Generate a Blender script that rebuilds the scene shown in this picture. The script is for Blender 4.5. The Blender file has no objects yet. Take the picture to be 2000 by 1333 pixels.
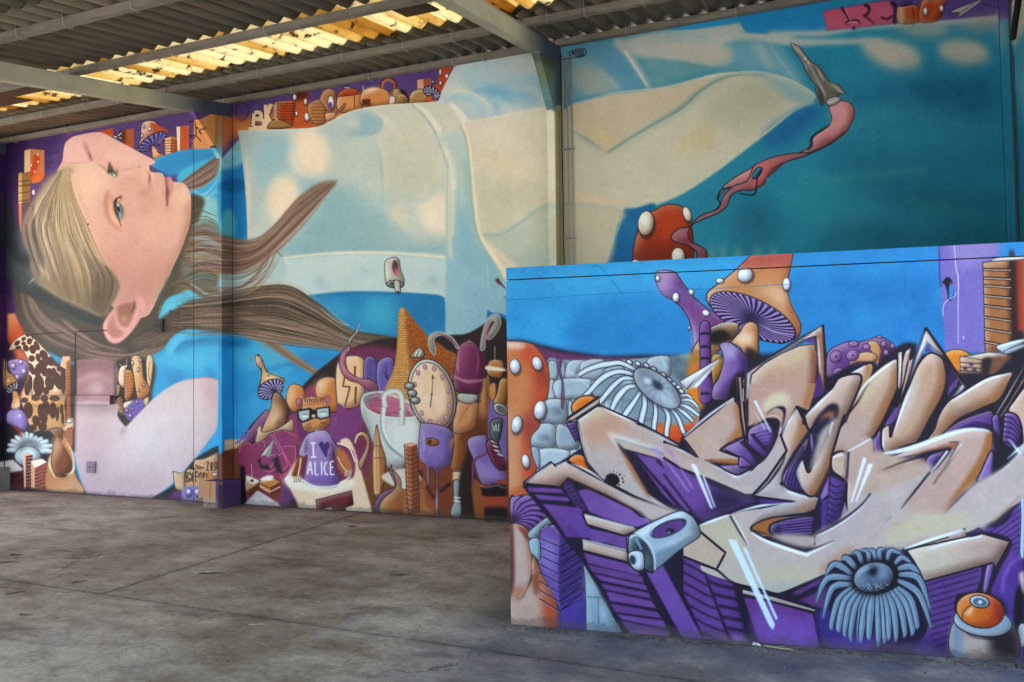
import bpy, bmesh, math, random
import numpy as np
from mathutils import Vector, Matrix

# ---------------------------------------------------------------- camera, sky, sun, exposure
sc = bpy.context.scene
COL = sc.collection
CAM_M = np.array([[0.92673120, 0.37543378, -0.01479070],
                  [0.02661559, -0.02632999, 0.99929893],
                  [-0.37478113, 0.92647515, 0.03439322]])     # rows: right, up, forward
EYE = np.array([0.0, 0.0, 1.6]); FOC = 1555.27
cd = bpy.data.cameras.new('camera'); cam = bpy.data.objects.new('camera', cd); COL.objects.link(cam)
cd.sensor_width = 36; cd.lens = FOC/2000*36; cd.clip_start = .05; cd.clip_end = 500
mw = Matrix.Identity(4)
for i in range(3):
    mw[i][0], mw[i][1], mw[i][2], mw[i][3] = CAM_M[0, i], CAM_M[1, i], -CAM_M[2, i], EYE[i]
cam.matrix_world = mw
sc.camera = cam
w = bpy.data.worlds.new("World"); sc.world = w; w.use_nodes = True
nt = w.node_tree; nt.nodes.clear()
sky = nt.nodes.new('ShaderNodeTexSky'); sky.sky_type = 'NISHITA'; sky.sun_disc = False
SUN_EL, SUN_AZ = 48.0, -62.0         # degrees; azimuth from +Y towards +X: the sun stands beyond the left end of the shed
sky.sun_elevation = math.radians(SUN_EL); sky.sun_rotation = math.radians(SUN_AZ)
sky.air_density = 1.0; sky.dust_density = 2.5; sky.ozone_density = .8
bg = nt.nodes.new('ShaderNodeBackground'); bg.inputs[1].default_value = 0.15
wo = nt.nodes.new('ShaderNodeOutputWorld')
nt.links.new(sky.outputs[0], bg.inputs[0]); nt.links.new(bg.outputs[0], wo.inputs[0])
ld = bpy.data.lights.new('sun', 'SUN'); ld.energy = 4.0; ld.angle = math.radians(0.6); ld.color = (1.0, .95, .88)
sun = bpy.data.objects.new('sun', ld); COL.objects.link(sun)
e, a = math.radians(SUN_EL), math.radians(SUN_AZ)
sd = Vector((math.sin(a)*math.cos(e), math.cos(a)*math.cos(e), math.sin(e)))
sun.rotation_euler = sd.to_track_quat('Z', 'Y').to_euler(); sun.location = (5, 20, 30)
vs = sc.view_settings; vs.view_transform = 'Standard'; vs.look = 'None'; vs.gamma = 1; vs.use_curve_mapping = False
vs.exposure = 3.25
try:
    sc.cycles.max_bounces = 10; sc.cycles.diffuse_bounces = 7; sc.cycles.caustics_reflective = False; sc.cycles.caustics_refractive = False
except Exception: pass
random.seed(4)

# ---------------------------------------------------------------- mural painter (spray-can strokes on a numpy canvas)
class Paint:
    def __init__(s, w, h, col):
        s.w, s.h = w, h
        s.a = np.empty((h, w, 3), np.float32); s.a[:] = s.hx(col)
        s.ox = s.oy = 0.0; s.k = 1.0; s.rng = np.random.default_rng(7)
    @staticmethod
    def hx(c):
        if not isinstance(c, str): return np.array(c, np.float32)
        c = c.lstrip('#'); return np.array([int(c[i:i+2], 16)/255 for i in (0, 2, 4)], np.float32)
    def T(s, ox=0, oy=0, k=1.0): s.ox, s.oy, s.k = ox, oy, k
    def pts(s, t):
        out = []
        if isinstance(t, str):
            for q in t.split():
                c = q.endswith('*'); x, y = q.rstrip('*').split(',')
                out.append((s.ox+float(x)/s.k, s.oy+float(y)/s.k, c))
        else:
            out = [(s.ox+q[0]/s.k, s.oy+q[1]/s.k, False) for q in t]
        return out
    @staticmethod
    def curve(p, closed, n=8):
        q = []
        for x, y, c in p: q += [(x, y)]*(3 if c else 1)
        q = np.array(q, float)
        if closed: q = np.vstack([q[-1], q, q[0], q[1]])
        else: q = np.vstack([q[0], q, q[-1]])
        t = np.linspace(0, 1, n, endpoint=False)[:, None]
        r = []
        for i in range(1, len(q)-2):
            a, b, c, d = q[i-1:i+3]
            if (b == c).all(): continue
            r.append(.5*(2*b+(c-a)*t+(2*a-5*b+4*c-d)*t*t+(3*b-a-3*c+d)*t**3))
        r = np.vstack(r)
        if not closed: r = np.vstack([r, q[-1]])
        return r
    def raster(s, P, b=0.0):
        m = int(b*3)+2
        x0 = max(int(P[:, 0].min())-m, 0); x1 = min(int(P[:, 0].max())+m+1, s.w)
        y0 = max(int(P[:, 1].min())-m, 0); y1 = min(int(P[:, 1].max())+m+1, s.h)
        if x1-x0 < 2 or y1-y0 < 2: return None
        ss = 3; W = x1-x0; Hh = y1-y0; R = Hh*ss
        A = P; B = np.roll(P, -1, 0)
        yk = y0+(np.arange(R)+.5)/ss
        ya, yb = A[:, 1][None], B[:, 1][None]
        cr = (ya <= yk[:, None]) != (yb <= yk[:, None])
        ri, ei = np.nonzero(cr)
        if len(ri) == 0: return None
        ya, yb, xa, xb = A[ei, 1], B[ei, 1], A[ei, 0], B[ei, 0]
        x = np.clip(xa+(yk[ri]-ya)/(yb-ya)*(xb-xa)-x0, 0, W)
        sg = np.where(yb > ya, 1.0, -1.0)
        xi = x.astype(int); fr = x-xi
        acc = np.bincount(ri*(W+2)+xi, sg*(1-fr), R*(W+2))+np.bincount(ri*(W+2)+xi+1, sg*fr, R*(W+2))
        cov = np.clip(np.abs(np.cumsum(acc.reshape(R, W+2), 1)[:, :W]), 0, 1)
        cov = cov.reshape(Hh, ss, W).mean(1).astype(np.float32)
        if b > 0.65: cov = s.blur(cov, b)
        return [x0, y0, cov]
    @staticmethod
    def blur(c, b):
        r = max(1, int(round(b*0.85)))
        for ax in (0, 1):
            for _ in range(3 if b > 1.2 else 2):
                pad = [(0, 0), (0, 0)]; pad[ax] = (r+1, r)
                q = np.cumsum(np.pad(c, pad, mode='edge'), ax, dtype=np.float64)
                n = c.shape[ax]
                c = ((q[2*r+1:2*r+1+n]-q[:n]) if ax == 0 else (q[:, 2*r+1:2*r+1+n]-q[:, :n]))/(2*r+1)
                c = c.astype(np.float32)
        return c
    def lay(s, m, col, a=1.0, g=None, clip=None):
        if m is None: return None
        x0, y0, c = m
        h, w = c.shape
        c = c*a
        if clip is not None:
            k = np.zeros((s.h, s.w), np.float32); kx, ky, kc = clip
            k[ky:ky+kc.shape[0], kx:kx+kc.shape[1]] = kc; c = c*k[y0:y0+h, x0:x0+w]
        colr = s.hx(col)
        if g is not None:
            gx0, gy0, gx1, gy1, c2 = g
            gx0, gx1 = s.ox+gx0/s.k, s.ox+gx1/s.k; gy0, gy1 = s.oy+gy0/s.k, s.oy+gy1/s.k
            yy, xx = np.mgrid[y0:y0+h, x0:x0+w]
            dx, dy = gx1-gx0, gy1-gy0
            t = np.clip(((xx-gx0)*dx+(yy-gy0)*dy)/(dx*dx+dy*dy), 0, 1)[..., None]
            t = t*t*(3-2*t)
            colr = colr*(1-t)+s.hx(c2)*t
        v = s.a[y0:y0+h, x0:x0+w]
        v += (colr-v)*c[..., None]
        return m
    def edge(s, m, dk=(.50, .38, .36), hi=.42):
        """airbrushed roundness: the artist darkens the lower right rim and lightens the upper left one"""
        if m is None: return
        x0, y0, c = m; h, w = c.shape
        if min(h, w) < 9: return
        r = min(max(min(h, w)*.13, 1.6), 13.0); d = max(1, int(r*.8)); p = int(3*r)+2
        q = s.blur(np.pad(c, p), r)
        lo = np.clip(1-1.25*q[p+d:p+d+h, p+d:p+d+w], 0, 1)*c*.85
        up = np.clip(1-1.25*q[p-d:p-d+h, p-d:p-d+w], 0, 1)*c*hi
        v = s.a[y0:y0+h, x0:x0+w]
        v *= 1-lo[..., None]*(1-np.array(dk, np.float32))
        v += (np.array([.93, .92, .90], np.float32)-v)*up[..., None]
    def P(s, t, col, b=0.4, a=1.0, sm=1, g=None, ln=0, lc='#17121c', clip=None):
        p = s.pts(t)
        Q = s.curve(p, True) if sm else np.array([(x, y) for x, y, c in p], float)
        m = s.raster(Q, b); s.lay(m, col, a, g, clip)
        if ln and a > .5: s.edge(m)
        if ln: s.L(np.vstack([Q, Q[:1]]), (ln, ln, ln), lc, .5)
        return m
    def L(s, Q, w, col, b=.4, a=1.0, clip=None, g=None):
        if len(Q) < 2: return
        d = np.gradient(Q, axis=0); n = np.hypot(d[:, 0], d[:, 1])+1e-6
        nx = np.stack([-d[:, 1]/n, d[:, 0]/n], 1)
        tt = np.linspace(0, 1, len(Q)); ww = np.interp(tt, np.linspace(0, 1, len(w)), w)[:, None]/2
        E = np.vstack([Q+nx*ww, (Q-nx*ww)[::-1]])
        s.lay(s.raster(E, b), col, a, g, clip)
    def S(s, t, w, col, b=.4, a=1.0, sm=1, clip=None):
        p = s.pts(t)
        if sm: Q = s.curve(p, False)
        else:
            Q = [];
            for (x, y, _), (u, v, _) in zip(p[:-1], p[1:]): Q += [(x+(u-x)*k/6, y+(v-y)*k/6) for k in range(6)]
            Q.append(p[-1][:2]); Q = np.array(Q)
        if not isinstance(w, tuple): w = (w, w)
        s.L(Q, w, col, b, a, clip)
    def E(s, x, y, rx, ry, rot, col, b=.5, a=1.0, g=None, ln=0, lc='#17121c', clip=None):
        t = np.linspace(0, 2*np.pi, 40, endpoint=False); r = np.radians(rot)
        u, v = rx*np.cos(t), ry*np.sin(t)
        Q = np.stack([s.ox+(x+u*np.cos(r)-v*np.sin(r))/s.k, s.oy+(y+u*np.sin(r)+v*np.cos(r))/s.k], 1)
        m = s.raster(Q, b); s.lay(m, col, a, g, clip)
        if ln and a > .5: s.edge(m)
        if ln: s.L(np.vstack([Q, Q[:1]]), (ln, ln), lc, .5)
        return m
    def B(s, ta, tb, n, cols, w=(1, 2.5, .6), b=.6, a=.7, jit=.03, clip=None):
        """bundle of hair strokes between two guide curves"""
        A = s.curve(s.pts(ta), False, 10); Bc = s.curve(s.pts(tb), False, 10)
        f = lambda C: np.stack([np.interp(np.linspace(0, 1, 40), np.linspace(0, 1, len(C)), C[:, i]) for i in (0, 1)], 1)
        A, Bc = f(A), f(Bc)
        for i in range(n):
            u = (i+s.rng.random())/n; e = s.rng.normal(0, jit); lo = int(s.rng.integers(0, 7)); hi = 40-int(s.rng.integers(0, 7))
            t = np.clip(u+e*np.linspace(0, 1, 40), -.05, 1.05)[:, None]
            Q = (A*(1-t)+Bc*t)[lo:hi]
            c = s.hx(cols[int(s.rng.integers(0, len(cols)))])+s.rng.normal(0, .015)
            k = s.rng.uniform(.6, 1.5)
            s.L(Q, tuple(x*k for x in w), c, b, a, clip)
    def spots(s, L, col='#d9d3cc', lc='#2a2026', ln=1.0):
        for x, y, rx, ry, rot in L:
            s.E(x+rx*.15, y+ry*.2, rx*1.12, ry*1.15, rot, lc, .8, .55)
            m = s.E(x, y, rx, ry, rot, col, .4, ln=ln, lc=lc)
            s.E(x-rx*.2, y-ry*.3, rx*.55, ry*.5, rot, '#f4f4f4', rx/s.k*.25, .8, clip=m)
    def gills(s, cx, cy, ex, ey, rx, ry, rot, base, light, dark, n=36, a0=0, a1=360):
        """mushroom underside: ellipse (cx,cy) with gills running to the stem at (ex,ey)"""
        m = s.E(cx, cy, rx, ry, rot, base, .5, ln=1.6)
        r = np.radians(rot)
        for i in range(n):
            t = np.radians(a0+(a1-a0)*i/n)
            u, v = rx*.97*np.cos(t), ry*.95*np.sin(t)
            px, py = cx+u*np.cos(r)-v*np.sin(r), cy+u*np.sin(r)+v*np.cos(r)
            mx, my = (px*.55+ex*.45)+(-(py-ey))*.07, (py*.55+ey*.45)+(px-ex)*.07
            w = max(rx, ry)*6.0/n/s.k
            s.S([(px, py), (mx, my), (ex, ey)], (w*.5, w*.45, .2), light if i % 2 else dark, .35, .95, clip=m)
        s.E(ex, ey, rx*.22, rx*.2, 0, dark, rx/s.k*.1, .9, clip=m)
        s.E(cx, cy, rx*1.0, ry*1.0, rot, dark, 0, 0)
        return m
def paint_back():
    c = Paint(2060, 1100, '#2d8fc0')
    P, S, E, B, T = c.P, c.S, c.E, c.B, c.T
    DK = '#1d1620'
    # ---- upper left: violet ground, towers, toadstool
    T()
    P("-5,180 480,100 480,330 -5,760", '#58427f', sm=0)
    P("0,255 60,262 52,330 30,420 30,560 0,640", '#33204f', 9, .9)
    P("60,268 124,262 100,300 92,330 62,340", '#3e2a63', 7, .8)
    P("378,238 400,228 425,215 425,330 375,330", '#c98a54', .6, sm=0)
    P("420,195 490,180 490,248 470,262 440,300 420,300", '#b06a30', 1, sm=0, g=(430, 215, 460, 290, '#8a5a28'))
    P("433,225 486,215 486,256 470,264 433,300", '#a9652f', 2.5, sm=0); P("430,296 472,260 482,340 430,345", '#7fb4ba', 2, sm=0)
    P("390,245 425,292 421,318 380,318 380,262", '#d09462', 4, .8)
    T(0, 250, 4.444)
    P("215,195 250,180 385,195 385,420 345,470 215,470", '#b57a50', sm=0)
    P("212,200 262,190 262,470 210,470", '#d6b894', sm=0)
    P("300,235 340,250 345,300 300,420 290,480 262,460 265,360 285,290", '#bb4a20')
    P("300,400 380,380 370,450 300,480 270,470", '#c96a34', 1.5)
    for x, y in ((325, 230), (330, 295), (272, 325), (300, 380)): E(x, y, 5, 12, 10, '#f2ece4')
    P("160,400 262,378 262,640 160,660", '#8e6a44', sm=0)
    P("160,400 190,385 190,660 160,660", '#cfa468', sm=0)
    for y in (470, 510, 570, 640): S(f"158,{y} 262,{y-16}", 1.4, '#43301f'); S(f"158,{y+10} 190,{y+6}", 1, '#efe0b8')
    P("162,660 190,660 190,900 175,900 165,800", '#cf855c', sm=0); P("190,660 262,640 262,700 200,860 190,860", '#5e4a5c', 1, sm=0)
    E(290, 560, 12, 22, 0, '#e0d8cc')
    S("420,230 490,205 500,215 440,240", 1, '#2d1c4a'); S("395,300 470,298", 1.3, '#2d1c4a'); S("395,335 450,350", 1, '#2d1c4a')
    # row of towers and books
    P("860,30 980,0 985,70 960,90", '#b4501f', sm=0)
    for i in range(5): S(f"{965+i*8},{95-i*20+40} {1055},{30+i*24-10}", 2.2, '#e8dccb' if i % 2 else '#2a1c20')
    P("1060,20 1160,5 1160,180 1060,135", '#a85a30', sm=0); P("1060,20 1090,15 1085,150 1060,135", '#3a231c', 2, sm=0)
    for y in range(30, 150, 22): S(f"1085,{y} 1158,{y-8}", .8, '#74361c')
    # toadstool
    P("1235,-40 1330,-60 1400,0 1465,45 1300,90 1210,200 1190,190 1220,90", '#cf9c86', ln=1.2)
    P("1300,-40 1380,-20 1464,45 1300,85 1330,30", '#b4532f', 1.5)
    c.gills(1325, 120, 1330, 170, 140, 56, -32, '#4b3f92', '#7b74bd', '#241a40', 30)
    P("1315,165 1340,160 1370,210 1435,240 1420,275 1330,270 1320,230", '#c07a50', ln=1.2)
    P("1330,180 1345,175 1370,230 1360,250 1335,240", '#e2b390', 2)
    c.spots([(1300, 10, 14, 18, 0), (1232, 70, 10, 20, 10), (1250, -10, 8, 16, 0)])
    P("1430,90 1480,70 1545,85 1540,250 1435,270", '#a95f38', sm=0, ln=.9); P("1430,92 1483,88 1480,265 1435,270", '#e0b48e', sm=0)
    for y in range(115, 260, 24): S(f"1432,{y} 1483,{y-8} 1545,{y+2}", 1, '#2a1a18', sm=0)
    P("1532,-10 1640,-20 1640,200 1545,210", '#b75730', sm=0); P("1532,-10 1565,-10 1560,205 1540,205", '#e8d6c0', sm=0)
    S("1690,-60 1700,60 1640,65 1680,90 1700,70 1745,120", 1.6, DK); S("1640,-50 1690,-60", 2, DK); S("1700,0 1760,10 1730,30 1760,50", 2.6, DK); S("1780,-10 1745,60", 1.8, DK)
    S("1860,150 1880,200", 2, DK)
    # ---- blue dress behind the head
    T()
    P("290,318 330,302 360,294 400,292 432,298 432,400 470,420 470,1000 200,1000 250,640 370,360 330,340", '#3b9ccb', .6)
    P("300,322 340,300 380,293 425,298 420,312 370,330 330,345", '#2f86bd', 3, .9)
    P("345,345 385,318 430,300 470,262 485,262 485,450 440,480 380,440 372,390", '#47acd2', 2)
    P("372,365 426,330 428,400 400,420 374,400", '#3fa8dc', 3); S("375,372 400,380 426,350", (1, 4, 1), '#8fd0de', 1.2); S("374,378 395,392 425,370", (1, 5, 2), '#a5d4d6', 2)
    P("378,395 400,385 426,392 426,450 378,470", '#8fc6c9', 4, .9)
    P("430,235 468,262 478,330 478,370 430,370", '#7db6bd', 3)
    P("433,325 475,318 480,480 433,480", '#1f7ab5', 4); P("433,355 478,350 480,372 433,374", '#1a5f98', 2.5, .8)
    E(446, 440, 14, 32, 0, '#5db2bb', 3, .9)
    P("431,290 470,300 472,320 431,332", '#8fc1c6', 3, .8)
    # hair triangle
    m = P("352,358 385,332 425,306 427,330 415,350 380,370 362,372", '#7d6c66', .8)
    B("354,358 390,330 426,306", "364,372 395,368 428,345", 26, ['#9b857c', '#5d4e48', '#a8958b', '#6d5c50'], (1, 2, 1))
    # neck shade behind the jaw
    P("326,560 372,470 430,440 430,560 400,640 300,640", '#5fb7d6', 3)
    P("366,382 398,388 394,415 382,450 376,500 356,560 342,600 325,640 285,650 300,600 330,540 355,470 368,430", '#4d4a3e', 2.5)
    P("376,448 426,442 428,556 372,562 345,570", '#69604f', 4, .9)
    B("372,440 400,430 428,446", "345,570 390,548 428,556", 46, ['#7a6350', '#57493a', '#8f7866', '#453a2c', '#8cc4d4', '#6aa9c4'], (1, 2.4, 1), .8, .75)
    # headband and lower hair
    T(0, 550, 4.444)
    low = P("80,-330 60,-250 40,-120 60,-60 110,0 120,120 150,280 210,440 330,560 480,640 620,700 700,720 880,730 1000,710 1180,690 1300,650 1450,560 1560,470 1700,400 1900,380 1930,200 1800,170 1640,190 1500,330 1350,340 1380,220 1300,120 1200,330 1100,480 960,520 1000,520 1280,560 1340,300 1100,120 1000,-200 700,-260 400,-160 200,-240 150,-350", '#4c463e', 1.2)
    P("60,-280 130,-300 200,-160 260,-20 400,120 600,220 880,330 860,380 640,300 300,150 120,60 60,-80", '#34393a', 4, clip=low)
    P("110,-180 240,-100 330,30 250,60 140,-20", '#48545a', 12, .9, clip=low); S("200,-110 290,-10 330,20", (1, 6, 1), '#6d7a80', 3, .8, clip=low)
    S("330,0 480,110 700,210 870,300", (1, 1.6, 1), '#86888a', .8, .9); S("300,-20 320,60 350,10", (1, 2, 1), '#a9b2b6', 1, .7)
    B("170,60 220,300 420,520 800,640", "280,150 420,330 620,420 900,600", 60, ['#7c6a62', '#5b4d44', '#93807a', '#6d5d50', '#3e3831'], (1, 3.5, 1.5), 1, .55, clip=low)
    B("460,330 640,470 840,560 1100,640", "560,300 720,430 900,540 1150,590", 30, ['#9a857c', '#6a5a50', '#a8948c', '#4a4038'], (1, 3, 1.4), .9, .6, clip=low)
    B("700,560 940,620 1200,620 1500,450 1900,340", "640,640 940,700 1240,670 1560,480 1900,400", 44, ['#937c74', '#6e5c52', '#a88f86', '#554a40', '#7c6962'], (1, 3.2, 1.6), .9, .6, clip=low)
    B("1150,500 1350,400 1600,250 1930,170", "1100,600 1400,560 1600,420 1930,370", 46, ['#5b4e42', '#433c33', '#7b6a5e', '#8d7868', '#38322c'], (1, 3.5, 2), 1, .6, clip=low)
    B("1000,60 960,160 930,260", "820,0 780,120 850,280", 14, ['#6a5f4c', '#83755c', '#534a3c'], (1, 3, 1), 1, .5, clip=low)
    B("720,-60 800,80 850,240", "1010,-160 1010,0 960,200", 26, ['#8c7d60', '#a3916f', '#6a5e49', '#b7a47f'], (1, 3, 1), .9, .55)
    # ---- raised arm
    T(0, 250, 4.444)
    m = P("540,290 550,210 565,140 600,100 660,70 860,38 1000,100 1200,208 1345,290 1290,330 1200,340 1100,420 900,420 600,420 500,380", '#d6aba2', .6)
    P("540,290 560,140 620,90 700,90 740,200 760,300 600,340", '#dcb4b0', 6, .8, clip=m)
    S("730,120 760,200 790,290", (3, 7, 2), '#a67d7c', 1.8, .9, clip=m); S("770,210 800,292", (1, 3, 1), '#6d4a4c', .8, .8, clip=m)
    S("540,300 640,310 800,292", (1, 4, 1), '#b98d84', 1.5, .7, clip=m)
    P("850,45 1200,215 1340,290 1250,330 1000,300 860,150", '#dcb6a8', 12, .8, clip=m)
    P("900,300 1100,330 1250,320 1100,420 900,420", '#cda091', 6, .6, clip=m)
    # ---- face
    face = P("480,420 540,355 650,312 790,298 860,318 935,385 1000,428 1040,372 1200,345 1235,314 1290,322 1308,380 1400,392 1430,430 1480,428 1503,466 1590,480 1640,540 1658,620 1652,800 1620,930 1560,1085 1500,1210 1440,1340 1380,1440 1330,1560 1260,1640 1100,1640 900,1500 500,1300 400,700", '#d2ac9e', .6)
    P("600,320 850,320 950,420 900,600 640,640 560,420", '#d8b5a2', 22, .9, clip=face)
    P("1000,430 1200,360 1300,500 1250,700 1100,850 980,600", '#cfa598', 22, .8, clip=face)
    P("1150,600 1400,640 1500,900 1300,1100 1100,950", '#cb9e90', 30, .8, clip=face)
    P("1500,500 1640,560 1640,850 1560,1000 1460,800", '#d8b09c', 20, .9, clip=face)
    P("900,950 1300,1100 1480,1100 1380,1500 1000,1560 860,1200", '#c0938a', 30, .9, clip=face)
    P("1640,640 1680,900 1560,1150 1440,1420 1400,1380 1520,1100 1600,900", '#a87b69', 9, .85, clip=face)
    P("1000,1200 1250,1300 1300,1560 1000,1600", '#b78a82', 16, .8, clip=face)
    P("1180,420 1240,330 1300,350 1300,480 1250,520", '#d9b09c', 8, .8, clip=face)
    S("1290,385 1300,430 1295,480 1310,500", (2, 5, 2), '#a36a63', 1.6, .8, clip=face)
    S("1295,400 1303,440 1296,470", (1, 2.2, 1), '#7b463f', .8, .9, clip=face)
    S("1310,490 1300,540 1255,545", (2, 5, 1), '#bb7f74', 3, .8, clip=face)
    S("1315,385 1330,470", (2, 6, 2), '#e6c3b0', 2.5, .7, clip=face)
    P("1060,640 1200,720 1260,900 1160,1080 1000,1000 980,800", '#d0a093', 26, .55, clip=face); P("1380,600 1440,700 1500,760 1440,860 1360,760", '#cf9f8d', 14, .5, clip=face)
    P("1240,560 1330,560 1400,640 1330,700 1240,640", '#c99888', 12, .5, clip=face); P("620,440 760,380 880,430 860,600 720,640 640,560", '#dfc0ac', 18, .6, clip=face); P("1520,560 1600,600 1620,780 1560,860 1510,700", '#e0b89f', 12, .7, clip=face)
    P("1080,430 1180,400 1200,520 1120,600 1060,560", '#cd9b8c', 12, .5, clip=face); S("1240,330 1285,345 1300,385", (1, 3, 1), '#e6c4b2', 2, .7, clip=face)
    P("1300,1130 1500,1100 1440,1300 1330,1480 1240,1560 1180,1400", '#b98674', 18, .55, clip=face)
    P("930,560 960,620 950,760 900,700 890,600", '#c08f79', 8, .5, clip=face); P("1090,880 1200,1000 1240,1160 1100,1240 960,1120 960,960", '#c69489', 26, .5, clip=face); P("820,1000 960,1080 1000,1300 940,1460 840,1300 760,1100", '#bb8a78', 18, .55, clip=face)
    P("1620,640 1655,640 1650,860 1600,1000 1540,1120 1600,900", '#b88772', 6, .6, clip=face); S("1330,500 1400,520 1440,620", (2, 5, 2), '#c79583', 3, .5, clip=face); P("1180,560 1260,600 1300,580 1240,520", '#b98377', 6, .5, clip=face)
    # mouth
    P("1432,428 1480,426 1503,464 1500,520 1478,590 1452,680 1444,640 1445,520", '#b67d80', 1.3, clip=face)
    P("1470,440 1500,470 1495,520 1470,560 1465,500", '#cf9c98', 2.5, .9, clip=face)
    S("1434,432 1446,500 1446,600 1452,684", (2, 3.2, 1.6), '#5d3038', .8, clip=face); S("1456,520 1458,600", (1, 2.4, .8), '#3d1c28', .8, .8, clip=face)
    S("1415,400 1430,500 1425,600", (3, 8, 3), '#c2938a', 3, .6, clip=face)
    S("1452,690 1470,720", (2, 6, 1), '#bb8877', 4, .6, clip=face)
    P("640,330 800,310 900,380 860,440 700,440", '#e2c4b0', 14, .6, clip=face); S("1030,430 1080,400 1170,370 1240,345", (2, 6, 2), '#e0bfae', 3, .6, clip=face); S("1060,450 1140,440 1210,500", (2, 7, 2), '#bb8b7e', 5, .5, clip=face)
    S("1655,640 1650,800 1610,940 1550,1090", (2, 4, 3), '#a1735f', 3, .6, clip=face); P("1560,520 1620,560 1630,640 1570,640", '#e6c6b2', 6, .6, clip=face); P("1240,760 1380,720 1460,860 1340,980 1220,900", '#dcb5a2', 16, .5, clip=face)
    # near eye
    P("930,560 985,620 1000,800 1040,900 960,840 915,700", '#c7937d', 6, .8, clip=face)
    S("945,540 920,620 930,740 975,830 1050,890", (2, 5, 2), '#a57560', 2.8, .75, clip=face)
    S("965,640 975,760 1030,840", (3, 8, 3), '#e0bca4', 4, .8, clip=face)
    m = P("1003,625 1035,655 1062,690 1066,760 1050,815 1030,790 1005,720 996,660", '#8c9c98', .6, clip=face)
    E(1036, 716, 24, 62, -8, '#2c4046', .6, clip=m); E(1037, 716, 18, 52, -8, '#55838a', .6, clip=m); E(1030, 706, 11, 24, -8, '#14201f', .5, clip=m); E(1024, 668, 11, 14, 0, '#d4e6ea', .8, clip=m); P("1003,625 1016,640 1012,740 1040,810 1028,800 998,720", '#3a2a26', 1, .8, clip=m)
    E(1044, 760, 9, 24, 0, '#7ab4a8', 1, clip=m)
    S("1052,600 1020,612 1000,632 994,665 1004,730 1032,795 1052,860", (1.6, 4.2, 3.2, 1), '#3f2620', .6); S("980,630 982,700 1010,790", (1, 2.4, 1), '#96644f', 1, .8, clip=face)
    for k in range(7): S(f"{996+k*5},{650+k*22} {984+k*6},{660+k*23}", 1, '#3f2620', .5, .8)
    S("1020,632 1055,670 1072,730 1060,800", (1, 2.4, 1.2), '#7c5348', .8); S("1030,600 1055,595 1045,635", (2, 3, 1), '#6d4c40', .8)
    S("1080,660 1095,740 1070,830", (2, 5, 1), '#c08d7d', 2.5, .7, clip=face)
    # far eye, lashes and brow
    P("932,385 965,375 1000,395 996,428 960,410", '#9fb4b4', .8); E(975, 402, 14, 10, 20, '#3c5358', .7); E(985, 408, 7, 5, 0, '#dfeaf0', .5)
    P("950,295 968,330 985,355 975,385 935,395 938,340", '#4a4037', 1.2, .9); S("935,390 965,372 1005,395 1010,425", (2, 3, 1), '#3b2f2b', .8)
    S("1000,360 1018,380 1012,420", (2, 4, 1.5), '#77604f', 1.5, .8); S("850,312 900,350 935,388", (1, 2, 1), '#8b6b5c', 1, .8)
    E(764, 838, 11, 9, 0, '#4d2a26', .6); E(1498, 928, 4, 4, 0, '#8a5a50', .6)
    S("1180,345 1040,372", (1, 3, 1), '#b98a7a', 1.5, .6)
    # ---- hair on the crown
    hair = P("560,352 480,385 390,460 310,590 240,720 195,830 180,930 215,1040 260,1150 300,1330 440,1430 600,1520 890,1632 960,1540 1035,1380 1000,1290 900,1190 800,1080 745,900 650,700 590,520 580,420 640,365", '#8f8069', 4)
    P("200,850 300,600 350,1200 300,1340 220,1100", '#877b76', 8, .7, clip=hair)
    P("560,360 640,520 760,900 840,1100 960,1300 820,1200 640,800 540,560", '#b39d7a', 10, .8, clip=hair)
    B("520,372 380,560 300,760 330,960 420,1340", "590,362 600,560 740,900 830,1100 1000,1400", 150, ['#a9977a', '#6f6353', '#c2b093', '#8b8072', '#cdb894', '#7b6e5a', '#9b8b80', '#5c5347'], (1.2, 3, 1.5), .9, .55, clip=hair)
    B("480,395 330,600 215,820 230,1000 340,1340", "520,380 430,560 380,760 430,960 560,1340", 80, ['#b9ab9a', '#857a70', '#d0c3ae', '#6b625a', '#978a7a'], (1, 3.2, 1.4), .9, .5, clip=hair)
    for t in ("330,800 350,960 400,1100", "400,700 420,850 470,1000 520,1150", "360,620 300,760 310,900", "560,600 620,800 700,1000 760,1250"):
        S(t, (1, 8, 1), '#d6cab4', 2.4, .5, clip=hair)
    for t in ("440,520 420,700 450,900 520,1150", "520,620 560,800 640,1000 700,1200 740,1400", "260,860 290,1000 350,1180", "620,640 700,850 800,1080 880,1300"):
        S(t, (1, 7, 2), '#554b3e', 2.4, .55, clip=hair)
    B("420,980 450,1180 560,1480", "830,1080 960,1320 930,1600", 70, ['#a9977a', '#6f6353', '#c2b093', '#8b8072', '#7b6e5a', '#5c5347'], (1, 3, 1.5), .9, .6, clip=hair)
    B("570,352 560,520 630,740 750,970 890,1200", "640,362 625,520 720,760 860,1060 1010,1370", 44, ['#c7ae8c', '#b89f80', '#d8c09e', '#a68b6c'], (.8, 1.4, .5), .7, .5)
    S("500,380 560,352 640,340", (1, 3, 1), '#b09a80', 1.5, .7)
    T(0, 250, 4.444)
    for t in ("300,640 270,780 290,950 360,1150", "240,760 225,900 260,1050 330,1240", "420,620 390,780 420,960 500,1180 560,1400"): S(t, (1, 9, 2), '#7d7076', 3, .45, clip=hair)
    for t in ("470,560 480,760 540,960 620,1160 680,1380", "360,740 370,900 430,1080 480,1260", "560,500 610,700 700,900 780,1080", "330,700 320,860 350,1000"): S(t, (1, 4, 1), '#e0d3bb', 1.6, .55, clip=hair)
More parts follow.
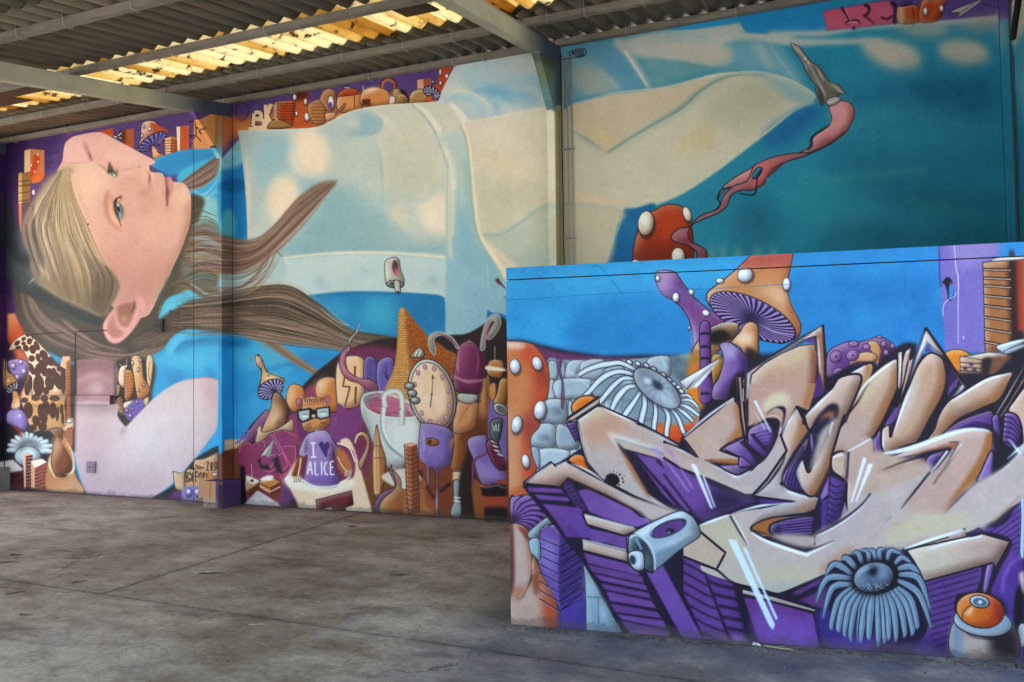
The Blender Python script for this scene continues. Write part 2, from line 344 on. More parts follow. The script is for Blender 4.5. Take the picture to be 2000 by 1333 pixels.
    for t in ("500,460 500,640 560,860 640,1060", "600,560 660,760 760,980 840,1160 900,1340", "390,600 350,780 370,980 450,1200"): S(t, (1, 4, 1), '#463d31', 1.8, .5, clip=hair)
    P("540,1250 760,1330 960,1350 900,1640 600,1560 480,1440", '#6b6049', 12, .5, clip=hair)
    P("800,1080 940,1240 1035,1385 960,1560 890,1635 760,1590 820,1480 860,1340", '#54483b', 9, .75, clip=hair); B("860,1150 930,1300 900,1560", "960,1230 1030,1380 960,1540", 24, ['#6b5c49', '#3f362c', '#8a7a60', '#5a4d3e'], (1, 2.6, 1), .9, .6)
    B("200,860 230,1050 320,1320", "300,640 320,900 420,1200", 34, ['#5f564f', '#857a76', '#4a423c', '#a0958f'], (1, 2.6, 1), .9, .55, clip=hair)
    T(0, 550, 4.444)
    P("60,-130 120,-140 200,-100 300,20 420,110 600,215 880,325 870,375 640,300 420,200 260,90 120,0 40,-60", '#353a3c', 2.5); P("110,-180 240,-100 330,30 250,60 140,-20", '#48545a', 9, .8); S("330,0 480,110 700,210 870,300", (1, 1.6, 1), '#8e9294', .8, .9); S("250,20 300,-30", (1, 3, 1), '#a9b2b6', 1, .8)
    P("20,-690 60,-720 100,-640 140,-500 180,-330 260,-200 200,-140 60,-260 10,-330", '#2c3338', 5); P("120,-480 200,-330 240,-250 180,-260", '#55616a', 6, .7)
    P("1380,330 1400,220 1470,140 1580,105 1680,130 1720,190 1680,260 1560,310 1440,330", '#4fb2d8', 1.5); P("1400,270 1480,160 1600,120 1560,220 1450,290", '#5cc2e2', 5, .8)
    P("1470,250 1500,260 1505,275 1475,290", '#1b4b78', .6); S("1460,-30 1400,180 1370,300", (3, 7, 2), '#57503f', 2.5)
    for t, w, cl in (("1440,60 1560,20 1680,40 1800,90 1930,110", 9, '#5d4c3a'), ("1500,90 1640,60 1760,120 1930,150", 8, '#6d5b46'), ("1480,30 1600,-10 1760,60 1930,70", 5, '#7a6650'), ("1650,20 1750,80 1800,110 1930,130", 3, '#9fd3dc'), ("1720,190 1800,180 1930,150", 5, '#8a7860')):
        S(t, (2, w, w), cl, 1.2, .9)
    # ear
    T(0, 550, 4.444)
    ear = P("1170,168 1222,128 1262,185 1245,270 1190,372 1120,462 1025,538 945,520 900,440 896,370 950,278 1022,205 1100,185", '#cf9a99', .7)
    P("1030,200 1165,165 1172,230 1150,300 1130,380 1060,450 1000,480 950,440 945,360 1000,270", '#b08078', 3, clip=ear)
    P("1060,200 1160,180 1165,260 1130,330 1090,370 1040,330 1020,250", '#8d6558', 4, .9, clip=ear); E(1080, 325, 30, 26, 0, '#b98b72', 4, clip=ear)
    S("1000,260 1010,340 1040,400 1100,420 1150,380 1190,250", (2, 6, 3), '#dcaaa6', 2, clip=ear)
    S("920,340 915,430 960,500 1040,500 1140,420", (2, 7, 3), '#e2b1b2', 2, .9, clip=ear)
    S("1170,165 1165,220 1140,280", (1, 3.5, 1), '#5c4038', 1.2); S("950,350 950,430 1000,480 1080,460", (1, 4, 1), '#8f6560', 2, .8, clip=ear)
    # ---- long strands that blow across the columns
    T(380, 330, 3.2258)
    # cyan cloth left of the apron
    T()
    P("430,250 472,262 486,470 486,990 420,990 420,250", '#3098cf', 1, a=.0)
    T(0, 250, 4.444)
    B("520,365 420,520 300,720 260,900 360,1250", "610,358 640,560 770,860 880,1080 1020,1330", 120, ['#e0d2b4', '#564a3b', '#c9b48e', '#7d705c', '#3f372c', '#b7a27c', '#96836a'], (.5, 1.1, .3), .4, .6, jit=.06)
    B("600,360 620,520 700,720 800,920", "680,360 720,560 800,760 900,980", 16, ['#cdb393', '#b79c7c', '#dcc6a6'], (.4, .8, .2), .4, .55, jit=.1)
    for t in ("545,355 600,320 690,300", "540,370 620,340 700,330", "500,380 560,330 640,300"): S(t, (.8, 1.2, .3), '#c2ab88', .5, .8)
    # ---- blouse/blue dress lower
    T(0, 550, 4.444)
    P("1310,1000 1320,860 1340,720 1400,650 1440,560 1500,480 1600,420 1750,395 1900,400 2120,440 2120,1400 1900,1500 1690,1200 1300,1200", '#3fa7db', .8)
    P("1430,640 1500,500 1640,420 1700,420 1620,480 1540,560 1500,650", '#5cbfe6', 4, .9); P("1520,630 1600,520 1900,470 1900,560 1700,560", '#3087bb', 4, .8)
    P("1400,660 1700,620 1920,540 1930,700 1700,760 1500,740 1350,720", '#4fb7e2', 6, .9); S("1520,620 1580,540 1700,520 1880,510", (1, 3, 1), '#2a719f', 1.5, .8)
    P("1340,720 1500,760 1560,840 1500,900 1380,980 1310,980", '#3a9fd8', 6, .9); P("1560,760 1620,850 1500,890 1460,800", '#2f8cc6', 5, .7); P("1800,720 1880,800 1860,850 1790,820", '#318fc9', 5, .7)
    T(0, 700, 4.444)
    P("1700,860 1900,640 1930,640 1930,760 1840,800", '#36a5de', 1, sm=0)
    # the little still life in the elbow
    P("1000,40 1330,30 1320,300 1300,390 1100,600 1010,480", '#3a342e', 2)
    P("1140,10 1180,-25 1230,10 1250,180 1300,260 1270,330 1200,350 1180,280 1160,150", '#cfa06c', ln=.9)
    P("1235,180 1300,250 1270,330 1210,340", '#a8683a', 3, .7); P("1150,30 1180,0 1200,90 1190,160", '#ead8b0', 3, .8)
    c.spots([(1148, 40, 10, 22, 0), (1220, 18, 10, 14, 0), (1200, 100, 9, 20, 0), (1250, 235, 9, 14, 0), (1205, 280, 7, 14, 0)], '#cfd0d0')
    P("1270,20 1290,-30 1330,10 1320,160 1300,260 1275,180", '#dcc096', ln=.8); S("1300,30 1290,120 1300,200", .8, DK)
    P("1075,110 1150,120 1165,250 1130,350 1085,360 1080,240", '#c07c48', ln=.8)
    for y in range(140, 350, 26): S(f"1085,{y} 1160,{y-14}", .8, '#5f3318')
    P("1045,80 1110,60 1085,120 1080,250 1040,230 1025,170", '#e6d2bc', ln=.7); P("1010,240 1040,235 1035,310 1010,330", '#b98e66', ln=.6); S("1098,60 1100,10", .9, '#dddddd'); S("1032,50 1065,72", .8, '#dddddd')
    P("1015,350 1060,340 1070,450 1110,480 1060,500 1020,420", '#8a5a3a', ln=.7)
    for y in range(360, 480, 20): S(f"1018,{y} 1045,{y+10} 1065,{y-4}", .8, '#e2c9a8', sm=0)
    P("1075,390 1150,370 1160,400 1085,440", '#e8dcc4', 1)
    P("1080,440 1200,350 1260,390 1200,480 1130,540 1090,500", '#6f62b8', 1)
    c.spots([(1100, 455, 14, 14, 0), (1150, 440, 12, 12, 0), (1190, 380, 12, 12, 0), (1130, 500, 16, 16, 0)], '#9a90d8')
    P("1250,360 1290,340 1280,390 1262,410", '#d9c68e', 1)
    # ---- mauve arm
    T(0, 700, 4.444)
    m = P("655,25 1000,40 1000,330 1010,420 660,420 650,200", '#a5808c', 1.2)
    for k, (y, w) in enumerate(((90, 7), (150, 6), (215, 7))): S(f"670,{y+60} 760,{y+10} 860,{y} 960,{y+50}", (2, w, 2), '#8b6674' if k % 2 == 0 else '#c4a2ac', 3, .8, clip=m)
    P("655,20 1000,30 1000,90 800,60 660,120", '#6e525a', 8, .8, clip=m); E(840, 260, 60, 70, 0, '#cbb0ba', 9, .9, clip=m)
    S("655,10 655,320", 3.5, '#2a2428', .8); S("1000,40 1005,330", 4, '#4a4044', 2.5)
    arm = P("640,392 636,600 650,850 700,1050 745,1180 760,1240 1320,1260 1350,1205 1500,1080 1680,885 1800,730 1880,605 1900,420 1922,250 1890,190 1790,168 1600,192 1450,262 1300,382 1180,505 1092,600* 1020,505 1000,392", '#cfc0cf', .7)
    P("640,390 1000,390 1010,470 800,480 640,440", '#8f7584', 9, .7, clip=arm); P("640,480 900,560 1000,900 900,1200 640,1240", '#c5adc5', 24, .9, clip=arm)
    P("1100,600 1500,300 1700,300 1600,700 1200,1000", '#d6cedb', 30, .9, clip=arm); P("1450,1200 1700,900 1900,600 1940,700 1700,1000 1500,1250", '#bfa0b8', 14, .9, clip=arm)
    P("1750,170 1920,240 1900,500 1860,600 1800,400", '#cda9b4', 16, .85, clip=arm); P("760,1180 1000,1000 1400,1000 1400,1200 900,1260", '#c9acc9', 20, .8, clip=arm)
    P("640,500 640,900 740,1200 700,1200 640,1000", '#a98fae', 8, .9, clip=arm)
    S("1092,600 1070,630 1045,665", (2, 5, 1), '#8a7888', 3, .9, clip=arm); S("1600,190 1790,168 1890,190 1910,250", (1, 2, 1), '#b55f6a', 1.2, .7)
    # ---- dark ground under the arm and the paper scraps
    P("640,840 660,1000 745,1180 700,1185 640,1170", '#2c2825', 2.5); P("1320,1215 1520,1090 1690,880 1900,760 1900,860 1760,1000 1600,1240 1340,1260", '#2e302c', 1.5)
    P("1440,1240 1520,1150 1620,1150 1620,1260 1440,1260", '#6d3a86', 3)
    P("1500,980 1560,1000 1600,985 1610,1165 1560,1150 1520,1130", '#cfae8c', .6, sm=0, ln=.9)
    P("1608,990 1640,960 1740,985 1750,1120 1610,1120", '#c79c70', .6, sm=0)
    P("1600,1120 1760,1120 1760,1240 1590,1240", '#8e86c4', 1); c.spots([(1640, 1165, 28, 34, 0), (1715, 1165, 30, 34, 0)], '#8f86d6', '#3d3478'); E(1635, 1150, 9, 9, 0, '#e8e4ff', 1); E(1712, 1150, 9, 9, 0, '#e8e4ff', 1)
    P("1680,885 1780,870 1890,820 1900,1080 1780,1080 1700,980", '#c49870', .7, sm=0, ln=.9)
    P("1690,915 1760,935 1790,950 1740,970 1695,960", '#a0603c', .8, ln=1, lc='#efe8dc')
    P("1905,780 1930,780 2080,900 2090,1080 1905,1080", '#9c6238', .8, sm=0); P("1905,690 1990,700 1930,790 1905,790", '#d8bb92', 1.2, sm=0)
    for x in (1960, 2010, 2050): S(f"{x},720 {x+5},1060", 5, '#6a3f22', 2, .7)
    for t in ("1790,905 1810,900 1795,975 1815,970", "1828,910 1835,975", "1828,912 1848,905 1828,940 1845,935 1835,975 1852,968", "1875,905 1860,915 1858,935 1872,945 1870,965 1855,968", "1892,900 1882,920 1884,955 1894,960"): S(t, 1.7, '#201a1c', sm=0)
    for t in ("1615,990 1622,1080", "1615,992 1645,1000 1618,1035 1650,1050 1622,1080", "1672,990 1672,1075", "1650,992 1668,1032 1650,1072", "1695,985 1698,1075", "1695,988 1718,985", "1697,1028 1714,1024", "1740,990 1722,1030 1738,1072 1756,1030 1740,990", "1762,990 1778,1075 M", "1778,992 1760,1072", "1788,995 1802,1075", "1802,1000 1786,1072"):
        S(t.replace(' M', ''), 1.8, '#201a1c', sm=0)
    P("1800,990 1825,985 1828,1045 1800,1045", '#cf7a3c', .8); S("1795,1060 1835,1050", 3, '#4a5a9a', .8); P("1840,1000 1890,990 1880,1015 1850,1025", '#ecdcc8', .8, ln=1)
    T(); P("388,932 421,936 421,1002 386,1002", '#b58a66', .6, sm=0); P("421,936 437,938 438,1002 421,1002", '#5d3f86', .6, sm=0); S("411,938 410,1000", 1.2, '#6d4632'); P("388,975 421,978 421,1002 386,1002", '#a99a84', 3, .8)
    # ---- lower-left: giraffe hide, morels, blue ruff
    T(0, 550, 4.444)
    P("-30,200 120,200 120,280 210,440 160,520 80,620 60,1480 -30,1480", '#4a2c66', 1)
    P("65,280 130,280 150,330 215,450 150,520 80,600 65,560", '#d59a6a', 1.5, sm=0, g=(70, 300, 200, 430, '#b8502c'))
    P("80,600 180,590 250,680 240,830 100,830", '#b8613a', 2)
    P("290,640 440,690 540,720 660,720 650,1480 60,1480 60,1100", '#39332f', 2, sm=0); P("-30,600 120,600 240,1300 60,1480 -30,1480", '#3c2450', 4)
    gir = P("75,600 120,520 220,460 300,500 420,620 510,740 560,860 575,980 560,1060 570,1200 560,1290 440,1340 330,1340 270,1270 230,1180 180,1010 215,900 255,740 200,600 130,590", '#e2cdb4', .6, ln=.8)
    P("190,1010 575,1000 575,1290 440,1340 270,1270", '#b98650', 10, .75, clip=gir)
    cells = [(150,535,26,18,-40),(205,500,20,16,-30),(205,540,18,16,0),(240,470,16,12,0),(255,520,20,26,0),(285,590,26,36,-10),(160,575,24,14,-10),(225,580,22,28,-30),
             (320,560,18,40,-25),(380,640,28,44,-30),(330,660,18,34,-10),(275,670,24,26,-30),(375,715,36,34,30),(440,695,30,38,-30),(485,720,16,18,0),(330,770,26,56,10),(275,760,20,50,-20),
             (385,780,28,44,-20),(435,790,24,36,-20),(470,780,16,30,-20),(510,760,14,24,-20),(245,900,28,84,8),(335,900,42,84,0),(430,880,34,60,-10),(500,860,34,76,-22),(545,840,14,50,-10),(550,930,14,44,0),(400,950,24,30,0),
             (215,1030,26,22,0),(310,1010,34,26,0),(385,1015,30,28,0),(475,1015,40,24,0),(245,1120,36,66,0),(315,1210,30,44,-20),(370,1150,34,80,-14),(400,1100,32,60,-6),(460,1120,28,66,0),(500,1150,12,60,4),(535,1110,14,40,0),(285,1270,30,26,0),(370,1260,32,34,0),(350,1320,36,22,0),(545,1190,12,50,0)]
    for x, y, a, b_, r in cells: E(x, y, a*1.16, b_*1.1, r, '#4c3226', .6, clip=gir)
    P("75,690 180,675 250,720 240,800 180,850 120,820 80,760", '#8f80cc', .8, ln=1, lc='#3a2a66')
    c.spots([(112, 735, 26, 28, 0), (180, 700, 20, 20, 0), (205, 780, 22, 24, 0), (150, 830, 18, 22, 0)], '#a99be0', '#4a3d8c')
    P("30,680 60,700 70,780 120,820 160,900 60,940 30,900", '#c79664', 1, ln=.8); E(72, 860, 9, 18, 0, '#e4dccc', .6)
    c.gills(105, 925, 130, 950, 62, 34, -40, '#2e2a40', '#c6ccd8', '#1c1830', 20); P("110,960 150,960 180,1060 160,1110 95,1100 110,1020", '#c78f5e', ln=1, g=(110, 1000, 170, 1060, '#e8cfa8'))
    P("165,1010 240,830 240,700 250,830 215,910 190,1010", '#b9784a', 1)
    P("520,735 545,650 608,650 600,1000 575,1000 570,760", '#d9b092', sm=0); P("575,700 608,680 612,1200 575,1200", '#a5613c', .8, sm=0)
    for y in range(720, 1200, 26): S(f"577,{y} 610,{y-6}", .8, '#54301f')
    P("60,1150 100,1115 180,1115 230,1180 240,1260 180,1350 90,1330 60,1230", '#8c7dcc', .8, ln=1, lc='#33285c'); E(130, 1170, 60, 40, 0, '#a89be4', 3); E(170, 1165, 6, 12, 0, '#eeeaff', .6)
    T(0, 700, 4.444)
    P("600,520 635,530 630,620 575,600 578,540", '#c9b3a0', 1); E(602, 545, 26, 18, 0, '#e8e4e0', 1, ln=.8)
    P("-20,600 60,560 240,640 460,640 470,900 420,1160 -20,1130", '#26262e', 2)
    for i, (a, l) in enumerate(((195, 175), (210, 185), (224, 190), (238, 195), (252, 205), (265, 200), (278, 190), (292, 175), (306, 185), (320, 200), (335, 205), (350, 200))):
        r = np.radians(a); x, y = 250+60*np.cos(r), 830+50*np.sin(r); u, v = 250+l*1.12*np.cos(r), 850+l*1.05*np.sin(r)
        S([(x, y), ((x+u)/2, (y+v)/2-14), (u, v)], (4, 11, 7), '#a8bccb', .8); S([(x, y), ((x+u)/2-4, (y+v)/2-22), (u-6, v-4)], (1, 4, 2), '#e6f2f8', 1.2)
    S("100,590 160,620 200,700", (2, 6, 1), '#8c2c30', 1)
    E(240, 850, 115, 88, 0, '#9fb9c9', 1.5, ln=1.2); E(240, 820, 70, 40, 0, '#d7e8f0', 6, .9); P("150,760 250,700 350,760 330,790 250,745 170,800", '#1f252b', 6, .85)
    P("-20,905 110,880 200,960 190,985 40,1010 -20,1010", '#cfc9c8', .8, sm=0); P("-20,1010 200,975 215,1150 -20,1130", '#5a2a38', 1, sm=0)
    for y in (1030, 1070): S(f"0,{y} 200,{y-20}", 1.6, '#2a141e', .8)
    P("195,830 240,815 282,840 285,940 210,1150 205,980", '#e2bea4', sm=0); P("222,850 283,838 283,940 265,1130 225,1130", '#6a3030', sm=0)
    for y in range(870, 1120, 30): S(f"224,{y} 280,{y-8}", .9, '#dfb8a4')
    P("268,895 360,872 408,900 300,960", '#efe3d2', sm=0); P("268,895 302,955 305,1130 270,1130", '#d9a88c', sm=0); P("302,955 408,900 415,1150 305,1140", '#93503c', sm=0)
    for y in range(990, 1140, 32): S(f"305,{y} 408,{y-38}", 1.6, '#4d1f22'); S(f"305,{y+8} 380,{y-22}", .7, '#e8b9a0')
    P("415,900 440,830 470,780 520,640 600,700 630,820 650,1000 720,1170 415,1160", '#b97c4c', 1.5, g=(450, 900, 600, 1160, '#cf9c74'))
    P("430,620 530,610 540,700 500,740 520,720 610,870 620,960 560,1030 480,1010 450,930 450,840 470,740 480,690", '#7d4a2e', 1.5, ln=1)
    P("460,700 520,700 540,760 500,860 470,900 460,800", '#cfa07c', 5, .8); S("580,740 630,830 640,960 610,1000 570,1010", (1, 4, 1), '#f2e4cc', 1)
    S("440,850 430,930 480,1040", (1, 4, 1), '#f2e4cc', 1); P("560,600 630,590 630,760 600,740 560,680", '#8b4a30', .8, sm=0)
    for y in range(620, 750, 16): S(f"565,{y+10} 630,{y}", .8, '#e0b494')
    P("560,600 560,640 580,610 630,590 600,585", '#e6cbb0', .8)
    # hatch outlines cut in the render
    T(0, 550, 4.444)
    S("280,515 280,458 550,446", 1.5, '#17141a', .5, sm=0); S("650,985 655,438 930,425", 1.8, '#17141a', .5, sm=0); S("275,830 278,985", 1.5, '#17141a', .5, sm=0)

    # ================= middle bay =================
    T(380, 100, 3.3333)
    P("180,330 350,250 1700,70 1720,200 1600,420 300,560 180,700", '#594482', .8, sm=0)
    P("180,430 330,430 600,380 900,320 1300,300 1600,330 1600,420 1100,480 600,560 280,560 250,560 180,640", '#b0683a', 5)
    P("300,470 800,400 1300,330 1500,330 900,480 500,540 300,540", '#c58a52', 6, .8)
    # BK letters
    for w_, cl in ((11, '#2a1428'), (8, '#e3c8a4')):
        for t in ("388,405 380,490", "388,400 425,402 432,432 398,442", "398,442 448,455 442,495 380,498", "462,350 470,490", "498,345 470,420", "470,420 505,478", "350,505 420,508 470,500"): S(t, w_, cl)
    for t in ("395,425 412,424", "400,474 424,474"): S(t, 2, '#3b2450')
    P("480,500 500,460 545,440 590,460 640,490 560,505", '#9c7a44', .7, ln=1.2)
    P("510,350 540,330 545,450 515,440", '#d9b088', .5, sm=0)
    for y in range(350, 440, 14): S(f"512,{y} 542,{y-6}", .8, DK)
    P("540,328 655,320 650,490 600,470 540,440", '#a9471f', .6, sm=0, ln=.8)
    for y in range(345, 450, 17): S(f"542,{y} 652,{y-3}", 1.1, '#45160c')
    P("655,270 735,262 740,330 760,420 780,490 650,500 660,380", '#b5582c', 1.5); P("660,265 735,262 735,310 660,320", '#5b2420', 4)
    c.spots([(652, 302, 13, 20, 0), (722, 330, 12, 22, 0), (732, 428, 17, 28, 0), (664, 408, 8, 18, 0)])
    P("740,350 790,320 850,320 850,470 800,490 760,450 738,400", '#a06a3c', .7, ln=.8)
    for y in range(345, 480, 22): S(f"765,{y} 850,{y+2}", 1, '#5b3418'); S(f"765,{y+5} 850,{y+7}", .7, '#e2b98a')
    P("815,310 840,260 890,245 920,280 920,360 880,400 820,330", '#a8774e', 1, ln=.8); E(888, 335, 20, 44, 0, '#e8e0ea', .6, ln=1); E(884, 355, 13, 24, 0, '#5b4a9a', .6)
    P("930,300 960,260 1010,240 1060,260 1090,280 1085,380 960,400 925,370", '#cf8f56', .7, ln=1.2); P("925,290 960,255 1020,240 1080,270 1040,285 950,295", '#b34a26', .7, ln=1)
    E(995, 240, 26, 6, 3, '#d9dfe8', .5, ln=.9); S("1040,290 1042,370", 1.2, DK); P("870,420 930,390 980,340 975,370 930,410 890,430", '#a2452a', .6, ln=.8)
    P("850,405 920,398 915,440 855,460", '#c99a72', .6, sm=0, ln=.7)
    P("1080,290 1110,250 1180,235 1240,250 1290,300 1285,350 1150,360 1085,350", '#c98850', 1, ln=1); P("1100,265 1150,240 1200,245 1140,270", '#f0dcc0', 4)
    P("1090,315 1145,312 1145,355 1090,352", '#5b2a20', .8, sm=0); S("1095,225 1100,265", 1.2, '#e8e4e0')
    S("1222,250 1225,205 1262,185 1300,205 1300,250 1270,285", 7.5, '#351a1c'); S("1222,250 1225,205 1262,185 1298,205 1298,250 1268,285", 5, '#a05a44'); S("1226,240 1232,208 1262,192 1290,206", 1.3, '#e4b8a0', .8)
    P("1290,260 1340,245 1380,290 1395,330 1300,345", '#9b7a48', .8, ln=1); P("1395,330 1410,280 1460,250 1510,250 1540,290 1520,330 1400,340", '#a58450', .8, ln=1.2)
    P("1330,250 1370,260 1400,310 1390,320 1350,280", '#2b1726', 1.5); S("1400,310 1425,270 1470,252", (1, 2.4, 1), '#efe0c2', .7); S("1325,295 1360,290 1385,315", (1, 2, 1), '#efe0c2', .7)
    P("1268,310 1285,285 1308,305 1302,345 1270,348", '#d9c9ba', .7, ln=.8); E(1290, 292, 16, 6, 0, '#6d6aa8', .6)
    P("1450,190 1490,182 1492,245 1450,245", '#d3a184', .6, sm=0); P("1490,182 1540,178 1542,215 1492,245", '#96583c', .6, sm=0)
    P("1600,100 1680,90 1660,140 1630,230 1580,290 1540,240 1580,210 1590,150", '#b04a22', .8); c.spots([(1600, 138, 9, 22, 0), (1642, 165, 11, 16, 0), (1601, 210, 9, 14, 0), (1552, 200, 7, 7, 0)])
    c.gills(1545, 270, 1545, 290, 58, 36, 25, '#241c3c', '#cdd0e8', '#1d1636', 26); P("1500,320 1530,290 1550,300 1530,330", '#b5582c', .8)
    # ---- the white apron
    T(380, 100, 3.3333)
    ap = P("282,518* 500,512 760,500 860,470 960,415 1060,380 1200,355 1400,340 1560,330 1590,318 1610,260 1650,180 1700,80 1730,-40* 2400,-60* 2400,1500* 1200,1800* 500,1760* 345,1600* 345,1200 330,900 310,700", '#bccac4', .6, g=(400, 600, 1700, 800, '#c9ccba'))
    P("1640,60 2000,40 2420,-60 2420,260 1980,430 1790,470 1720,370 1600,330 1620,230", '#bcc6c4', 3, clip=ap)
    P("1720,130 1860,110 1990,100 2060,150 1920,250 1780,250", '#9fbfc8', 14, .9, clip=ap); P("1880,250 2000,180 2300,160 2300,330 2100,340 1900,290", '#7fb2c6', 14, .9, clip=ap)
    P("1900,130 2100,110 2250,150 2100,180 1920,200", '#b8bfbc', 12, .8, clip=ap)
    S("1600,330 1720,300 1830,330 1930,440", (4, 16, 20, 10), '#9fc3cc', 6, .9, clip=ap); S("1620,270 1720,248 1830,280 1930,360 1970,430", (4, 13, 12, 4), '#c9cec6', 5, .9, clip=ap); S("1900,300 1960,360 2000,440", (3, 12, 6), '#7fb4c8', 6, .9, clip=ap)
    S("2000,240 2200,250 2300,360", (3, 14, 6), '#c6c9c2', 7, .8, clip=ap)
    # folds
    P("420,640 620,580 640,760 560,860 430,880 380,760", '#98bac2', 14, .9, clip=ap); P("600,820 860,860 820,1000 660,980", '#9dbfc6', 12, .9, clip=ap)
    P("880,840 1150,900 1240,1100 1220,1330 700,1330 560,1280 700,1050", '#8fb9c3', 22, .9, clip=ap); P("1180,1000 1650,900 1650,1330 1180,1330", '#a9c3c4', 26, .6, clip=ap)
    P("1300,1270 1660,1250 1660,1330 560,1330 600,1270", '#7fb3c8', 10, .7, clip=ap)
    P("1010,400 1130,400 1200,470 1110,530 960,530 1060,500 1080,440", '#8cb8c4', 7, .9, clip=ap); S("1120,400 1180,450 1170,500 1090,530 980,530", (3, 7, 3), '#79a9bc', 4, .7, clip=ap)
    S("980,585 1100,560 1240,510", (2, 7, 2), '#98bcc2', 4, .8, clip=ap); S("1130,570 1180,660 1210,800", (3, 9, 3), '#9dbfc5', 5, .9, clip=ap)
    P("980,600 1130,600 1180,760 1200,1000 1050,900 960,760", '#c8d2c8', 16, .8, clip=ap)
    S("1100,390 1250,420 1330,540 1420,680", (4, 14, 14, 6), '#cccdbe', 7, .7, clip=ap)
    P("1360,400 1560,560 1640,720 1640,1000 1500,1000 1300,700 1240,500", '#cdcfbe', 20, .9, clip=ap)
    E(748, 665, 128, 132, 10, '#e4d8c0', 9, clip=ap); P("640,540 820,530 880,640 860,800 760,810 640,720", '#e6dac2', 10, .9, clip=ap)
    E(575, 960, 100, 150, 4, '#e3d8c0', 9, clip=ap); E(370, 850, 46, 170, 0, '#dad4c2', 8, .9, clip=ap); E(365, 1150, 34, 90, 0, '#cfcdbd', 7, .8, clip=ap)
    E(1580, 1060, 110, 140, -20, '#dfd8c4', 11, .95, clip=ap); E(1340, 1070, 60, 60, 0, '#cfcbb4', 10, .8, clip=ap)
    S("1380,1100 1450,1200 1520,1290", (3, 12, 3), '#d0ccb8', 6, .7, clip=ap)
    # deeper blue-grey shade in the cloth
    P("330,560 560,540 620,700 600,840 480,860 420,1100 380,1200 345,900", '#93b3b8', 14, .55, clip=ap); P("640,860 820,850 1000,880 1180,980 1240,1180 1200,1330 560,1330 700,1150 860,980", '#84a9ae', 20, .6, clip=ap)
    P("1200,1060 1330,1180 1480,1250 1640,1230 1640,1340 1180,1340", '#90b2b6', 14, .55, clip=ap); P("900,560 1120,600 1180,800 1120,960 960,860 880,740", '#a9bdb6', 18, .5, clip=ap); P("1250,560 1500,620 1640,820 1600,900 1400,960 1250,900", '#b5bda9', 22, .5, clip=ap)
    P("820,480 960,430 1010,470 900,640 830,560", '#a5bfc0', 9, .6, clip=ap)
    E(748, 665, 120, 126, 10, '#e4d8c0', 8, .8, clip=ap); E(575, 960, 94, 144, 4, '#e3d8c0', 8, .8, clip=ap); E(1580, 1060, 100, 130, -20, '#dfd8c4', 11, .8, clip=ap); E(1330, 1060, 50, 60, 0, '#d6d3c0', 9, .7, clip=ap)
    # crisper fold edges and pale ridges
    S("490,540 620,620 700,760 860,840", (2, 5, 2), '#a3c3cc', 5, .6, clip=ap); P("440,600 600,560 640,620 560,700 470,760 420,900 400,760", '#8db6c4', 12, .7, clip=ap)
    S("1010,385 1120,385 1210,450 1190,520 1100,545 990,545", (1, 4, 1), '#6fa3b8', 2.2, .75, clip=ap); S("1060,380 1180,400 1280,480 1380,640", (2, 7, 2), '#dad8c8', 3, .8, clip=ap)
    S("1160,560 1205,680 1225,900 1215,1100", (1, 3.5, 1), '#8fb5be', 2, .7, clip=ap); S("1190,560 1240,700 1250,900", (2, 7, 2), '#d3d2bf', 4, .7, clip=ap)
    S("1230,1000 1330,1100 1400,1230", (2, 8, 2), '#cfd0bf', 4, .8, clip=ap); S("1290,1100 1370,1200 1440,1300", (2, 7, 2), '#8ab4c0', 4, .7, clip=ap); S("1330,930 1480,980 1560,900 1640,860", (2, 6, 2), '#9cbcc0', 5, .6, clip=ap)
    S("640,1330 760,1180 880,1100 1000,900", (3, 12, 3), '#86b2c0', 9, .6, clip=ap); S("330,640 350,900 350,1200 352,1260", (2, 5, 3), '#e0dac6', 2, .8, clip=ap)
    S("284,520 500,514 760,502 860,472 960,417 1060,382 1200,357 1400,342 1590,322", 2.2, '#dcdccc', 1, .9, clip=ap)
    P("1780,260 1900,230 2020,250 2080,330 1980,300 1880,290", '#6fa8c0', 6, .8, clip=ap); P("1740,170 1820,120 1960,90 2060,110 2000,150 1860,160", '#a9c4ca', 7, .8, clip=ap); S("1640,300 1720,262 1830,285 1920,360", (1, 3, 1), '#e0ded0', 1.6, .8, clip=ap)
    # hem band of the apron (two ridges) and right waistband
    T(380, 330, 3.2258)
    P("340,560 560,560 900,525 1200,530 1590,558 1590,790 1480,790 1200,775 960,775 780,790 700,800 500,740 330,640", '#b8d0d3', 2, clip=ap)
    for x, y, r in ((900, 620, 60), (1020, 610, 50), (900, 690, 40), (720, 620, 50), (1450, 600, 50), (1400, 720, 50), (620, 650, 40), (1100, 720, 50)): E(x, y, r, r*.6, -20, '#c6d3cc', 9, .6, clip=ap)
    for x, y in ((1080, 640), (1500, 700), (1250, 620), (800, 730)): E(x, y, 40, 24, 30, '#93b9c4', 7, .7, clip=ap)
    S("560,565 760,542 1000,530 1300,535 1590,562", (3, 6, 6), '#d9dac8', 1.6); S("590,572 780,552 1000,541 1300,547 1590,578", 1.2, '#93aeae', 1, .7)
    S("720,800 960,772 1200,774 1480,786 1580,810", 2.2, '#c3d4d0', 1); 
    P("1600,-200 1660,-200 1720,-60 1740,100 1750,640 1840,640 1960,900 1960,1080 1580,1080 1590,700 1590,0", '#a4c2c4', 4, clip=ap)
    P("1640,320 1740,300 1800,450 1960,640 1960,900 1840,1060 1640,1060", '#87b6c6', 9, .95, clip=ap)
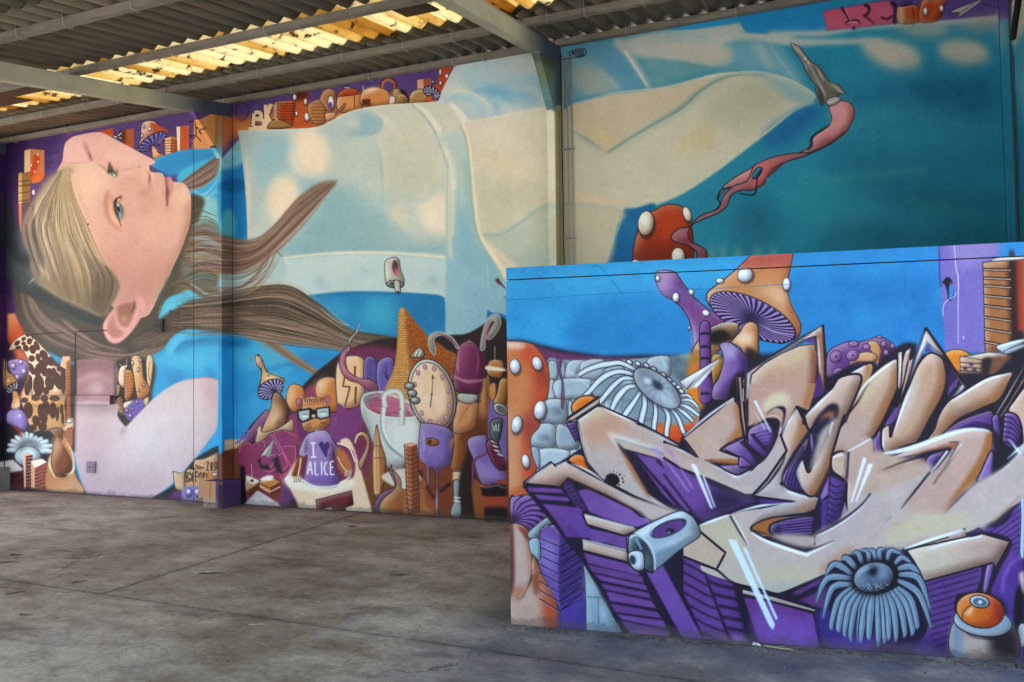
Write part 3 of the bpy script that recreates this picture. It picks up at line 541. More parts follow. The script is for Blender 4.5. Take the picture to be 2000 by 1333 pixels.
    S("1600,-300 1602,0 1600,300 1605,600 1590,900 1575,1040", (7, 9, 9, 8), '#c9cfc0', 2.2, clip=ap); S("1620,-280 1632,0 1625,420", (3, 8, 6), '#d3d1bb', 2.2, clip=ap); S("1597,-100 1590,300 1597,560", 1.4, '#86a8ac', 1, .8, clip=ap)
    S("1845,600 1855,900 1850,1060", 3, '#a9ccd2', 1.6, .9, clip=ap); S("1820,560 1815,880", 2, '#9ec4cc', 2, .7, clip=ap); S("1680,840 1960,900", 3, '#9cc3cf', 2, .7, clip=ap)
    # shoulder strap curves
    T(380, 100, 3.3333)
    S("1430,345 1500,390 1580,500 1640,640 1680,760 1690,900", (3, 12, 13, 9), '#dddccb', 1.6, clip=ap); S("1400,342 1470,400 1550,500 1610,640 1650,760", (1, 3, 2), '#8fafae', 1.2, .9, clip=ap)
    S("1660,330 1720,400 1780,480", (3, 14, 12), '#dadccf', 1.6, clip=ap); S("1720,330 1800,420 1850,440", (2, 10, 8), '#9cbfc6', 5, .8, clip=ap)
    P("1560,560 1720,520 1780,760 1790,900 1720,900 1680,760 1640,640", '#b4c6be', 6, .8, clip=ap); S("1735,690 1770,800 1790,1000 1830,1150", (3, 7, 4), '#8cb2b6', 3, .9, clip=ap)
    # the blue skirt gap under the hem
    T(380, 330, 3.2258)
    sk = P("700,800* 780,788 960,773 1200,775 1480,790 1560,805 1580,840 1580,960 1575,1040 1450,1035 1300,1060 1180,1050 1000,1000 860,920", '#2585bd', 1)
    E(1180, 920, 130, 110, 0, '#42acd0', 16, .9, clip=sk); E(900, 880, 90, 60, 20, '#37a0cc', 12, .9, clip=sk); P("1300,800 1580,800 1570,1030 1320,1040", '#2379b0', 14, .8, clip=sk)
    S("820,810 960,785 1200,785 1560,812", (1, 5, 3), '#1d6fa8', 2.5, .8, clip=sk)
    P("1585,540 1960,820 1975,1062 1580,1045", '#94bdca', 1.5, sm=0); P("1700,700 1960,820 1970,1050 1760,1040", '#88b4c6', 8, .7)
    P("1845,900 1870,905 1970,935 1970,1060 1850,1055", '#1f6fb0', 1)
    # blue dress under the hair, middle bay
    P("170,1080 340,1075 460,1090 700,1120 900,1140 880,1200 800,1260 740,1320 560,1500 330,1700 170,1900 150,1400", '#2f98d2', 1.2)
    P("230,1130 420,1110 600,1130 700,1200 500,1280 260,1250", '#4db0dc', 12, .8); P("170,1080 330,1080 330,1110 170,1120", '#1d6fae', 5, .8); P("600,1200 800,1140 870,1200 700,1300", '#2a88c4', 8, .8)
    S("330,1300 560,1240 760,1200", (2, 8, 2), '#2579b4', 4, .7); S("240,1500 420,1380 560,1360", (2, 8, 2), '#2478b4', 4, .7); P("220,1550 360,1400 420,1480 260,1640", '#3fa4d8', 9, .8); S("300,1350 330,1500 300,1600", (2, 6, 2), '#2a84be', 3, .6)
    P("330,450 345,430 560,560 560,700 400,720 230,800 170,800 170,640", '#a9c6ca', 3)
    # ---- flying hair, upper lock
    m = P("0,400 140,410 340,460 430,440 500,370 580,270 680,170 780,100 890,86 830,150 760,220 680,330 580,450 480,530 380,590 260,650 140,650 0,640 -60,560", '#705b4b', 3)
    B("-20,430 140,440 360,470 520,370 680,180 890,86", "-20,620 140,650 300,640 480,530 680,330 885,90", 120, ['#8f776b', '#5a473d', '#a38b80', '#6b5446', '#b09a8e', '#4a3a32'], (2, 3, .6), .8, .6)
    B("-20,400 40,390 100,410 200,470", "-30,600 0,610 100,600 200,640", 40, ['#7c6452', '#5d4a3c', '#94796a', '#453629', '#9fd0dc'], (1, 2.6, 1), .8, .6)
    S("-10,275 40,265 140,300", (1, 2.5, 1), '#6b5444'); S("-10,330 60,300 140,330", (1, 2, 1), '#7b6453')
    for t in ("0,760 120,780 300,740 420,620 470,500", "140,790 300,780 400,720 480,600 520,480", "300,740 440,620 490,490", "60,730 240,760 380,690 440,560", "480,430 520,520 555,555"): S(t, (1, 4, 1.5), '#7f6759', .9, .9)
    S("160,795 310,770 420,690 500,560", (1, 1.5, 1), '#b79d90', .8, .8)
    # lower lock
    m = P("-230,960 -120,880 -20,830 140,810 300,780 440,745 560,740 660,770 740,830 840,930 940,1010 1080,1035 1240,1060 1290,1080 1270,1180 1180,1200 1020,1170 900,1130 700,1110 500,1090 300,1040 140,1030 -20,1010 -140,1020 -230,1040", '#4b4238', 2)
    P("420,790 620,770 760,880 860,980 700,960 480,930 400,860", '#38332c', 8, .9, clip=m); P("1050,1040 1280,1060 1270,1180 1150,1190 1060,1130", '#554a3f', 7, .7, clip=m)
    B("-20,880 140,880 300,900 520,960 760,980 980,1050 1280,1110", "-20,1000 140,1010 300,1030 520,1080 760,1110 980,1140 1260,1190", 90, ['#8c776a', '#6b5a4f', '#a69084', '#574a40', '#7b685c', '#433a33'], (1.5, 3.4, 1.2), .9, .6, clip=m)
    B("60,850 300,790 500,740 680,790 840,930 980,1020", "100,900 300,860 520,850 700,900 820,970 1000,1060", 60, ['#5b4f44', '#3c352e', '#6f6153', '#4a4036', '#857465'], (1, 2.6, 1), .8, .6)
    B("250,1030 400,1080 560,1180 740,1290 860,1360", "330,1030 480,1070 620,1170 780,1280 860,1350", 16, ['#8f7b6a', '#a99580', '#6d5c4e'], (2, 3, 1), .8, .8)
    S("330,1050 450,1140 520,1230", (2, 2, .5), '#9a9480', .9, .7); S("360,1060 500,1180 580,1290", (1, 1.5, .5), '#a09a80', .9, .6)
    B("0,400 340,440 500,350 660,170 800,80 905,70", "0,660 300,660 500,540 690,350 880,110", 70, ['#a58a7c', '#4f3e34', '#c0a698', '#6b5446', '#8a7264'], (.6, 1.1, .3), .4, .75, jit=.10)
    B("-150,820 200,770 560,715 760,820 1000,1010 1250,1040", "-150,1040 250,1060 560,1110 900,1150 1200,1215", 90, ['#a28c7c', '#463c32', '#bba594', '#665646', '#2f2922'], (.6, 1.2, .3), .4, .7, jit=.08)
    B("120,640 300,640 430,560 500,440", "100,800 280,800 440,720 560,520", 22, ['#7f6759', '#a58c7c', '#5a473a'], (.5, 1.1, .3), .4, .8, jit=.12)
    B("-60,420 60,400 140,420", "-60,640 60,620 150,640", 40, ['#8f7866', '#453629', '#a7917e', '#86c0d0'], (.5, 1.2, .4), .4, .8, jit=.1)
    # ---- dark foot of the middle bay
    T(380, 620, 3.2516)
    P("152,880* 260,850 330,720 420,620 460,600 500,560 640,480 760,360 860,280 930,230 1100,160 1300,130 1700,110 2010,90 2010,1400* 152,1400*", '#2f2529', 1)
    P("620,700 760,560 1100,520 1300,700 1300,1300 640,1300", '#742c62', 6); P("1150,900 2010,900 2010,1400 1150,1400", '#74442a', 6)
    P("300,780 430,610 470,600 500,700 400,800 280,860", '#6a2f80', 1.5, ln=1.2); P("690,480 760,420 780,500 860,520 960,560 960,800 640,800 600,620 650,600", '#8e3c74', 3)
    P("152,880 250,800 330,790 300,900 290,1060 152,1060", '#7a4a3a', 1, sm=0); P("190,780 330,770 270,830 190,850", '#d8bd98', 1.2, sm=0)
    for t in ("255,800 290,795 270,780", "290,790 300,740 305,785 320,735 318,780", "325,730 345,715 330,750 345,745"): S(t, 3, '#7a6cc0', sm=0)
    # magenta letters with thin light outlines
    mg = P("285,820 345,790 360,815 430,790 450,745 480,740 560,715 650,750 640,1000 560,1200 330,1200 300,960 270,900", '#8d3c74', .8, sm=0)
    P("430,790 500,740 620,760 560,900 440,930", '#7d4088', 8, .7, clip=mg)
    for t in ("285,860 290,820 340,795 360,815 440,785 450,830", "455,745 500,745 560,850 620,960", "480,740 545,855", "560,820 640,820 640,900 600,980 560,1005", "395,905 420,960 470,985 520,960 545,1000 560,1040", "480,880 510,870 500,930 480,950", "530,880 560,860 595,940 560,970", "650,755 560,715 480,740"):
        S(t, 1.3, '#e07ab4', .5, sm=0)
    P("395,905 440,890 480,970 420,965", '#2c2228', 1, sm=0); P("495,900 530,880 560,1000 520,980", '#2c2228', 1.5, sm=0)
    P("508,765 470,890 445,880 415,885", '#dfe4e4', .5, sm=0, ln=.8); P("508,765 440,880 460,895 480,885", '#8f9a98', .8, sm=0); P("430,880 470,895 450,940 420,930", '#8e3c74', .7)
    P("290,945 320,950 330,1200 290,1200", '#201a24', 1.2, sm=0)
    P("325,1020 360,1015 420,1050 400,1100 330,1110", '#dba47a', .7, ln=.8); P("330,1005 370,1020 410,1040 370,1060 335,1040", '#efe6dc', .8); P("340,1100 410,1050 410,1110 350,1150", '#6b3524', .8, sm=0); E(365, 1038, 12, 8, 0, '#5b3a30', .6); S("362,930 366,1030", 1, '#e6c6d0')
    P("412,1040 480,1010 545,1045 545,1100 480,1140 412,1080", '#c58248', .6, sm=0, ln=.8); P("415,1030 460,1005 500,1010 490,1035 440,1040", '#f2ece4', .8); P("480,1080 545,1050 545,1140 490,1170", '#7a3f2a', .6, sm=0)
    for y in (1060, 1082, 1104): S(f"413,{y-8} 480,{y+26} 545,{y-6}", 1.6, '#ead9c8' if y == 1082 else '#3c1c18', .5, sm=0)
    P("315,1200 400,1105 540,1190 560,1215", '#c9c6ce', .8, sm=0, g=(400, 1110, 430, 1210, '#dccfd0')); S("318,1190 400,1105 530,1185", 2.2, '#eef0f4', .8, sm=0)
    P("565,1060 600,1050 660,1120 650,1230 560,1210", '#6a3f7e', 1)
    # ---- big toadstool
    P("385,250 400,238 415,245 440,300 465,350 560,390 555,420 470,440 420,470 405,460 420,400 425,340 395,300", '#cf9560', .7, ln=1.4)
    P("385,260 400,245 410,290 400,300", '#f2e2c8', 3, .8); P("440,370 540,380 470,420", '#e9cfae', 4, .8)
    for x, y in ((404, 244), (430, 275), (460, 340), (422, 330), (470, 372), (416, 425)): E(x, y, 5, 7, 0, '#3a2520', .5)
    c.gills(483, 458, 505, 470, 86, 58, -28, '#4d4590', '#b3aee0', '#231a38', 34)
    P("500,485 545,490 590,580 590,640 560,690 520,705 490,740 425,735 440,680 480,590", '#c89262', .7, ln=1.6, g=(450, 700, 590, 600, '#7a4628')); P("510,520 550,600 530,680 470,690 490,600", '#ecd3b4', 8, .85); S("540,640 520,700", (2, 6, 1), '#5b2f1a', 3, .7)
    P("400,700 425,690 430,730 520,710 600,660 620,640 625,720 560,715 480,740 430,785 385,795 395,740", '#e6c8a2', .8, ln=1)
    # ---- cartoon mouse in the cup
    P("655,600 760,590 1000,600 1010,800 700,800", '#6a3080', 2)
    P("780,640 860,600 950,600 1010,620 1010,760 900,790 780,760", '#7a3d92', 3); S("880,640 940,670 1005,630", (2, 6, 2), '#b77cc8', 3, .7); E(955, 715, 16, 18, 0, '#8e3c74', 2, ln=1, lc='#c080c8')
    P("770,440 790,400 850,378 920,400 945,450 940,560 900,600 850,600 800,560 770,490", '#c77c3e', .8, ln=1.2); P("770,440 800,400 850,400 830,460 800,500", '#e8cdb0', 6, .8); E(840, 525, 24, 28, 0, '#8a4a60', 2); E(840, 530, 16, 20, 0, '#c06aa0', 1.5)
    P("582,520 600,440 640,425 690,450 705,540 650,600 610,590", '#c8824a', .8, ln=1.2); P("590,480 630,440 640,500 600,560", '#e6c29c', 5, .8); E(662, 540, 18, 26, 0, '#c06aa0', 1.5, ln=1)
    P("685,560 690,520 740,505 820,520 860,580 865,660 840,700 780,730 700,720 680,660", '#c88c58', .7, ln=.8)
    for i in range(9): S(f"{700+i*14},{520-4*(i%3)} {705+i*14},{545}", (3, 1), '#5b2c20', .6)
    S("690,560 780,545 860,560", 3, '#b5764a', 1.5)
    P("648,590 735,575 760,590 780,575 862,565 862,635 800,652 770,640 740,650 690,672 660,655", '#211c1e', .6, sm=0)
    P("660,600 728,588 728,640 690,660 668,645", '#a8bcc4', .6, sm=0); P("778,585 850,575 852,630 800,642 780,630", '#a8bcc4', .6, sm=0)
    E(700, 628, 20, 9, 0, '#e8eef0', .8); E(815, 612, 24, 9, -3, '#e8eef0', .8); P("680,622 700,612 725,622 700,620", '#66757c', 1); P("790,608 815,598 845,606 815,606", '#66757c', 1)
    E(756, 628, 14, 13, 0, '#e2b59c', .6, ln=.7)
    for t in ("700,690 740,675", "690,705 742,690", "705,715 745,700", "850,680 800,678", "850,695 790,690", "840,668 795,670"): S(t, 1, '#3a2218')
    P("762,715 800,715 795,755 775,758 765,740", '#f0f0ec', .6, ln=.8); S("780,718 782,755", 1, DK)
    # shirt
    sh = P("715,745 760,725 820,715 860,740 880,780 930,850 925,880 890,885 880,850 890,950 925,1030 900,1075 800,1080 700,1065 705,960 715,880 690,890 660,870 680,800", '#9a82cc', .7, ln=1.2)
    P("860,860 900,890 930,1010 920,1070 870,1075 880,950", '#4a2d6c', 6, .8, clip=sh); P("700,980 880,980 880,1080 700,1075", '#7a5cc0', 10, .7, clip=sh); S("715,760 705,870", (1, 5, 2), '#3c2460', 2, .7, clip=sh); S("870,790 885,860", (1, 5, 2), '#3c2460', 2, .7, clip=sh)
    P("790,810 808,790 825,805 845,790 858,815 845,850 838,888 815,860", '#46307c', .5, sm=1)
    for t in ("735,800 770,798", "753,800 755,888", "738,890 775,888"): S(t, 3, '#efeaf6', .5)
    for t in ("716,1000 735,915 748,1000", "722,968 745,968", "765,918 766,1000 788,1000", "806,918 808,1002", "845,922 828,928 823,965 832,998 848,998", "885,915 862,918 864,1000 888,998", "863,955 882,953"): S(t, 2.5, '#efeaf6', .5, sm=0)
    # arms and cup
    P("570,1030* 650,905 680,890 640,1010 700,1060 800,1090 900,1080 930,1040 1010,1010 1010,860 920,795 1000,800 1120,1200* 1130,1260* 655,1240* 640,1160 600,1080", '#e3cbb0', .7)
    P("905,830 960,860 1000,960 960,1000 920,930", '#b87244', 4); P("640,1000 680,900 660,1010", '#a05a34', 2); S("905,800 980,830 1020,920", 2.6, '#f4efe4', .6)
    P("655,905 620,990 600,1030 640,1010 690,900", '#93502c', 1); P("570,1025 650,1000 720,1060 880,1080 1000,1030 1010,1060 860,1120 700,1100 600,1080", '#efe8dc', 3); S("575,1028 640,1010 760,1075 900,1070 990,1010", 3, '#fbf6ec', .8)
    P("662,880 640,960 620,1010 660,1000 690,900", '#7e3f24', 1.5); P("905,850 960,880 990,950 940,990 910,920", '#b87244', 3)
    for t in ("675,892 668,950 655,1012", "908,885 935,940 975,985"): S(t, 5.5, '#3a2218'); S(t, 4, '#dcb890')
    for k in range(4): S(f"{632+k*12},1010 {630+k*12},1050", 2.2, '#e4c8ac', .6); S(f"{638+k*12},1012 {636+k*12},1048", .7, DK); S(f"{962+k*12},970 {955+k*12},1010", 2.2, '#e4c8ac', .6); S(f"{968+k*12},972 {961+k*12},1008", .7, DK)
    P("770,1160 1000,1100 1010,1190 960,1210 960,1240 870,1240 870,1205 775,1225", '#6b2a2c', .6, sm=0, ln=1); P("880,1215 925,1205 925,1240 880,1240", '#6b2a2c', .6, sm=0)
    P("650,1230 600,1220 620,1150 650,1180", '#3d2430', 2)

    # ================= right end of the middle bay =================
    T(680, 580, 2.9625)
    P("-40,330 300,330 300,700 100,780 -40,700", '#6d2f62', 4)
    P("-60,380 90,362 90,600 -20,650 -60,640", '#e0bd94', .7, ln=1.2); S("-10,400 -30,520 10,520 -20,640", 3, '#7a3c28', sm=0); S("40,400 38,470", 4, '#7a3c28'); S("45,520 40,620", 4, '#7a3c28')
    P("95,362 165,370 165,540 100,560", '#5d4d9a', .7, ln=1.2); P("172,380 260,362 265,540 175,545", '#6a5ab0', .7, ln=1.2); S("205,430 230,480 215,400", 1.4, DK)
    # pink slime from the little rocket
    P("-10,290 10,285 15,310 -5,330 -15,370 0,430 60,470 130,480 165,510 170,545 120,540 60,500 0,480 -40,430 -50,350", '#a04f8c', .7, ln=1.2); S("-30,320 -35,390 0,450 80,480", (1, 4, 1), '#dc8cc8', 1.6, .8)
    P("-60,620 0,660 70,640 90,720 60,780 -20,800 -60,780", '#7a3d8c', 1.5)
    P("68,160 50,210 25,250 -5,290 5,245 40,205", '#8b9c98', .5, ln=.9); S("68,158 45,212", 1.2, '#e0e8e6')
    # brick cone
    cone = P("292,90* 300,70 320,66 345,90* 450,215 560,300 640,370 660,660 400,700 250,680 180,620 210,540 260,430 280,320", '#b57a3c', .7)
    P("292,90 325,68 335,200 350,400 360,600 230,640 200,560 260,430 282,300", '#d0a05c', 1.5, clip=cone); P("345,90 460,220 640,370 640,560 440,520 360,330", '#9c5526', 5, .9, clip=cone)
    rng = np.random.default_rng(3)
    for r in range(44):
        y = 90+r*13.5; off = (r % 2)*9
        S(f"200,{y+8} 335,{y-2}", .7, '#5f3414', .5, .7, clip=None if y < 0 else cone); S(f"330,{y-2} 640,{y+66}", .7, '#4d2410', .5, .65, clip=cone)
        for k in range(34):
            x = 180+k*18+off; yy = y+(8-(x-200)*.07 if x < 335 else (x-335)*.22-2)
            S(f"{x},{yy} {x},{yy+12}", .7, '#5f3414', .4, .6, clip=cone)
            if rng.random() < .3: E(x+8, yy+6, 7, 4, 8, '#e0b878' if x < 335 else '#c9762e', .6, .7, clip=cone)
    # big white mug
    mug = P("70,600 90,560 150,545 220,545 300,600 430,640 430,720 420,900 340,960 300,1000 250,1010 200,940 150,860 110,760 75,680", '#c3cccc', .8, ln=1.2)
    P("85,600 110,565 190,555 330,600 420,680 330,700 200,690 110,650", '#b3679c', 1.2, ln=2.2, lc='#e6ecec'); P("85,600 100,570 190,552 160,590 110,620", '#6b7a78', 3, .8)
    for r_ in (12, 26, 42): E(165, 610, r_, r_*.6, 0, '#b3679c', 0, 0, ln=.9, lc='#7d3f70')
    P("75,640 110,700 150,860 200,940 240,1000 170,960 100,800", '#8fa09f', 6, .8, clip=mug); P("240,730 420,720 410,860 300,960 260,850", '#dfe6e6', 10, .8, clip=mug)
    S("215,640 205,580 235,550 290,550 315,600 310,740", 11, '#8a9896', .8); S("215,640 207,580 237,552 288,552 311,600 306,740", 8, '#d3dbda', .8)
    S("205,640 200,760 240,860 320,930", (9, 9, 5), '#8c9c9a', .8); S("207,640 205,760 245,850 318,918", (7, 6, 2), '#dfe6e6', 1.2)
    # clock
    T(680, 580, 2.9625)
    P("360,350 375,325 400,300 420,295 440,330 430,355 400,350", '#9aa19c', .7, ln=1.3); S("385,350 400,310", 2, '#dfe4e0'); S("405,350 425,310", 2, '#dfe4e0')
    P("560,640 640,640 640,860 580,980 540,1000", '#5b2f1c', 2)
    # coat figure in a purple hat, arm and boot
    P("600,780 640,700 745,620 770,600 770,480 800,450 820,490 820,700 815,820 720,840 690,1000 650,1060 660,1080 580,1040 575,900", '#8c542c', 1, ln=1.5)
    P("770,480 790,455 812,480 812,660 760,700", '#b37846', 4, .9); P("585,860 640,820 620,900 600,1000 585,960", '#b9803f', 5, .9); P("700,700 780,700 800,800 720,820 640,860", '#5c3018', 8, .8)
    P("640,600 745,610 745,700 720,770 610,780", '#c78e60', .8, ln=1)
    P("640,560 740,565 745,600 700,620 640,600", '#aeb4b2', 1, ln=1)
    P("580,1015 660,1015 660,1060 600,1065 578,1045", '#dcc0a0', .7, ln=1)
    P("655,1000 720,840 740,1000 760,1100 740,1290 650,1290 640,1100", '#2f1b18', 2.5)
    P("610,1070 645,1070 640,1160 655,1200 650,1275 600,1272 595,1230 612,1180", '#8fa2a0', .8, ln=1.2); S("612,1160 650,1165", 2, '#e8eeee'); S("610,1178 648,1185", 2, '#e8eeee')
    hat = P("618,540 610,460 622,380 640,290 680,258 720,255 760,300 795,340 800,460 780,470 770,550 700,560", '#6f2a66', .8, ln=1.5)
    P("640,310 680,265 690,380 660,460 630,450", '#94508c', 8, .8, clip=hat); P("750,300 800,340 790,460 750,540 760,420", '#47163f', 6, .8, clip=hat); S("610,455 680,485 780,480", (2, 3, 2), '#c08cb8', 1); E(703, 262, 17, 9, 5, '#a8629c', .8, ln=.8)
    for t, in (("640,290 600,235 550,208 500,205 465,240 470,300 500,340 505,300 495,250 540,222 600,260 630,300",), ("765,300 780,200 810,125 850,100 880,120 875,180 830,240 800,240 825,190 850,140 820,150 795,220 790,300",)): P(t, '#8e9693', .8, ln=1.3, lc='#b9c0bc')
    S("520,212 580,240 625,285", (1, 4, 1), '#7a3a66', 1.2); S("835,135 805,190 785,270", (1, 5, 2), '#b2608c', 1.5)
    P("450,190 640,205 900,230 930,240 930,420 800,420 800,340 760,290 640,270 620,340 520,290", '#4a2038', 8, .0)
    cl = E(486, 570, 136, 214, -14, '#4a4a50', .8, .9)
    E(486, 568, 134, 212, -14, '#b8bfbe', .8, ln=1.6); E(486, 570, 117, 194, -14, '#e7c9aa', .8, ln=1.2)
    for a_ in range(12):
        r = np.radians(a_*30); u, v = 96*np.sin(r), -168*np.cos(r); q = np.radians(-14)
        x, y = 486+u*np.cos(q)-v*np.sin(q), 570+u*np.sin(q)+v*np.cos(q)
        E(x, y, 10, 15, -14, '#e7c9aa', .4, ln=1.6, lc='#8f62a8'); S(f"{x-3},{y-7} {x+4},{y+6}", 1.3, '#8f62a8')
    for x in (430, 470, 520, 550): S(f"{x},480 {x-10},600 {x+6},680", (2, 9, 2), '#f0e0cc', 4, .6)
    S("474,640 484,560 490,455", (2.6, 1.8, 1), '#5b6262', .5); P("490,445 498,475 482,475", '#4a5050', .5, sm=0); E(484, 565, 6, 6, 0, '#4a5050')
    for x, y in ((355, 517), (370, 558), (388, 600)): E(x, y, 28, 20, 5, '#8d9492', .7, ln=1.5); E(x-5, y-6, 14, 7, 5, '#c8cdca', 1.2)
    # violet icing and cakes
    P("415,760 440,730 600,780 590,980 530,1010 522,1100 520,1260 505,1255 505,1040 475,990 470,1080 455,1105 445,980 410,930", '#7d68bc', .8, ln=1.2)
    P("430,770 500,780 520,900 450,900", '#9a88d4', 8, .8); E(485, 840, 40, 22, 8, '#a86a40', .7, ln=1.2); E(470, 840, 14, 16, 0, '#5b2d1c', 1)
    P("410,940 450,1000 455,1110 500,1140 505,1250 440,1230 410,1050", '#95502e', 1.5); P("525,1020 600,990 600,1100 590,1260 530,1260", '#7a3f24', 1.5); S("415,1000 445,1080 500,1170", 6, '#2a1418', 1.5); S("530,1130 590,1080", 6, '#2a1418', 1.5)
    P("690,830 790,800 815,850 890,990 930,1040 930,1090 880,1060 840,1085 790,1090 760,1060 730,960", '#7d68bc', .8, ln=1.2); P("740,960 860,1000 900,1060 780,1060", '#9a88d4', 6, .8)
    P("820,600 935,600 935,960 900,940 860,840 815,840", '#7a68b4', 1.5)
    P("730,1080 790,1090 840,1085 880,1060 930,1090 935,1300 780,1290 740,1180", '#a04a34', 1); P("755,1105 935,1100 935,1150 770,1150", '#201418', 1.5); P("775,1225 935,1225 935,1300 790,1300", '#281618', 2)
    P("715,1080 760,1080 790,1290 740,1290", '#8f5430', 1.5)
    S("800,810 800,900 730,950 722,1090", 4, '#4d1c40', .7); S("800,812 799,898 729,948 721,1088", 2.4, '#a85c94', .7)
    P("800,850 830,820 865,840 890,920 930,960 925,995 870,1000 820,930", '#5b1f42', .8, ln=1.4)
    for k, (x, y) in enumerate(((845, 840), (852, 866), (862, 892), (880, 915))): E(x, y, 24, 8, 20, '#e2c8d8', .6, ln=1)
    P("820,760 830,715 890,705 890,760 870,840 830,820", '#4c5a5c', .8, ln=1.4); S("835,740 845,780 855,735 862,780", 1.8, '#c8d0d0', sm=0); S("872,735 870,780 M".replace(' M', ''), 1.6, '#c8d0d0')
    P("805,400 830,365 890,370 900,420 880,470 810,455", '#b97a46', .7, ln=1.2); P("802,400 900,415 905,430 805,425", '#efe4d4', .7); S("848,285 850,380", 1, '#d8c8c0')
    P("815,520 850,500 850,590 820,580", '#c68c58', .8); P("880,480 925,480 925,560 905,640 840,620 860,560", '#b98a4a', .8, ln=1.2, g=(860, 540, 925, 560, '#8a5c2c')); E(882, 650, 46, 30, 32, '#c2c8c8', .8, ln=1.4); E(886, 652, 34, 20, 32, '#5f6668', 1.2)
    # small towers
    P("165,740 190,850 215,930 215,1010 190,1140 150,1140 140,930 150,860", '#b27440', .7, ln=1); P("165,740 178,860 180,1140 150,1140 145,930 150,860", '#d8a874', .8, sm=0); S("150,935 215,930", 1, DK); S("150,865 195,862", 1, DK)
    P("190,1040 340,990 430,1050 440,1100 330,1160 300,1120", '#d6cbbc', 1.5); 
    P("250,970 240,1010 262,1060 265,1100 200,1130 160,1180 150,1230 190,1245 200,1180 290,1110 280,1040 255,1010", '#5f2f7c', .9, ln=1)
    P("255,1000 300,1050 310,1110 350,1130 340,1260 190,1250 195,1180 270,1110 275,1060", '#b0723e', 1, ln=1, g=(200, 1150, 340, 1200, '#8a5030')); P("330,1120 440,1060 450,1200 500,1250 330,1265", '#a4683a', 2.5)
    P("325,855 365,846 396,855 410,1080 412,1250 350,1250 335,1080", '#a8633c', .6, sm=0, ln=1.2); P("365,870 396,858 412,1250 372,1250", '#7c4228', .6, sm=0); P("325,855 365,845 396,853 362,868", '#dba98a', .5, sm=0)
    for y in range(885, 1250, 26): S(f"332,{y} 366,{y+12} 408,{y-4}", 1.2, '#2c1512', .5, sm=0); S(f"332,{y+4} 366,{y+16} 408,{y}", .6, '#e2b596', .4, .8, sm=0)
    P("30,850 45,800 80,780 115,800 125,850 110,920 75,1000 60,960 80,920 105,860 95,820 70,805 50,840", '#c99266', .8, ln=1.3); S("40,850 50,805 80,788", 1.6, '#f4e8d8', .7)
    P("-100,850 0,845 60,900 70,980 90,1060 150,1230 150,1250 -120,1240", '#dcbf9f', 1.2, a=.0)
    S("330,600 360,660 400,700", (1, 4, 2), '#f4f6f6', 2, .7); S("85,640 120,760 170,880 230,980", (1, 5, 1), '#6f7f80', 4, .6); S("300,1000 330,960 335,935", 3, '#7d8d8c', 2, .7)
    S("120,590 160,575 210,575", 1.3, '#d69cc4', .6, .8); S("250,680 330,695 410,690", 1.3, '#d69cc4', .6, .8)
    for x, y in ((270, 670), (300, 650), (350, 670), (130, 630), (190, 600)): E(x, y, 7, 4, 0, '#8f4a80', .6)
    S("430,770 440,840 435,900", (1, 4, 1), '#c4b8ee', 1.6, .8); S("512,1110 513,1230", (1, 2.5, 1), '#c4b8ee', .8, .9); S("462,1000 463,1080", (1, 2.5, 1), '#c4b8ee', .8, .9); S("560,790 575,870 560,960", (2, 6, 2), '#5a4a96', 3, .6)
    S("590,900 600,840 640,800", (1, 5, 1), '#dca260', 2.5, .8); S("800,470 806,560 800,660", (1, 5, 1), '#3f2010', 2.5, .7); S("783,480 778,560 782,640", (1, 4, 1), '#dca878', 2, .8)
    for t in ("660,700 690,640 730,615", "650,760 700,740 740,700", "640,730 660,680"): S(t, (.6, 1.4, .6), '#7a4426', .8, .8)
    S("640,310 632,400 640,440", (1, 4, 1), '#d79ccc', 1.5, .8); S("748,300 752,380 745,450", (.8, 2, .8), '#d79ccc', 1, .7); S("610,465 690,495 780,488", (1, 2, 1), '#e2b4dc', .8, .9)
    for k in range(16): S(f"{470+k*9},{230-k*1.4+10*(k-8)**2/60} {466+k*9},{222-k*1.4+10*(k-8)**2/60}", .8, '#eef0ee', .3, .8)
    P("900,820 935,760 935,960 900,940", '#6d5aa8', 3, .6); P("840,1100 935,1105 935,1095 840,1080", '#2a1418', 1.5); S("760,1090 800,1105 860,1090 900,1105 935,1100", (1, 2, 1), '#c9bdf0', .8, .8)
    for t in ("165,745 167,1130", "192,930 192,1130", "180,860 182,930"): S(t, .7, '#5b3418', .4, .8)
    P("430,985 520,1030 500,1180 420,1100", '#7a3a26', 5, .5)
    # what the low wall hides: the dark ground and more of the still life run on
    T(); P("1002,660 1200,690 1500,720 1800,700 2060,720 2060,1100 1002,1100", '#33233f', 3, sm=0); P("1002,650 1080,640 1140,700 1100,900 1120,1100 1002,1100", '#7a4427', 2)
    for i in range(14): P(f"{1130+i*68},{1100} {1134+i*68},{760+(i*53)%130} {1172+i*68},{752+(i*53)%130} {1176+i*68},{1100}", ('#a5653c', '#7a3b5e', '#6a5aa0', '#c09468')[i % 4], .6, sm=0, ln=1.2)
    # floating paint cap with an eye
    T(380, 330, 3.2258)
    cap = P("1200,590 1240,560 1285,568 1300,640 1322,700 1310,745 1260,752 1212,735 1200,680", '#b3b6ae', .6, ln=1)
    P("1270,575 1320,700 1300,745 1280,700", '#7c827c', 4, .8, clip=cap); S("1212,600 1220,700", (2, 6, 2), '#e4e6e0', 2, .8, clip=cap); E(1265, 622, 19, 46, -5, '#4d3a3c', .7); E(1272, 650, 14, 26, -5, '#c26a80', .8); E(1264, 630, 7, 12, 0, '#8c4050', .6)
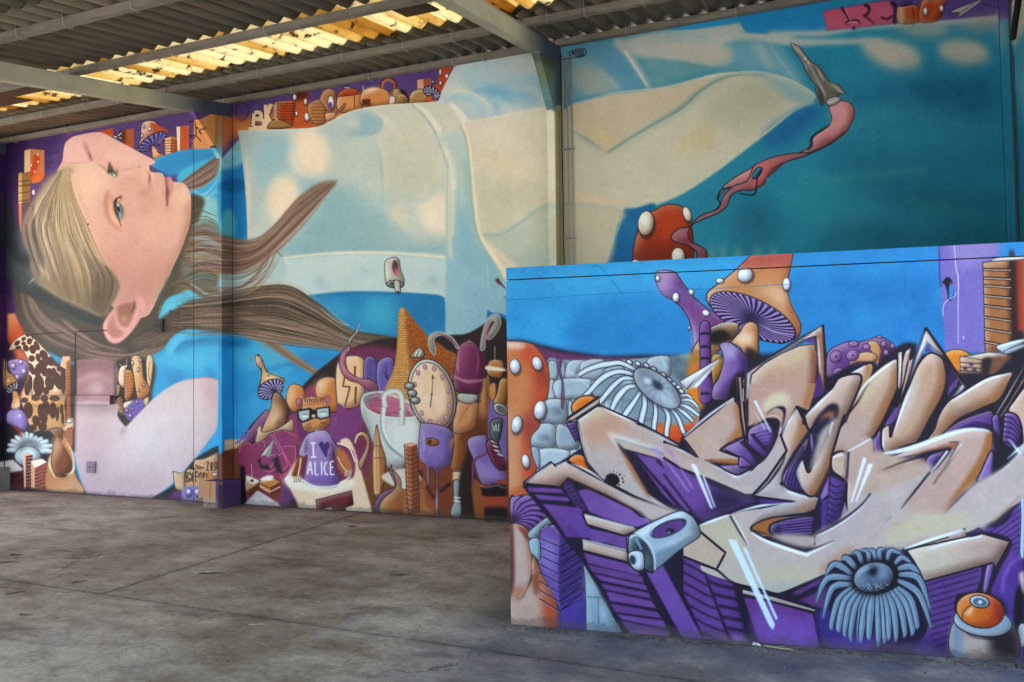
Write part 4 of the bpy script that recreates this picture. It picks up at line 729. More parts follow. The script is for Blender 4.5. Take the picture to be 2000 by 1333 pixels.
    E(1265, 727, 54, 24, 4, '#8f958f', .6, ln=1.2); E(1265, 727, 38, 15, 4, '#4c524f', .8); P("1258,710 1290,710 1298,775 1280,785 1265,770", '#b9beb8', .6, ln=1); E(1281, 778, 8, 8, 0, '#30343a')
    P("1895,700 1915,690 1925,710 1945,745 1930,735 1910,722", '#5b3038', .7); S("1925,715 1958,755", 2, '#4a3038')
    # ---- little rocket already painted; dark floor line at the wall foot
    T()
    S("-5,952 170,966 390,982 478,990 700,1004 1010,1021", 3, '#57316b', 1.6, .8, sm=0)

    # ================= right bay =================
    T(1000, 0, 4)
    ck = P("-368,960* -240,932 0,888 272,832 470,815 760,745 1100,700 1500,600 1800,565 2000,580 2140,600 2300,680 2365,735 2380,790 2200,860 2000,1040 1600,1333 1330,1510 1100,1600 860,1650* 720,2160* 320,2480* 0,2240 -150,2020 -252,1832 -292,1600 -332,1160", '#c2c0ac', .8)
    up = P("320,100* 480,330 600,320 1100,240 1380,235 1770,180* 1780,-100 2900,-100 3900,60 3900,2100 700,2160* 860,1650* 1100,1600 1330,1510 1600,1333 1800,1180 2010,1020 2200,870 2330,805 2365,735 2170,620 1900,570 1500,600 1100,700 640,765 470,815 320,830", '#27849f', .8)
    P("320,300 640,310 820,330 960,560 1080,690 860,720 640,765 470,815 320,830", '#5c95aa', 6, clip=up)
    P("460,520 620,500 760,620 840,720 640,760 480,680", '#a8aa98', 18, .9, clip=up); P("640,330 800,330 940,560 1000,690 860,700 760,560", '#5990a9', 12, .8, clip=up)
    P("800,320 1200,230 1780,170 1820,250 1900,250 1990,240 2180,270 2180,330 1700,330 1600,520 1300,480 980,440 900,400", '#a9b2ab', 6, clip=up)
    S("800,300 900,420 1000,560 1080,690", (12, 15, 13, 8), '#aab0aa', 4, clip=up)
    P("1000,470 1300,490 1600,540 1760,500 1780,560 1500,590 1120,690 1060,620", '#6a979b', 8, .9, clip=up); P("1200,270 1400,250 1580,320 1400,330 1250,310", '#8ba9ad', 8, .8, clip=up)
    P("960,380 1300,330 1700,350 1760,420 1690,520 1500,500 1200,460 1000,440", '#b1b1a4', 9, .95, clip=up)
    P("1740,330 1900,300 2100,360 2300,700 2000,570 1780,550", '#6fa0ad', 8, .9, clip=up); P("1880,320 1960,360 2060,540 1980,520 1900,400", '#a5b4b0', 7, .7, clip=up)
    P("1780,-50 2440,-50 2450,240 2200,255 2060,260 1820,240", '#2583b4', 1.5, clip=up)
    S("1550,330 1700,300 1900,285 2000,310 2180,330 2400,330 2900,320", (3, 9, 9, 16, 8), '#b6b9ad', 3, .9, clip=up)
    S("2000,255 2400,262 2700,225 3200,180 3800,140", (5, 12, 6, 10, 18), '#b2b5ae', 3, .95, clip=up)
    # upper right lettering strip
    T(1500, 0, 4)
    P("430,85 900,0 1960,-60 1960,60 1800,120 1400,160 960,190 460,240", '#574588', .8, sm=0); P("430,90* 880,15 950,20 975,80 965,185* 460,240*", '#b5567c', 1)
    for t, w in (("575,60 600,100 640,160", (6, 4, 3)), ("640,160 610,180 630,190", 3), ("640,165 700,160 715,190", 3), ("750,40 790,60 780,110 750,125 790,150 830,190", (6, 4, 2)), ("880,135 930,150 970,125", 4), ("960,20 1000,60 990,190", 7), ("665,205 680,225 655,228", 3)): S(t, w, '#301538', .7)
    S("600,70 645,165", 1, '#e0a8b8'); S("615,188 660,172 710,185", 1.2, '#e8b8c4')
    P("1010,60 1040,50 1165,45 1190,170 1020,180", '#a2663a', .7, ln=1, g=(1020, 120, 1170, 60, '#ad3f18')); P("1020,70 1060,70 1060,180 1025,180", '#c9a37c', 2, .8); P("1015,50 1060,15 1110,10 1120,40", '#3a3070', .8, ln=.8); S("1130,60 1140,160", 1, DK)
    P("1210,0 1380,0 1370,60 1330,160 1190,170", '#ad451f', .8, ln=.8); c.spots([(1230, 90, 18, 32, 0), (1355, 68, 18, 28, 0), (1270, 0, 14, 10, 0)], '#c9c3b4')
    P("1420,90 1640,5 1700,-10 1560,80 1500,135 1480,130 1500,100 1440,105", '#9a9a9c', .6, ln=1, sm=0); S("1500,120 1660,10", 1.5, '#dcdcdc'); S("1640,20 1800,60", 1, '#2c2248')
    # right bay sky-blue cloth
    P("720,310 800,310 1000,330 1150,380 1200,480 1140,560 1000,560 860,500 760,420", '#b3b0a2', 11, .95); P("760,330 1000,340 1150,420 1150,520 980,520 800,400", '#b6b4a4', 7, .9)
    P("1320,370 1420,310 1600,320 1720,400 1700,500 1500,520 1380,460", '#b3b0a2', 11, .95); P("1360,370 1600,340 1690,420 1560,490 1400,440", '#b3b2a3', 7, .9)
    P("980,200 1400,180 1380,270 1200,290 1020,240", '#a9a79c', 9, .9); P("1450,180 1800,130 1760,240 1600,250", '#a09e98', 9, .8); P("1780,100 1860,100 1860,330 1790,330", '#98a9a6', 8, .6)
    P("560,620 800,640 1060,600 1150,860 900,800 640,720", '#1c6a8e', 20, .8); P("1060,600 1700,560 1800,860 1700,1000 1300,900 1160,860", '#1a5f80', 24, .8)
    P("600,800 1000,800 1400,950 1800,950 1800,1150 1200,1080 800,1080", '#2b8093', 26, .8); S("1040,610 1100,760 1160,890", (2, 12, 2), '#287c96', 6, .7)
    P("500,1100 1200,1180 1900,1150 1900,1333 700,1600 400,1300", '#196a82', 26, .7); P("0,1000 320,820 380,840 420,900 200,1100 0,1160", '#1b6296', 10, .8)
    T(1180, 300, 3.3333)
    P("600,350 900,200 1300,150 1700,250 1800,450 1300,500 900,560 650,560", '#237f96', 30, .7); P("1200,220 1500,200 1800,400 1500,480 1250,380", '#2a8a98', 22, .6); S("1250,120 1500,180 1700,140 2100,110", (4, 14, 10, 14), '#388c8e', 6, .6)
    P("850,350 1050,300 1150,500 950,620 860,560", '#18647e', 18, .7); P("1500,480 1900,420 2600,440 2600,640 1500,640", '#155f74', 22, .6)
    P("1700,250 2200,200 2600,250 2600,400 2000,380", '#155a70', 20, .6); S("1950,300 2200,360 2500,440", (6, 22, 6), '#237a78', 9, .6)
    for x, w in ((770, 20), (870, 24), (1000, 22), (700, 16), (1100, 18)): P(f"{x-w},690 {x-6},600 {x+4},600 {x+w},690", '#8fb3a0', 6, .75)
    P("10,715* 60,600 100,480 128,365 200,362 330,330 300,500 200,715", '#1b6698', 2.5)
    P("130,430 230,470 220,560 130,520", '#27779f', 8, .6)
    # cream cloth folds, right bay
    T(880, 200, 3.3333)
    P("100,140 200,115 640,32 680,34 690,500 600,660 400,800 260,860 190,850 150,600 130,300", '#cfccba', 3)
    P("130,300 300,330 500,480 420,520 200,400", '#d3c6a8', 16, .9); P("180,500 560,560 600,640 400,790 220,840", '#bfbfa6', 18, .8)
    S("80,140 120,250 140,450 160,650 190,850 280,1000 400,1180", (4, 6, 7, 7, 12, 16), '#d6ccae', 2); S("60,160 100,260 120,450 130,640 150,800", (2, 5, 5, 2), '#9dbbb4', 3, .8)
    S("190,860 330,850 450,780 580,690 700,680", (3, 6, 8, 6), '#93b3ae', 4, .9); P("230,880 450,800 600,720 690,700 690,1080 450,1080 330,1000", '#b6c3b6', 10, .9); P("500,960 690,940 690,1080 460,1080", '#a3bcb4', 12, .7)
    P("230,900 330,980 430,1080 400,1180 280,1000", '#d6ceb4', 3)
    S("78,142 95,180 118,250 138,450 158,650 188,850 278,1000 398,1180", (3, 4.5, 5, 5, 8, 10), '#e3dcc4', .9, .95); S("66,150 104,262 124,450 140,650 172,850 250,1000 330,1110", (1, 3, 3, 1), '#7aa6ac', 1.6, .8)
    S("200,866 330,856 450,786 560,700 640,655", (1, 3.5, 1), '#7fa6a6', 1.6, .85); S("205,850 330,838 450,768 570,680 690,600", (1, 6, 4), '#d5cfb8', 3, .8); S("110,132 300,98 500,58 670,36", 2, '#e2dccb', 1, .9)
    P("300,340 520,470 640,460 500,380 380,300", '#d2c9ae', 14, .7); P("160,420 260,560 420,640 300,660 180,600", '#b5bda9', 14, .6)
    # edges of the big sleeve
    T(1000, 0, 4)
    P("470,830 800,740 1200,690 1600,590 1750,580 1500,700 1300,850 1000,1010 740,1190 600,1080 460,960", '#bdb39a', 5, clip=ck); P("460,930 700,1020 800,1100 735,1190 600,1100", '#c8b896', 8, .9, clip=ck)
    S("740,1195 1000,1030 1300,850 1450,720 1640,610 1800,580 2000,600", (3, 5, 5, 5), '#6d9290', 2.6, .9, clip=ck); S("780,1190 1020,1050 1330,860 1480,740 1680,630", (3, 9, 10, 3), '#9aa998', 6, .8, clip=ck)
    S("450,1020 600,1110 720,1190", (2, 6, 2), '#8ba6a0', 3.5, .9, clip=ck); P("1250,1150 1550,940 1570,1180 1400,1200", '#c3b892', 12, .8, clip=ck); P("1700,620 2000,620 2200,700 2000,960 1700,1000 1500,850", '#a9ac94', 18, .8, clip=ck)
    S("1500,600 1800,565 2000,575 2180,630 2365,735", (2, 4, 3, 2), '#bfc9c0', 1.6, .9); P("1900,590 2150,640 2350,740 2370,800 2200,800 2000,640", '#7fa7ab', 6, .8); S("2000,330 2100,480 2240,650", (2, 4, 2), '#9ab8b8', 2.5, .8)
    S("2360,800 2200,870 2010,1020 1600,1333 1330,1510 1120,1600", (2, 4, 4), '#cdc8ae', 1.4, .9)
    T(880, 200, 3.3333)
    P("690,560 900,590 1100,640 1130,690 1080,690 800,660 690,650", '#cdbf9f', 6, .9); S("690,665 850,672 1110,697", (7, 6, 2), '#8eada8', 3.5, .9)
    P("690,700 1120,705 1080,820 1010,1060 690,1060", '#bdb9a0', 5, .9); S("1122,700 1100,800 1050,920 1010,1050", 1.4, '#cfcab4', .8)
    T(1000, 0, 4)
    S("740,1198 1000,1036 1320,852 1460,724 1650,614 1800,588", (1, 2.6, 1), '#527f86', 1.2, .85); S("470,812 800,732 1200,682 1580,588 1760,572", (2, 4, 2), '#cdc6b0', 1.4, .9); S("445,1010 600,1095 725,1180", (1, 3, 1), '#7a9c9a', 1.6, .8)
    S("640,520 780,640 860,720", (2, 8, 2), '#c4c0ac', 5, .6); S("470,800 620,760 760,740", (1, 4, 1), '#3f7e97', 2.5, .7); S("1100,690 1300,650 1500,600", (2, 6, 2), '#5f8f98', 4, .6); S("880,400 960,520 1060,680", (3, 4, 2), '#cfd0c4', 1.2, .85)
    S("2180,330 2300,470 2360,640", (1, 2.6, 1), '#a9c9cc', 1.4, .8); S("1000,470 1300,488 1560,536 1700,520", (1, 4, 1), '#527f8e', 2.6, .7)
    S("2400,840 2700,780 3000,800", (4, 16, 4), '#1d6a8a', 7, .5); S("2500,560 2900,620 3300,560 3700,600", (4, 14, 4), '#3a93a4', 8, .35); S("2600,1000 3000,900 3500,960", (4, 16, 4), '#2f8a94', 9, .4)
    T(); P("1036,98 1086,110 1086,216 1072,206", '#67745f', .6, sm=0); P("1036,98 1086,110 1086,140", '#4c574c', 3); P("1072,160 1086,170 1086,216 1072,206", '#5d7f80', 2)
    P("1084,110 1099,108 1099,207 1085,207", '#4c5f62', .6, sm=0); P("1085,207 1099,205 1102,540 1087,540", '#a39a76', .6, sm=0); S("1092,210 1095,540", 3, '#8a8363', 1.2)
    # red toadstool cap behind the low wall
    T(1180, 300, 3.3333)
    m = P("180,760* 190,620 220,500 270,400 330,370 380,340 450,332 510,350 550,420 575,520 590,760*", '#9c3a1c', .7, ln=1.6)
    P("330,380 450,340 540,420 500,520 360,560", '#b04824', 12, .8, clip=m); P("200,620 590,600 590,760 180,760", '#6e2818', 12, .7, clip=m)
    c.spots([(272, 455, 52, 80, 6), (540, 395, 26, 50, -18), (482, 668, 44, 54, 0), (205, 705, 24, 14, 0)], '#cdc9b6', '#2c2420', 1.4)
    # pink slime trail
    T(1500, 0, 4)
    P("480,870 490,820 560,790 630,800 672,850 670,920 620,1020 580,1060 480,1130 380,1170 280,1210 160,1240 60,1333 -60,1420 -200,1460 -330,1480 -400,1560 -330,1440 -160,1330 0,1250 200,1210 310,1160 340,1110 350,1070 440,1010 490,960 495,900", '#b96a72', .8, ln=1.6)
    P("490,830 560,800 650,860 600,1000 500,1080 470,1060 520,960 500,880", '#d39a98', 7, .8); S("480,980 350,1070 340,1140 310,1180", (2, 5, 2), '#1c1a22', .8); S("600,1030 460,1140 300,1210 160,1240 60,1310", (1.5, 2.5, 1), '#1c1a22', .8)
    T(1180, 300, 3.3333)
    P("1350,-5* 1230,0 1120,20 1010,60 970,90 930,180 850,210 800,250 770,290 740,360 640,400 590,440 550,480 490,490 440,530 450,570 540,600 600,640 600,690* 665,680 660,630 600,590 560,570 545,520 570,470 640,430 740,390 800,340 830,270 900,240 960,240 1040,200 1060,150 1120,90 1200,50 1300,20", '#8a3f5a', .7, ln=1.7)
    P("960,170 1010,70 1150,30 1250,5 1100,90 1040,180 960,230", '#c0706c', 5, .85); E(995, 128, 22, 46, 35, '#1a6a86', .6, ln=1.6); S("800,260 880,220 950,200", (2, 5, 2), '#b5607a', 2, .8)
    S("1035,95 1000,150 990,230 970,270 880,262", (1.6, 3, 2), '#16141c', .6); S("830,215 760,240 740,290 755,330 720,370", (1.4, 2.6, 1.4), '#16141c', .6); E(515, 525, 22, 20, 0, '#b06a84', 3, .8)
    # rocket
    T(1500, 0, 4)
    P("480,830 455,800 440,800 415,825 370,700 375,665 350,640 290,545 275,500 195,385 170,330 205,345 245,365 330,480 395,520 460,610 480,640 560,670 607,735 560,735 540,760 570,790 530,800", '#83837c', .6, ln=1.3, sm=0)
    P("300,545 380,660 440,780 520,760 440,600 390,520", '#5f5e58', 3, .8); P("205,385 330,500 300,500 250,440", '#4b463f', 1.2, .8); S("215,375 330,510", 2, '#c4c2b8', .8); S("330,520 420,690 450,760", (2, 5, 2), '#b4b3aa', 1.5, .8); S("380,530 440,640", (1, 3, 1), '#c9c8bf', 1)
    P("378,668 420,720 440,800 415,820", '#3a3834', 1, .8); P("490,640 600,730 540,710", '#a3a39a', 1, .9); P("455,790 530,755 570,785 490,830", '#a9a8a0', .7, ln=1); S("470,810 550,775", 1.2, '#e8e6dc'); E(290, 460, 10, 12, 0, '#d8d6cc', .8); E(315, 490, 8, 10, 0, '#e0ded6', .8); S("168,328 200,350", 1, '#c8c6bc')
    # thin strip beyond the corner
    T(1500, 0, 4)
    P("1810,-20 1840,90 1960,-40 2240,-40 2240,2100 1900,2100", '#2b7f97', 1.2, a=0)
    return c
def paint_front():
    c = Paint(2060, 1340, '#2c8fcb')
    P, S, E, B, T = c.P, c.S, c.E, c.B, c.T
    DK = '#1d1826'; TAN = '#b39889'; GR = '#aba2a3'; OR = '#9a6234'; PU = '#6a489e'; HI = '#dbe3ea'; VD = '#241c38'
    T()
    P("960,470 2060,440 2060,720 960,720", '#2a8ac6', 0, sm=0, g=(1000, 560, 1900, 620, '#2173b4'))
    P("985,530 1500,500 1500,560 1250,570 990,590", '#3a9cd2', 14, .9); P("990,600 1100,600 1140,660 990,670", '#3398d2', 14, .8); P("1200,600 1400,640 1400,690 1150,690 1100,640", '#2479ba', 14, .7); P("1560,470 2000,450 2000,520 1600,540", '#3088c4', 12, .6)
    rng = np.random.default_rng(5)
    for _ in range(60):
        x, y = rng.uniform(990, 2000), rng.uniform(530, 690); E(x, y, rng.uniform(15, 50), rng.uniform(8, 25), 0, '#3fa2d8' if rng.random() < .5 else '#2273b2', 9, .16)
    T(980, 500, 4.443)
    P("-60,735 40,732 180,730 330,770 600,830 900,870 1250,862 1555,870 2400,850 4700,870 4700,3600 -60,3600", '#241e2e', 4, sm=0)
    P("300,790 420,820 600,850 900,880 1150,885 1150,920 300,920", '#63376e', 2)
    # ---- grey block wall behind
    P("400,905 540,905 1000,905 1250,885 1460,875 1700,900 1700,1500 1500,1900 900,1700 700,2300 200,2400 240,1500 380,1200", '#7f92a0', 1)
    blk = ["410,920 470,918 490,960 482,1065 412,1070", "510,935 530,920 550,940 545,1055 512,1055", "560,960 600,910 720,905 700,960 640,1040 700,1065 560,1065", "700,920 890,905 890,1060 700,1065", "900,980 1050,960 1050,1060 900,1062", "415,1085 455,1085 462,1235 400,1240", "470,1080 780,1075 780,1220 640,1240 475,1235", "790,1080 1000,1070 1000,1180 900,1240 790,1200", "1060,1080 1300,1070 1300,1250 1060,1250", "1275,890 1460,878 1460,1050 1400,1060 1280,1010", "380,1255 520,1245 560,1270 560,1450 400,1450 310,1430", "580,1262 620,1290 610,1400 580,1430", "290,1470 455,1470 462,1660 400,1670 255,1640 255,1560", "480,1470 560,1480 650,1560 670,1660 600,1680 480,1660", "330,1680 580,1690 585,1820 330,1850", "600,1685 690,1700 700,1790 600,1780", "255,1670 320,1680 330,1830 280,1830", "900,1260 1050,1255 1060,1400 920,1380", "1070,1270 1300,1265 1300,1420 1075,1410"]
    for i, t in enumerate(blk): P(t, ('#94a7b4', '#8899a7', '#9db0bc')[i % 3], .7, ln=1.3, lc='#2f3b48'); 
    for x, y in ((480, 1350), (380, 1580)): E(x, y, 50, 44, 20, '#63747f', 6, .8); E(x+20, y+10, 16, 12, 0, '#2f3a42', 3, .7); E(x-40, y-60, 50, 12, 0, '#b8c8d2', 4, .7)
    for t in ("565,980 650,1050 770,1150", "655,1030 690,940 720,905", "1380,880 1440,980", "480,1090 480,1220", "620,1080 770,1082", "340,1690 570,1700", "400,1260 520,1252"): S(t, (1, 2, 1), '#c8d6de', .7, .8)
    P("480,905 520,905 510,1000 535,1100 540,1250 525,1330 515,1250 520,1100 490,1000", '#5f3778', .8, ln=.8)
    P("1465,880 1560,880 1700,960 1660,1080 1500,1070", '#4f626e', 6); E(1560, 960, 40, 40, 0, '#8ea2ae', 8, .6)
    # ---- orange toadstool on the left edge
    m = P("-40,740* 130,742 260,765 330,830 390,930 412,1050 400,1200 360,1280 310,1360 330,1470 260,1560 250,1650 270,1760 300,1850 250,1960 190,2120 60,2140* -40,2140*", '#b8754a', .8, ln=1.4)
    P("180,760 330,800 420,1000 400,1240 300,1380 300,1500 240,1640 300,1860 240,2000 170,1900 180,1600 260,1300 260,1000 170,900", '#b8492e', 9, .95, clip=m); P("300,1020 400,1000 380,1140 320,1100", '#7a3428', 8, .8, clip=m); P("190,1400 280,1360 260,1540 200,1620", '#7c3238', 8, .7, clip=m)
    P("40,760 180,760 190,800 60,800", '#dcc8c4', 4, .7, clip=m); P("40,1400 120,1400 160,2100 40,2120", '#c09474', 9, .7, clip=m)
    T(980, 750, 4.443)
    P("40,950 180,880 260,960 220,1010 40,1010", '#b55a34', 5, .8)
    T(980, 500, 4.443)
    c.spots([(115, 960, 46, 64, -8), (308, 935, 42, 62, -20), (130, 1465, 46, 76, 10), (332, 1340, 52, 82, 8), (208, 1782, 34, 62, -10)], '#a9b6c4')
    T(980, 750, 4.443)
    P("75,1000 140,975 250,970 330,1060 390,1140 330,1220 260,1260 180,1260 130,1240 75,1180", PU, .7, ln=1.6)
    for i in range(22):
        a = np.radians(-100+i*9.2); S([(100, 1180), (100+170*np.cos(a-.25), 1170+130*np.sin(a-.25)), (100+285*np.cos(a), 1175+215*np.sin(a))], (1.2, 2, 3.2), VD if i % 2 else '#8462b8', .5, .9)
    E(105, 1180, 40, 50, 0, VD, 6, .9)
    # stump below
    T(980, 980, 4.167)
    P("40,190* 130,180 215,240 260,430 330,560 400,700 450,830 490,1100* 40,1100*", '#a9694f', .8, ln=1.2)
    P("80,240 180,250 215,380 230,600 200,680 120,700 90,740", '#b5a39c', 6, .9); P("65,180 90,200 105,600 80,760 60,760", '#5b2a30', 2, .9); P("130,200 220,250 230,340 170,260", '#7a3028', 2, .9)
    S("250,430 245,600 215,690 190,740 160,790 120,785", (2, 4, 2), '#2a1f2a', .8); P("40,790 150,790 190,690 240,680 300,760 340,900 330,1100 40,1100", '#b9a59a', 7, .8); P("380,760 480,1090 380,1090 340,880", '#b04428', 8, .9); P("265,600 295,600 300,740 265,750", '#6a3c30', 3, .8); S("255,450 250,600", (1, 3, 1), '#d9c6a4', .8)
    # purple brick pillar
    P("340,230 470,165 630,205 655,380 690,900 690,1130* 480,1130* 470,860 300,520 300,300", '#4d3a86', .7, ln=1.6)
    P("345,235 480,170 620,205 470,270", '#8d86c4', .8, ln=1); P("320,240 470,275 480,860 440,800 310,520", '#6a50a4', .7); P("330,300 420,330 420,560 330,520", '#8f86cc', 7, .6)
    P("480,300 640,220 670,480 660,700 480,880", '#43317a', .7); P("480,850 690,760 690,1130 480,1130", '#4a3c94', 4, .9)
    for k in range(8): S(f"305,{300+k*70} 470,{370+k*75} 650,{270+k*68}", 2.2, VD, .5, sm=0); S(f"305,{306+k*70} 470,{376+k*75}", .9, '#b9a8dc', .5, .8, sm=0)
    for k in range(12): S(f"480,{400+k*44} 650,{310+k*44}", 1.8, VD, .6, .8)
    P("220,250 380,120 440,165 330,210 300,300 230,300", '#7c98a8', 1, ln=1); P("225,315 305,310 310,480 260,440 230,400", '#8aa6b4', 1, ln=1)
    P("665,520 700,560 830,800 1000,1090 1040,1170* 690,1170* 680,700", '#7b95a8', 1, ln=1.2); S("695,775 840,785", 1.5, '#2f3b48'); S("785,790 790,1000", 1.3, '#2f3b48'); P("690,620 740,620 820,760 700,750", '#a2bccb', 9, .6); P("800,800 840,800 860,900 800,960", '#a9c2cf', 7, .6)
    # ---- purple 3-d body of the lettering
    T()
    P("1020,950 1160,860 1250,880 1560,840 2060,700 2060,1310 1500,1275 1230,1245 1140,1100 1060,1000", '#241b35', 1, sm=0)
    pur = ["1025,975 1110,965 1130,990 1120,1010 1085,995", "1058,985 1125,995 1165,1070 1135,1110 1090,1025", "1130,960 1200,1000 1290,1020 1285,1050 1150,1005 1120,975"]
    T(980, 750, 4.443)
    P("220,900 500,905 540,950 240,935", PU, .8, sm=0); P("275,960 570,985 590,1020 330,1005", PU, .8, sm=0); P("350,1040 620,1070 790,1333 560,1333 480,1200", PU, .8, sm=0, g=(400, 1050, 700, 1300, '#5a3a90'))
    P("520,870 600,850 740,1105 670,1105 600,1000", '#43306c', .8, sm=0)
    for k in range(8): S(f"{535+k*24},{890+k*32} {600+k*20},{862+k*34}", 1.6, VD)
    P("660,930 760,905 1000,1010 1240,1130 1300,1200 1150,1250 900,1170 760,1110", PU, .8, sm=0, g=(700, 950, 1100, 1200, '#7a57b2'))
    P("770,1260 1090,1333 800,1400 760,1333", PU, .8, sm=0)
    T(980, 980, 4.167)
    P("690,215 1010,285 1020,385 790,320", PU, .8, sm=0); P("600,40 640,60 760,300 640,290 560,180 460,160", '#5f429a', 1, sm=0)
    st = ["665,415 1030,510 1130,590 1100,600 700,500", "690,510 1140,610 1160,665 740,575", "750,590 1170,680 1190,725 800,640", "800,665 1200,745 1215,790 840,715", "850,730 1220,810 1260,870 880,810", "890,830 1270,900 1300,950 920,900", "930,915 1320,970 1340,1035 980,960", "970,970 1350,1050 1380,1110 1050,1080"]
    for i, t in enumerate(st): P(t, ('#6a459a', '#63408f')[i % 2], .8, sm=0)
    P("1040,1060 1120,1060 1300,1080 1390,1115 1060,1105", '#9a80b8', 5, .7)
    P("1180,580 1310,520 1640,1120 1470,1115", '#6b4aa4', .8, sm=0)
    T(1350, 1000, 4.003)
    m = P("-60,330 60,400 90,460 275,970 330,1060 120,1060 90,960 -10,740 -60,640", '#5f3d90', .9, sm=0)
    for k in range(9): S(f"-60,{395+k*78} 40,{450+k*78} 130,{500+k*78} 300,{560+k*78}", 3.4, VD, .7, clip=m)
    m = P("112,478 330,560 350,650 480,1060 340,1060 300,960", '#59368a', .9, sm=0)
    for k in range(8): S(f"100,{520+k*84} 220,{575+k*80} 480,{625+k*80}", (5, 6, 7), VD, .8, clip=m)
    P("330,560 400,600 540,1050 450,1050", '#1f1830', 3); P("100,985 320,985 470,1035 140,1060", '#8a68b0', 4, .55)
    P("-100,400 0,380 90,410 330,1000 -40,1000", '#5a3a8c', 1, a=.0)
    P("410,670 560,690 950,800 1005,1070 540,1045", '#64398c', .8, sm=0, g=(600, 750, 700, 1050, '#6b45a8')); P("480,780 640,770 880,900 930,1060 540,1045", '#6f4bb0', 10, .8)
    P("320,970 420,985 470,1030 340,1020", '#9a7fb4', 4, .7); P("780,640 1040,505 1050,540 840,650", '#57347c', 1, sm=0); P("850,690 1060,590 1030,760 960,740", '#57347c', 1, sm=0); P("1000,760 1400,900 1400,1090 1070,1080", '#3b2c7c', 5)
    P("330,210 980,100 980,190 700,180 560,120", '#241b35', 1, a=0)
    T(1650, 850, 2.76)
    P("420,800 720,700 700,860 640,850 590,900 580,1190 390,1180 440,1060 460,960", '#5a3a88', 1.2)
    for k in range(11): S(f"{440+k*2},{810+k*34} 720,{730+k*34}", 2.6, VD, .8, .9)
    P("860,480 960,350 960,640 880,700 840,830 790,850 830,740 900,570 740,510", '#5d3d94', 1.2)
    for k in range(9): S(f"{760+k*20},{510+k*16} 960,{360+k*34}", 2, VD, .7, .9)
    P("930,640 870,700 830,760 800,860 870,920 890,1200 960,1210 960,640", '#4d3188', 3); S("960,650 900,690 860,760 850,850", (5, 9, 5), '#6f4eae', 2); P("925,840 960,820 960,1120 930,1080 910,960", '#17131f', 2); P("940,760 966,740 966,860", '#bfae9e', 2); E(958, 1080, 30, 66, 0, '#aeb8be', 1.5, ln=1.2); P("945,300 970,280 970,640 945,640 950,440", '#9fb8c6', 1.2, ln=1.2)
    P("770,690 800,690 790,760 765,840 745,835", '#7a5cb0', 1.5, ln=1)
    P("390,1100 600,1100 580,1190 400,1180", '#33235f', 8, .8)
    # ---- upper right: violet column, book towers, balls
    T(1600, 330, 3.3333)
    P("775,470 1170,440 1165,560 1080,620 1080,1200 820,1180 810,1020 800,900 790,700", '#6b63ae', .7, sm=0, g=(780, 600, 1180, 900, '#7067b2'))
    P("860,470 1160,446 1160,560 1000,640 900,640", '#867cb8', 10, .8); S("780,490 785,700 795,770", 2, '#3b2a6a', 1)
    P("800,745 830,705 860,720 868,750 850,740 860,770 880,800 870,840 845,860 830,790 815,750", '#1d1a30', .6); P("850,755 875,790 870,830 848,850 845,800", '#2b80b8', .6)
    S("880,490 890,640 905,720 905,900 905,1140", (1, 1.6, 1), '#d3cfe4', .6); S("885,800 880,830 820,870 805,920 808,960", 1.2, '#d3cfe4', .5); E(940, 1100, 2.5, 12, 0, '#e8e6f4')
    P("1065,610 1240,595 1270,1200 1080,1190", '#95623a', .7, sm=0, ln=1.4); P("1240,600 1333,580 1333,1200 1265,1200", '#6e2c18', .8, sm=0, g=(1250, 900, 1333, 900, '#a03e1c')); P("1235,600 1275,600 1290,1200 1260,1200", '#2a1816', 4); P("1110,600 1180,575 1333,570 1333,590 1200,600", '#c4c4c4', .8, ln=1)
    for i, y in enumerate((650, 705, 755, 820, 885, 960, 1035, 1120)): S(f"1070,{y} 1250,{y+4+i*4}", 2.6, '#261a1e', .5, sm=0); S(f"1070,{y+6} 1250,{y+12+i*4}", 1.7, '#bcb09c', .6, .9, sm=0); S(f"1070,{y+13} 1250,{y+19+i*4}", 1.4, '#261a1e', .5, sm=0)
    P("1260,1100 1333,1080 1333,1400 1200,1300", '#1d1820', 3); 
    E(895, 1260, 110, 84, 0, '#c9781c', 1.5, ln=1.2)
    P("1160,1150 1333,1105 1333,1130 1250,1180 1220,1205 1180,1190", '#a9bccb', .7, ln=1.2); S("1180,1155 1333,1118", 1.2, '#eaf2f8'); P("1210,1185 1333,1140 1333,1165 1220,1210", '#8a9fb0', .7, ln=1)
    P("915,1225 1080,1195 1220,1205 1255,1290 1120,1340 920,1330", '#a98c74', .7, sm=0, ln=1.2); P("940,1225 1100,1195 1220,1208 1060,1245", '#c1b6a4', .8, sm=0, ln=.8); P("1060,1240 1255,1215 1260,1300 1080,1340", '#6d4a34', 1, sm=0); P("1060,1245 1120,1235 1100,1340 1060,1340", '#2c2024', 2.5)
    for y in (1260, 1290, 1315): S(f"920,{y} 1060,{y+10}", 1.6, DK)
    for x, y in ((990, 1275), (950, 1300), (1010, 1310)): E(x, y, 15, 11, 0, '#3c3348', 1)
    # octopus bits
    T(1600, 600, 4.4425)
    P("60,620 65,440 110,360 250,300 330,305 400,290 480,265 520,255 600,290 650,340 660,390 560,440 480,600 200,640", '#5f3787', 1.2, ln=1.4)
    P("430,300 500,300 540,380 520,470 500,540 480,430 420,340", '#b58658', .8, ln=1.2); P("260,500 300,430 400,390 490,410 500,460 440,480 330,480", '#bb9064', 1, ln=1.2)
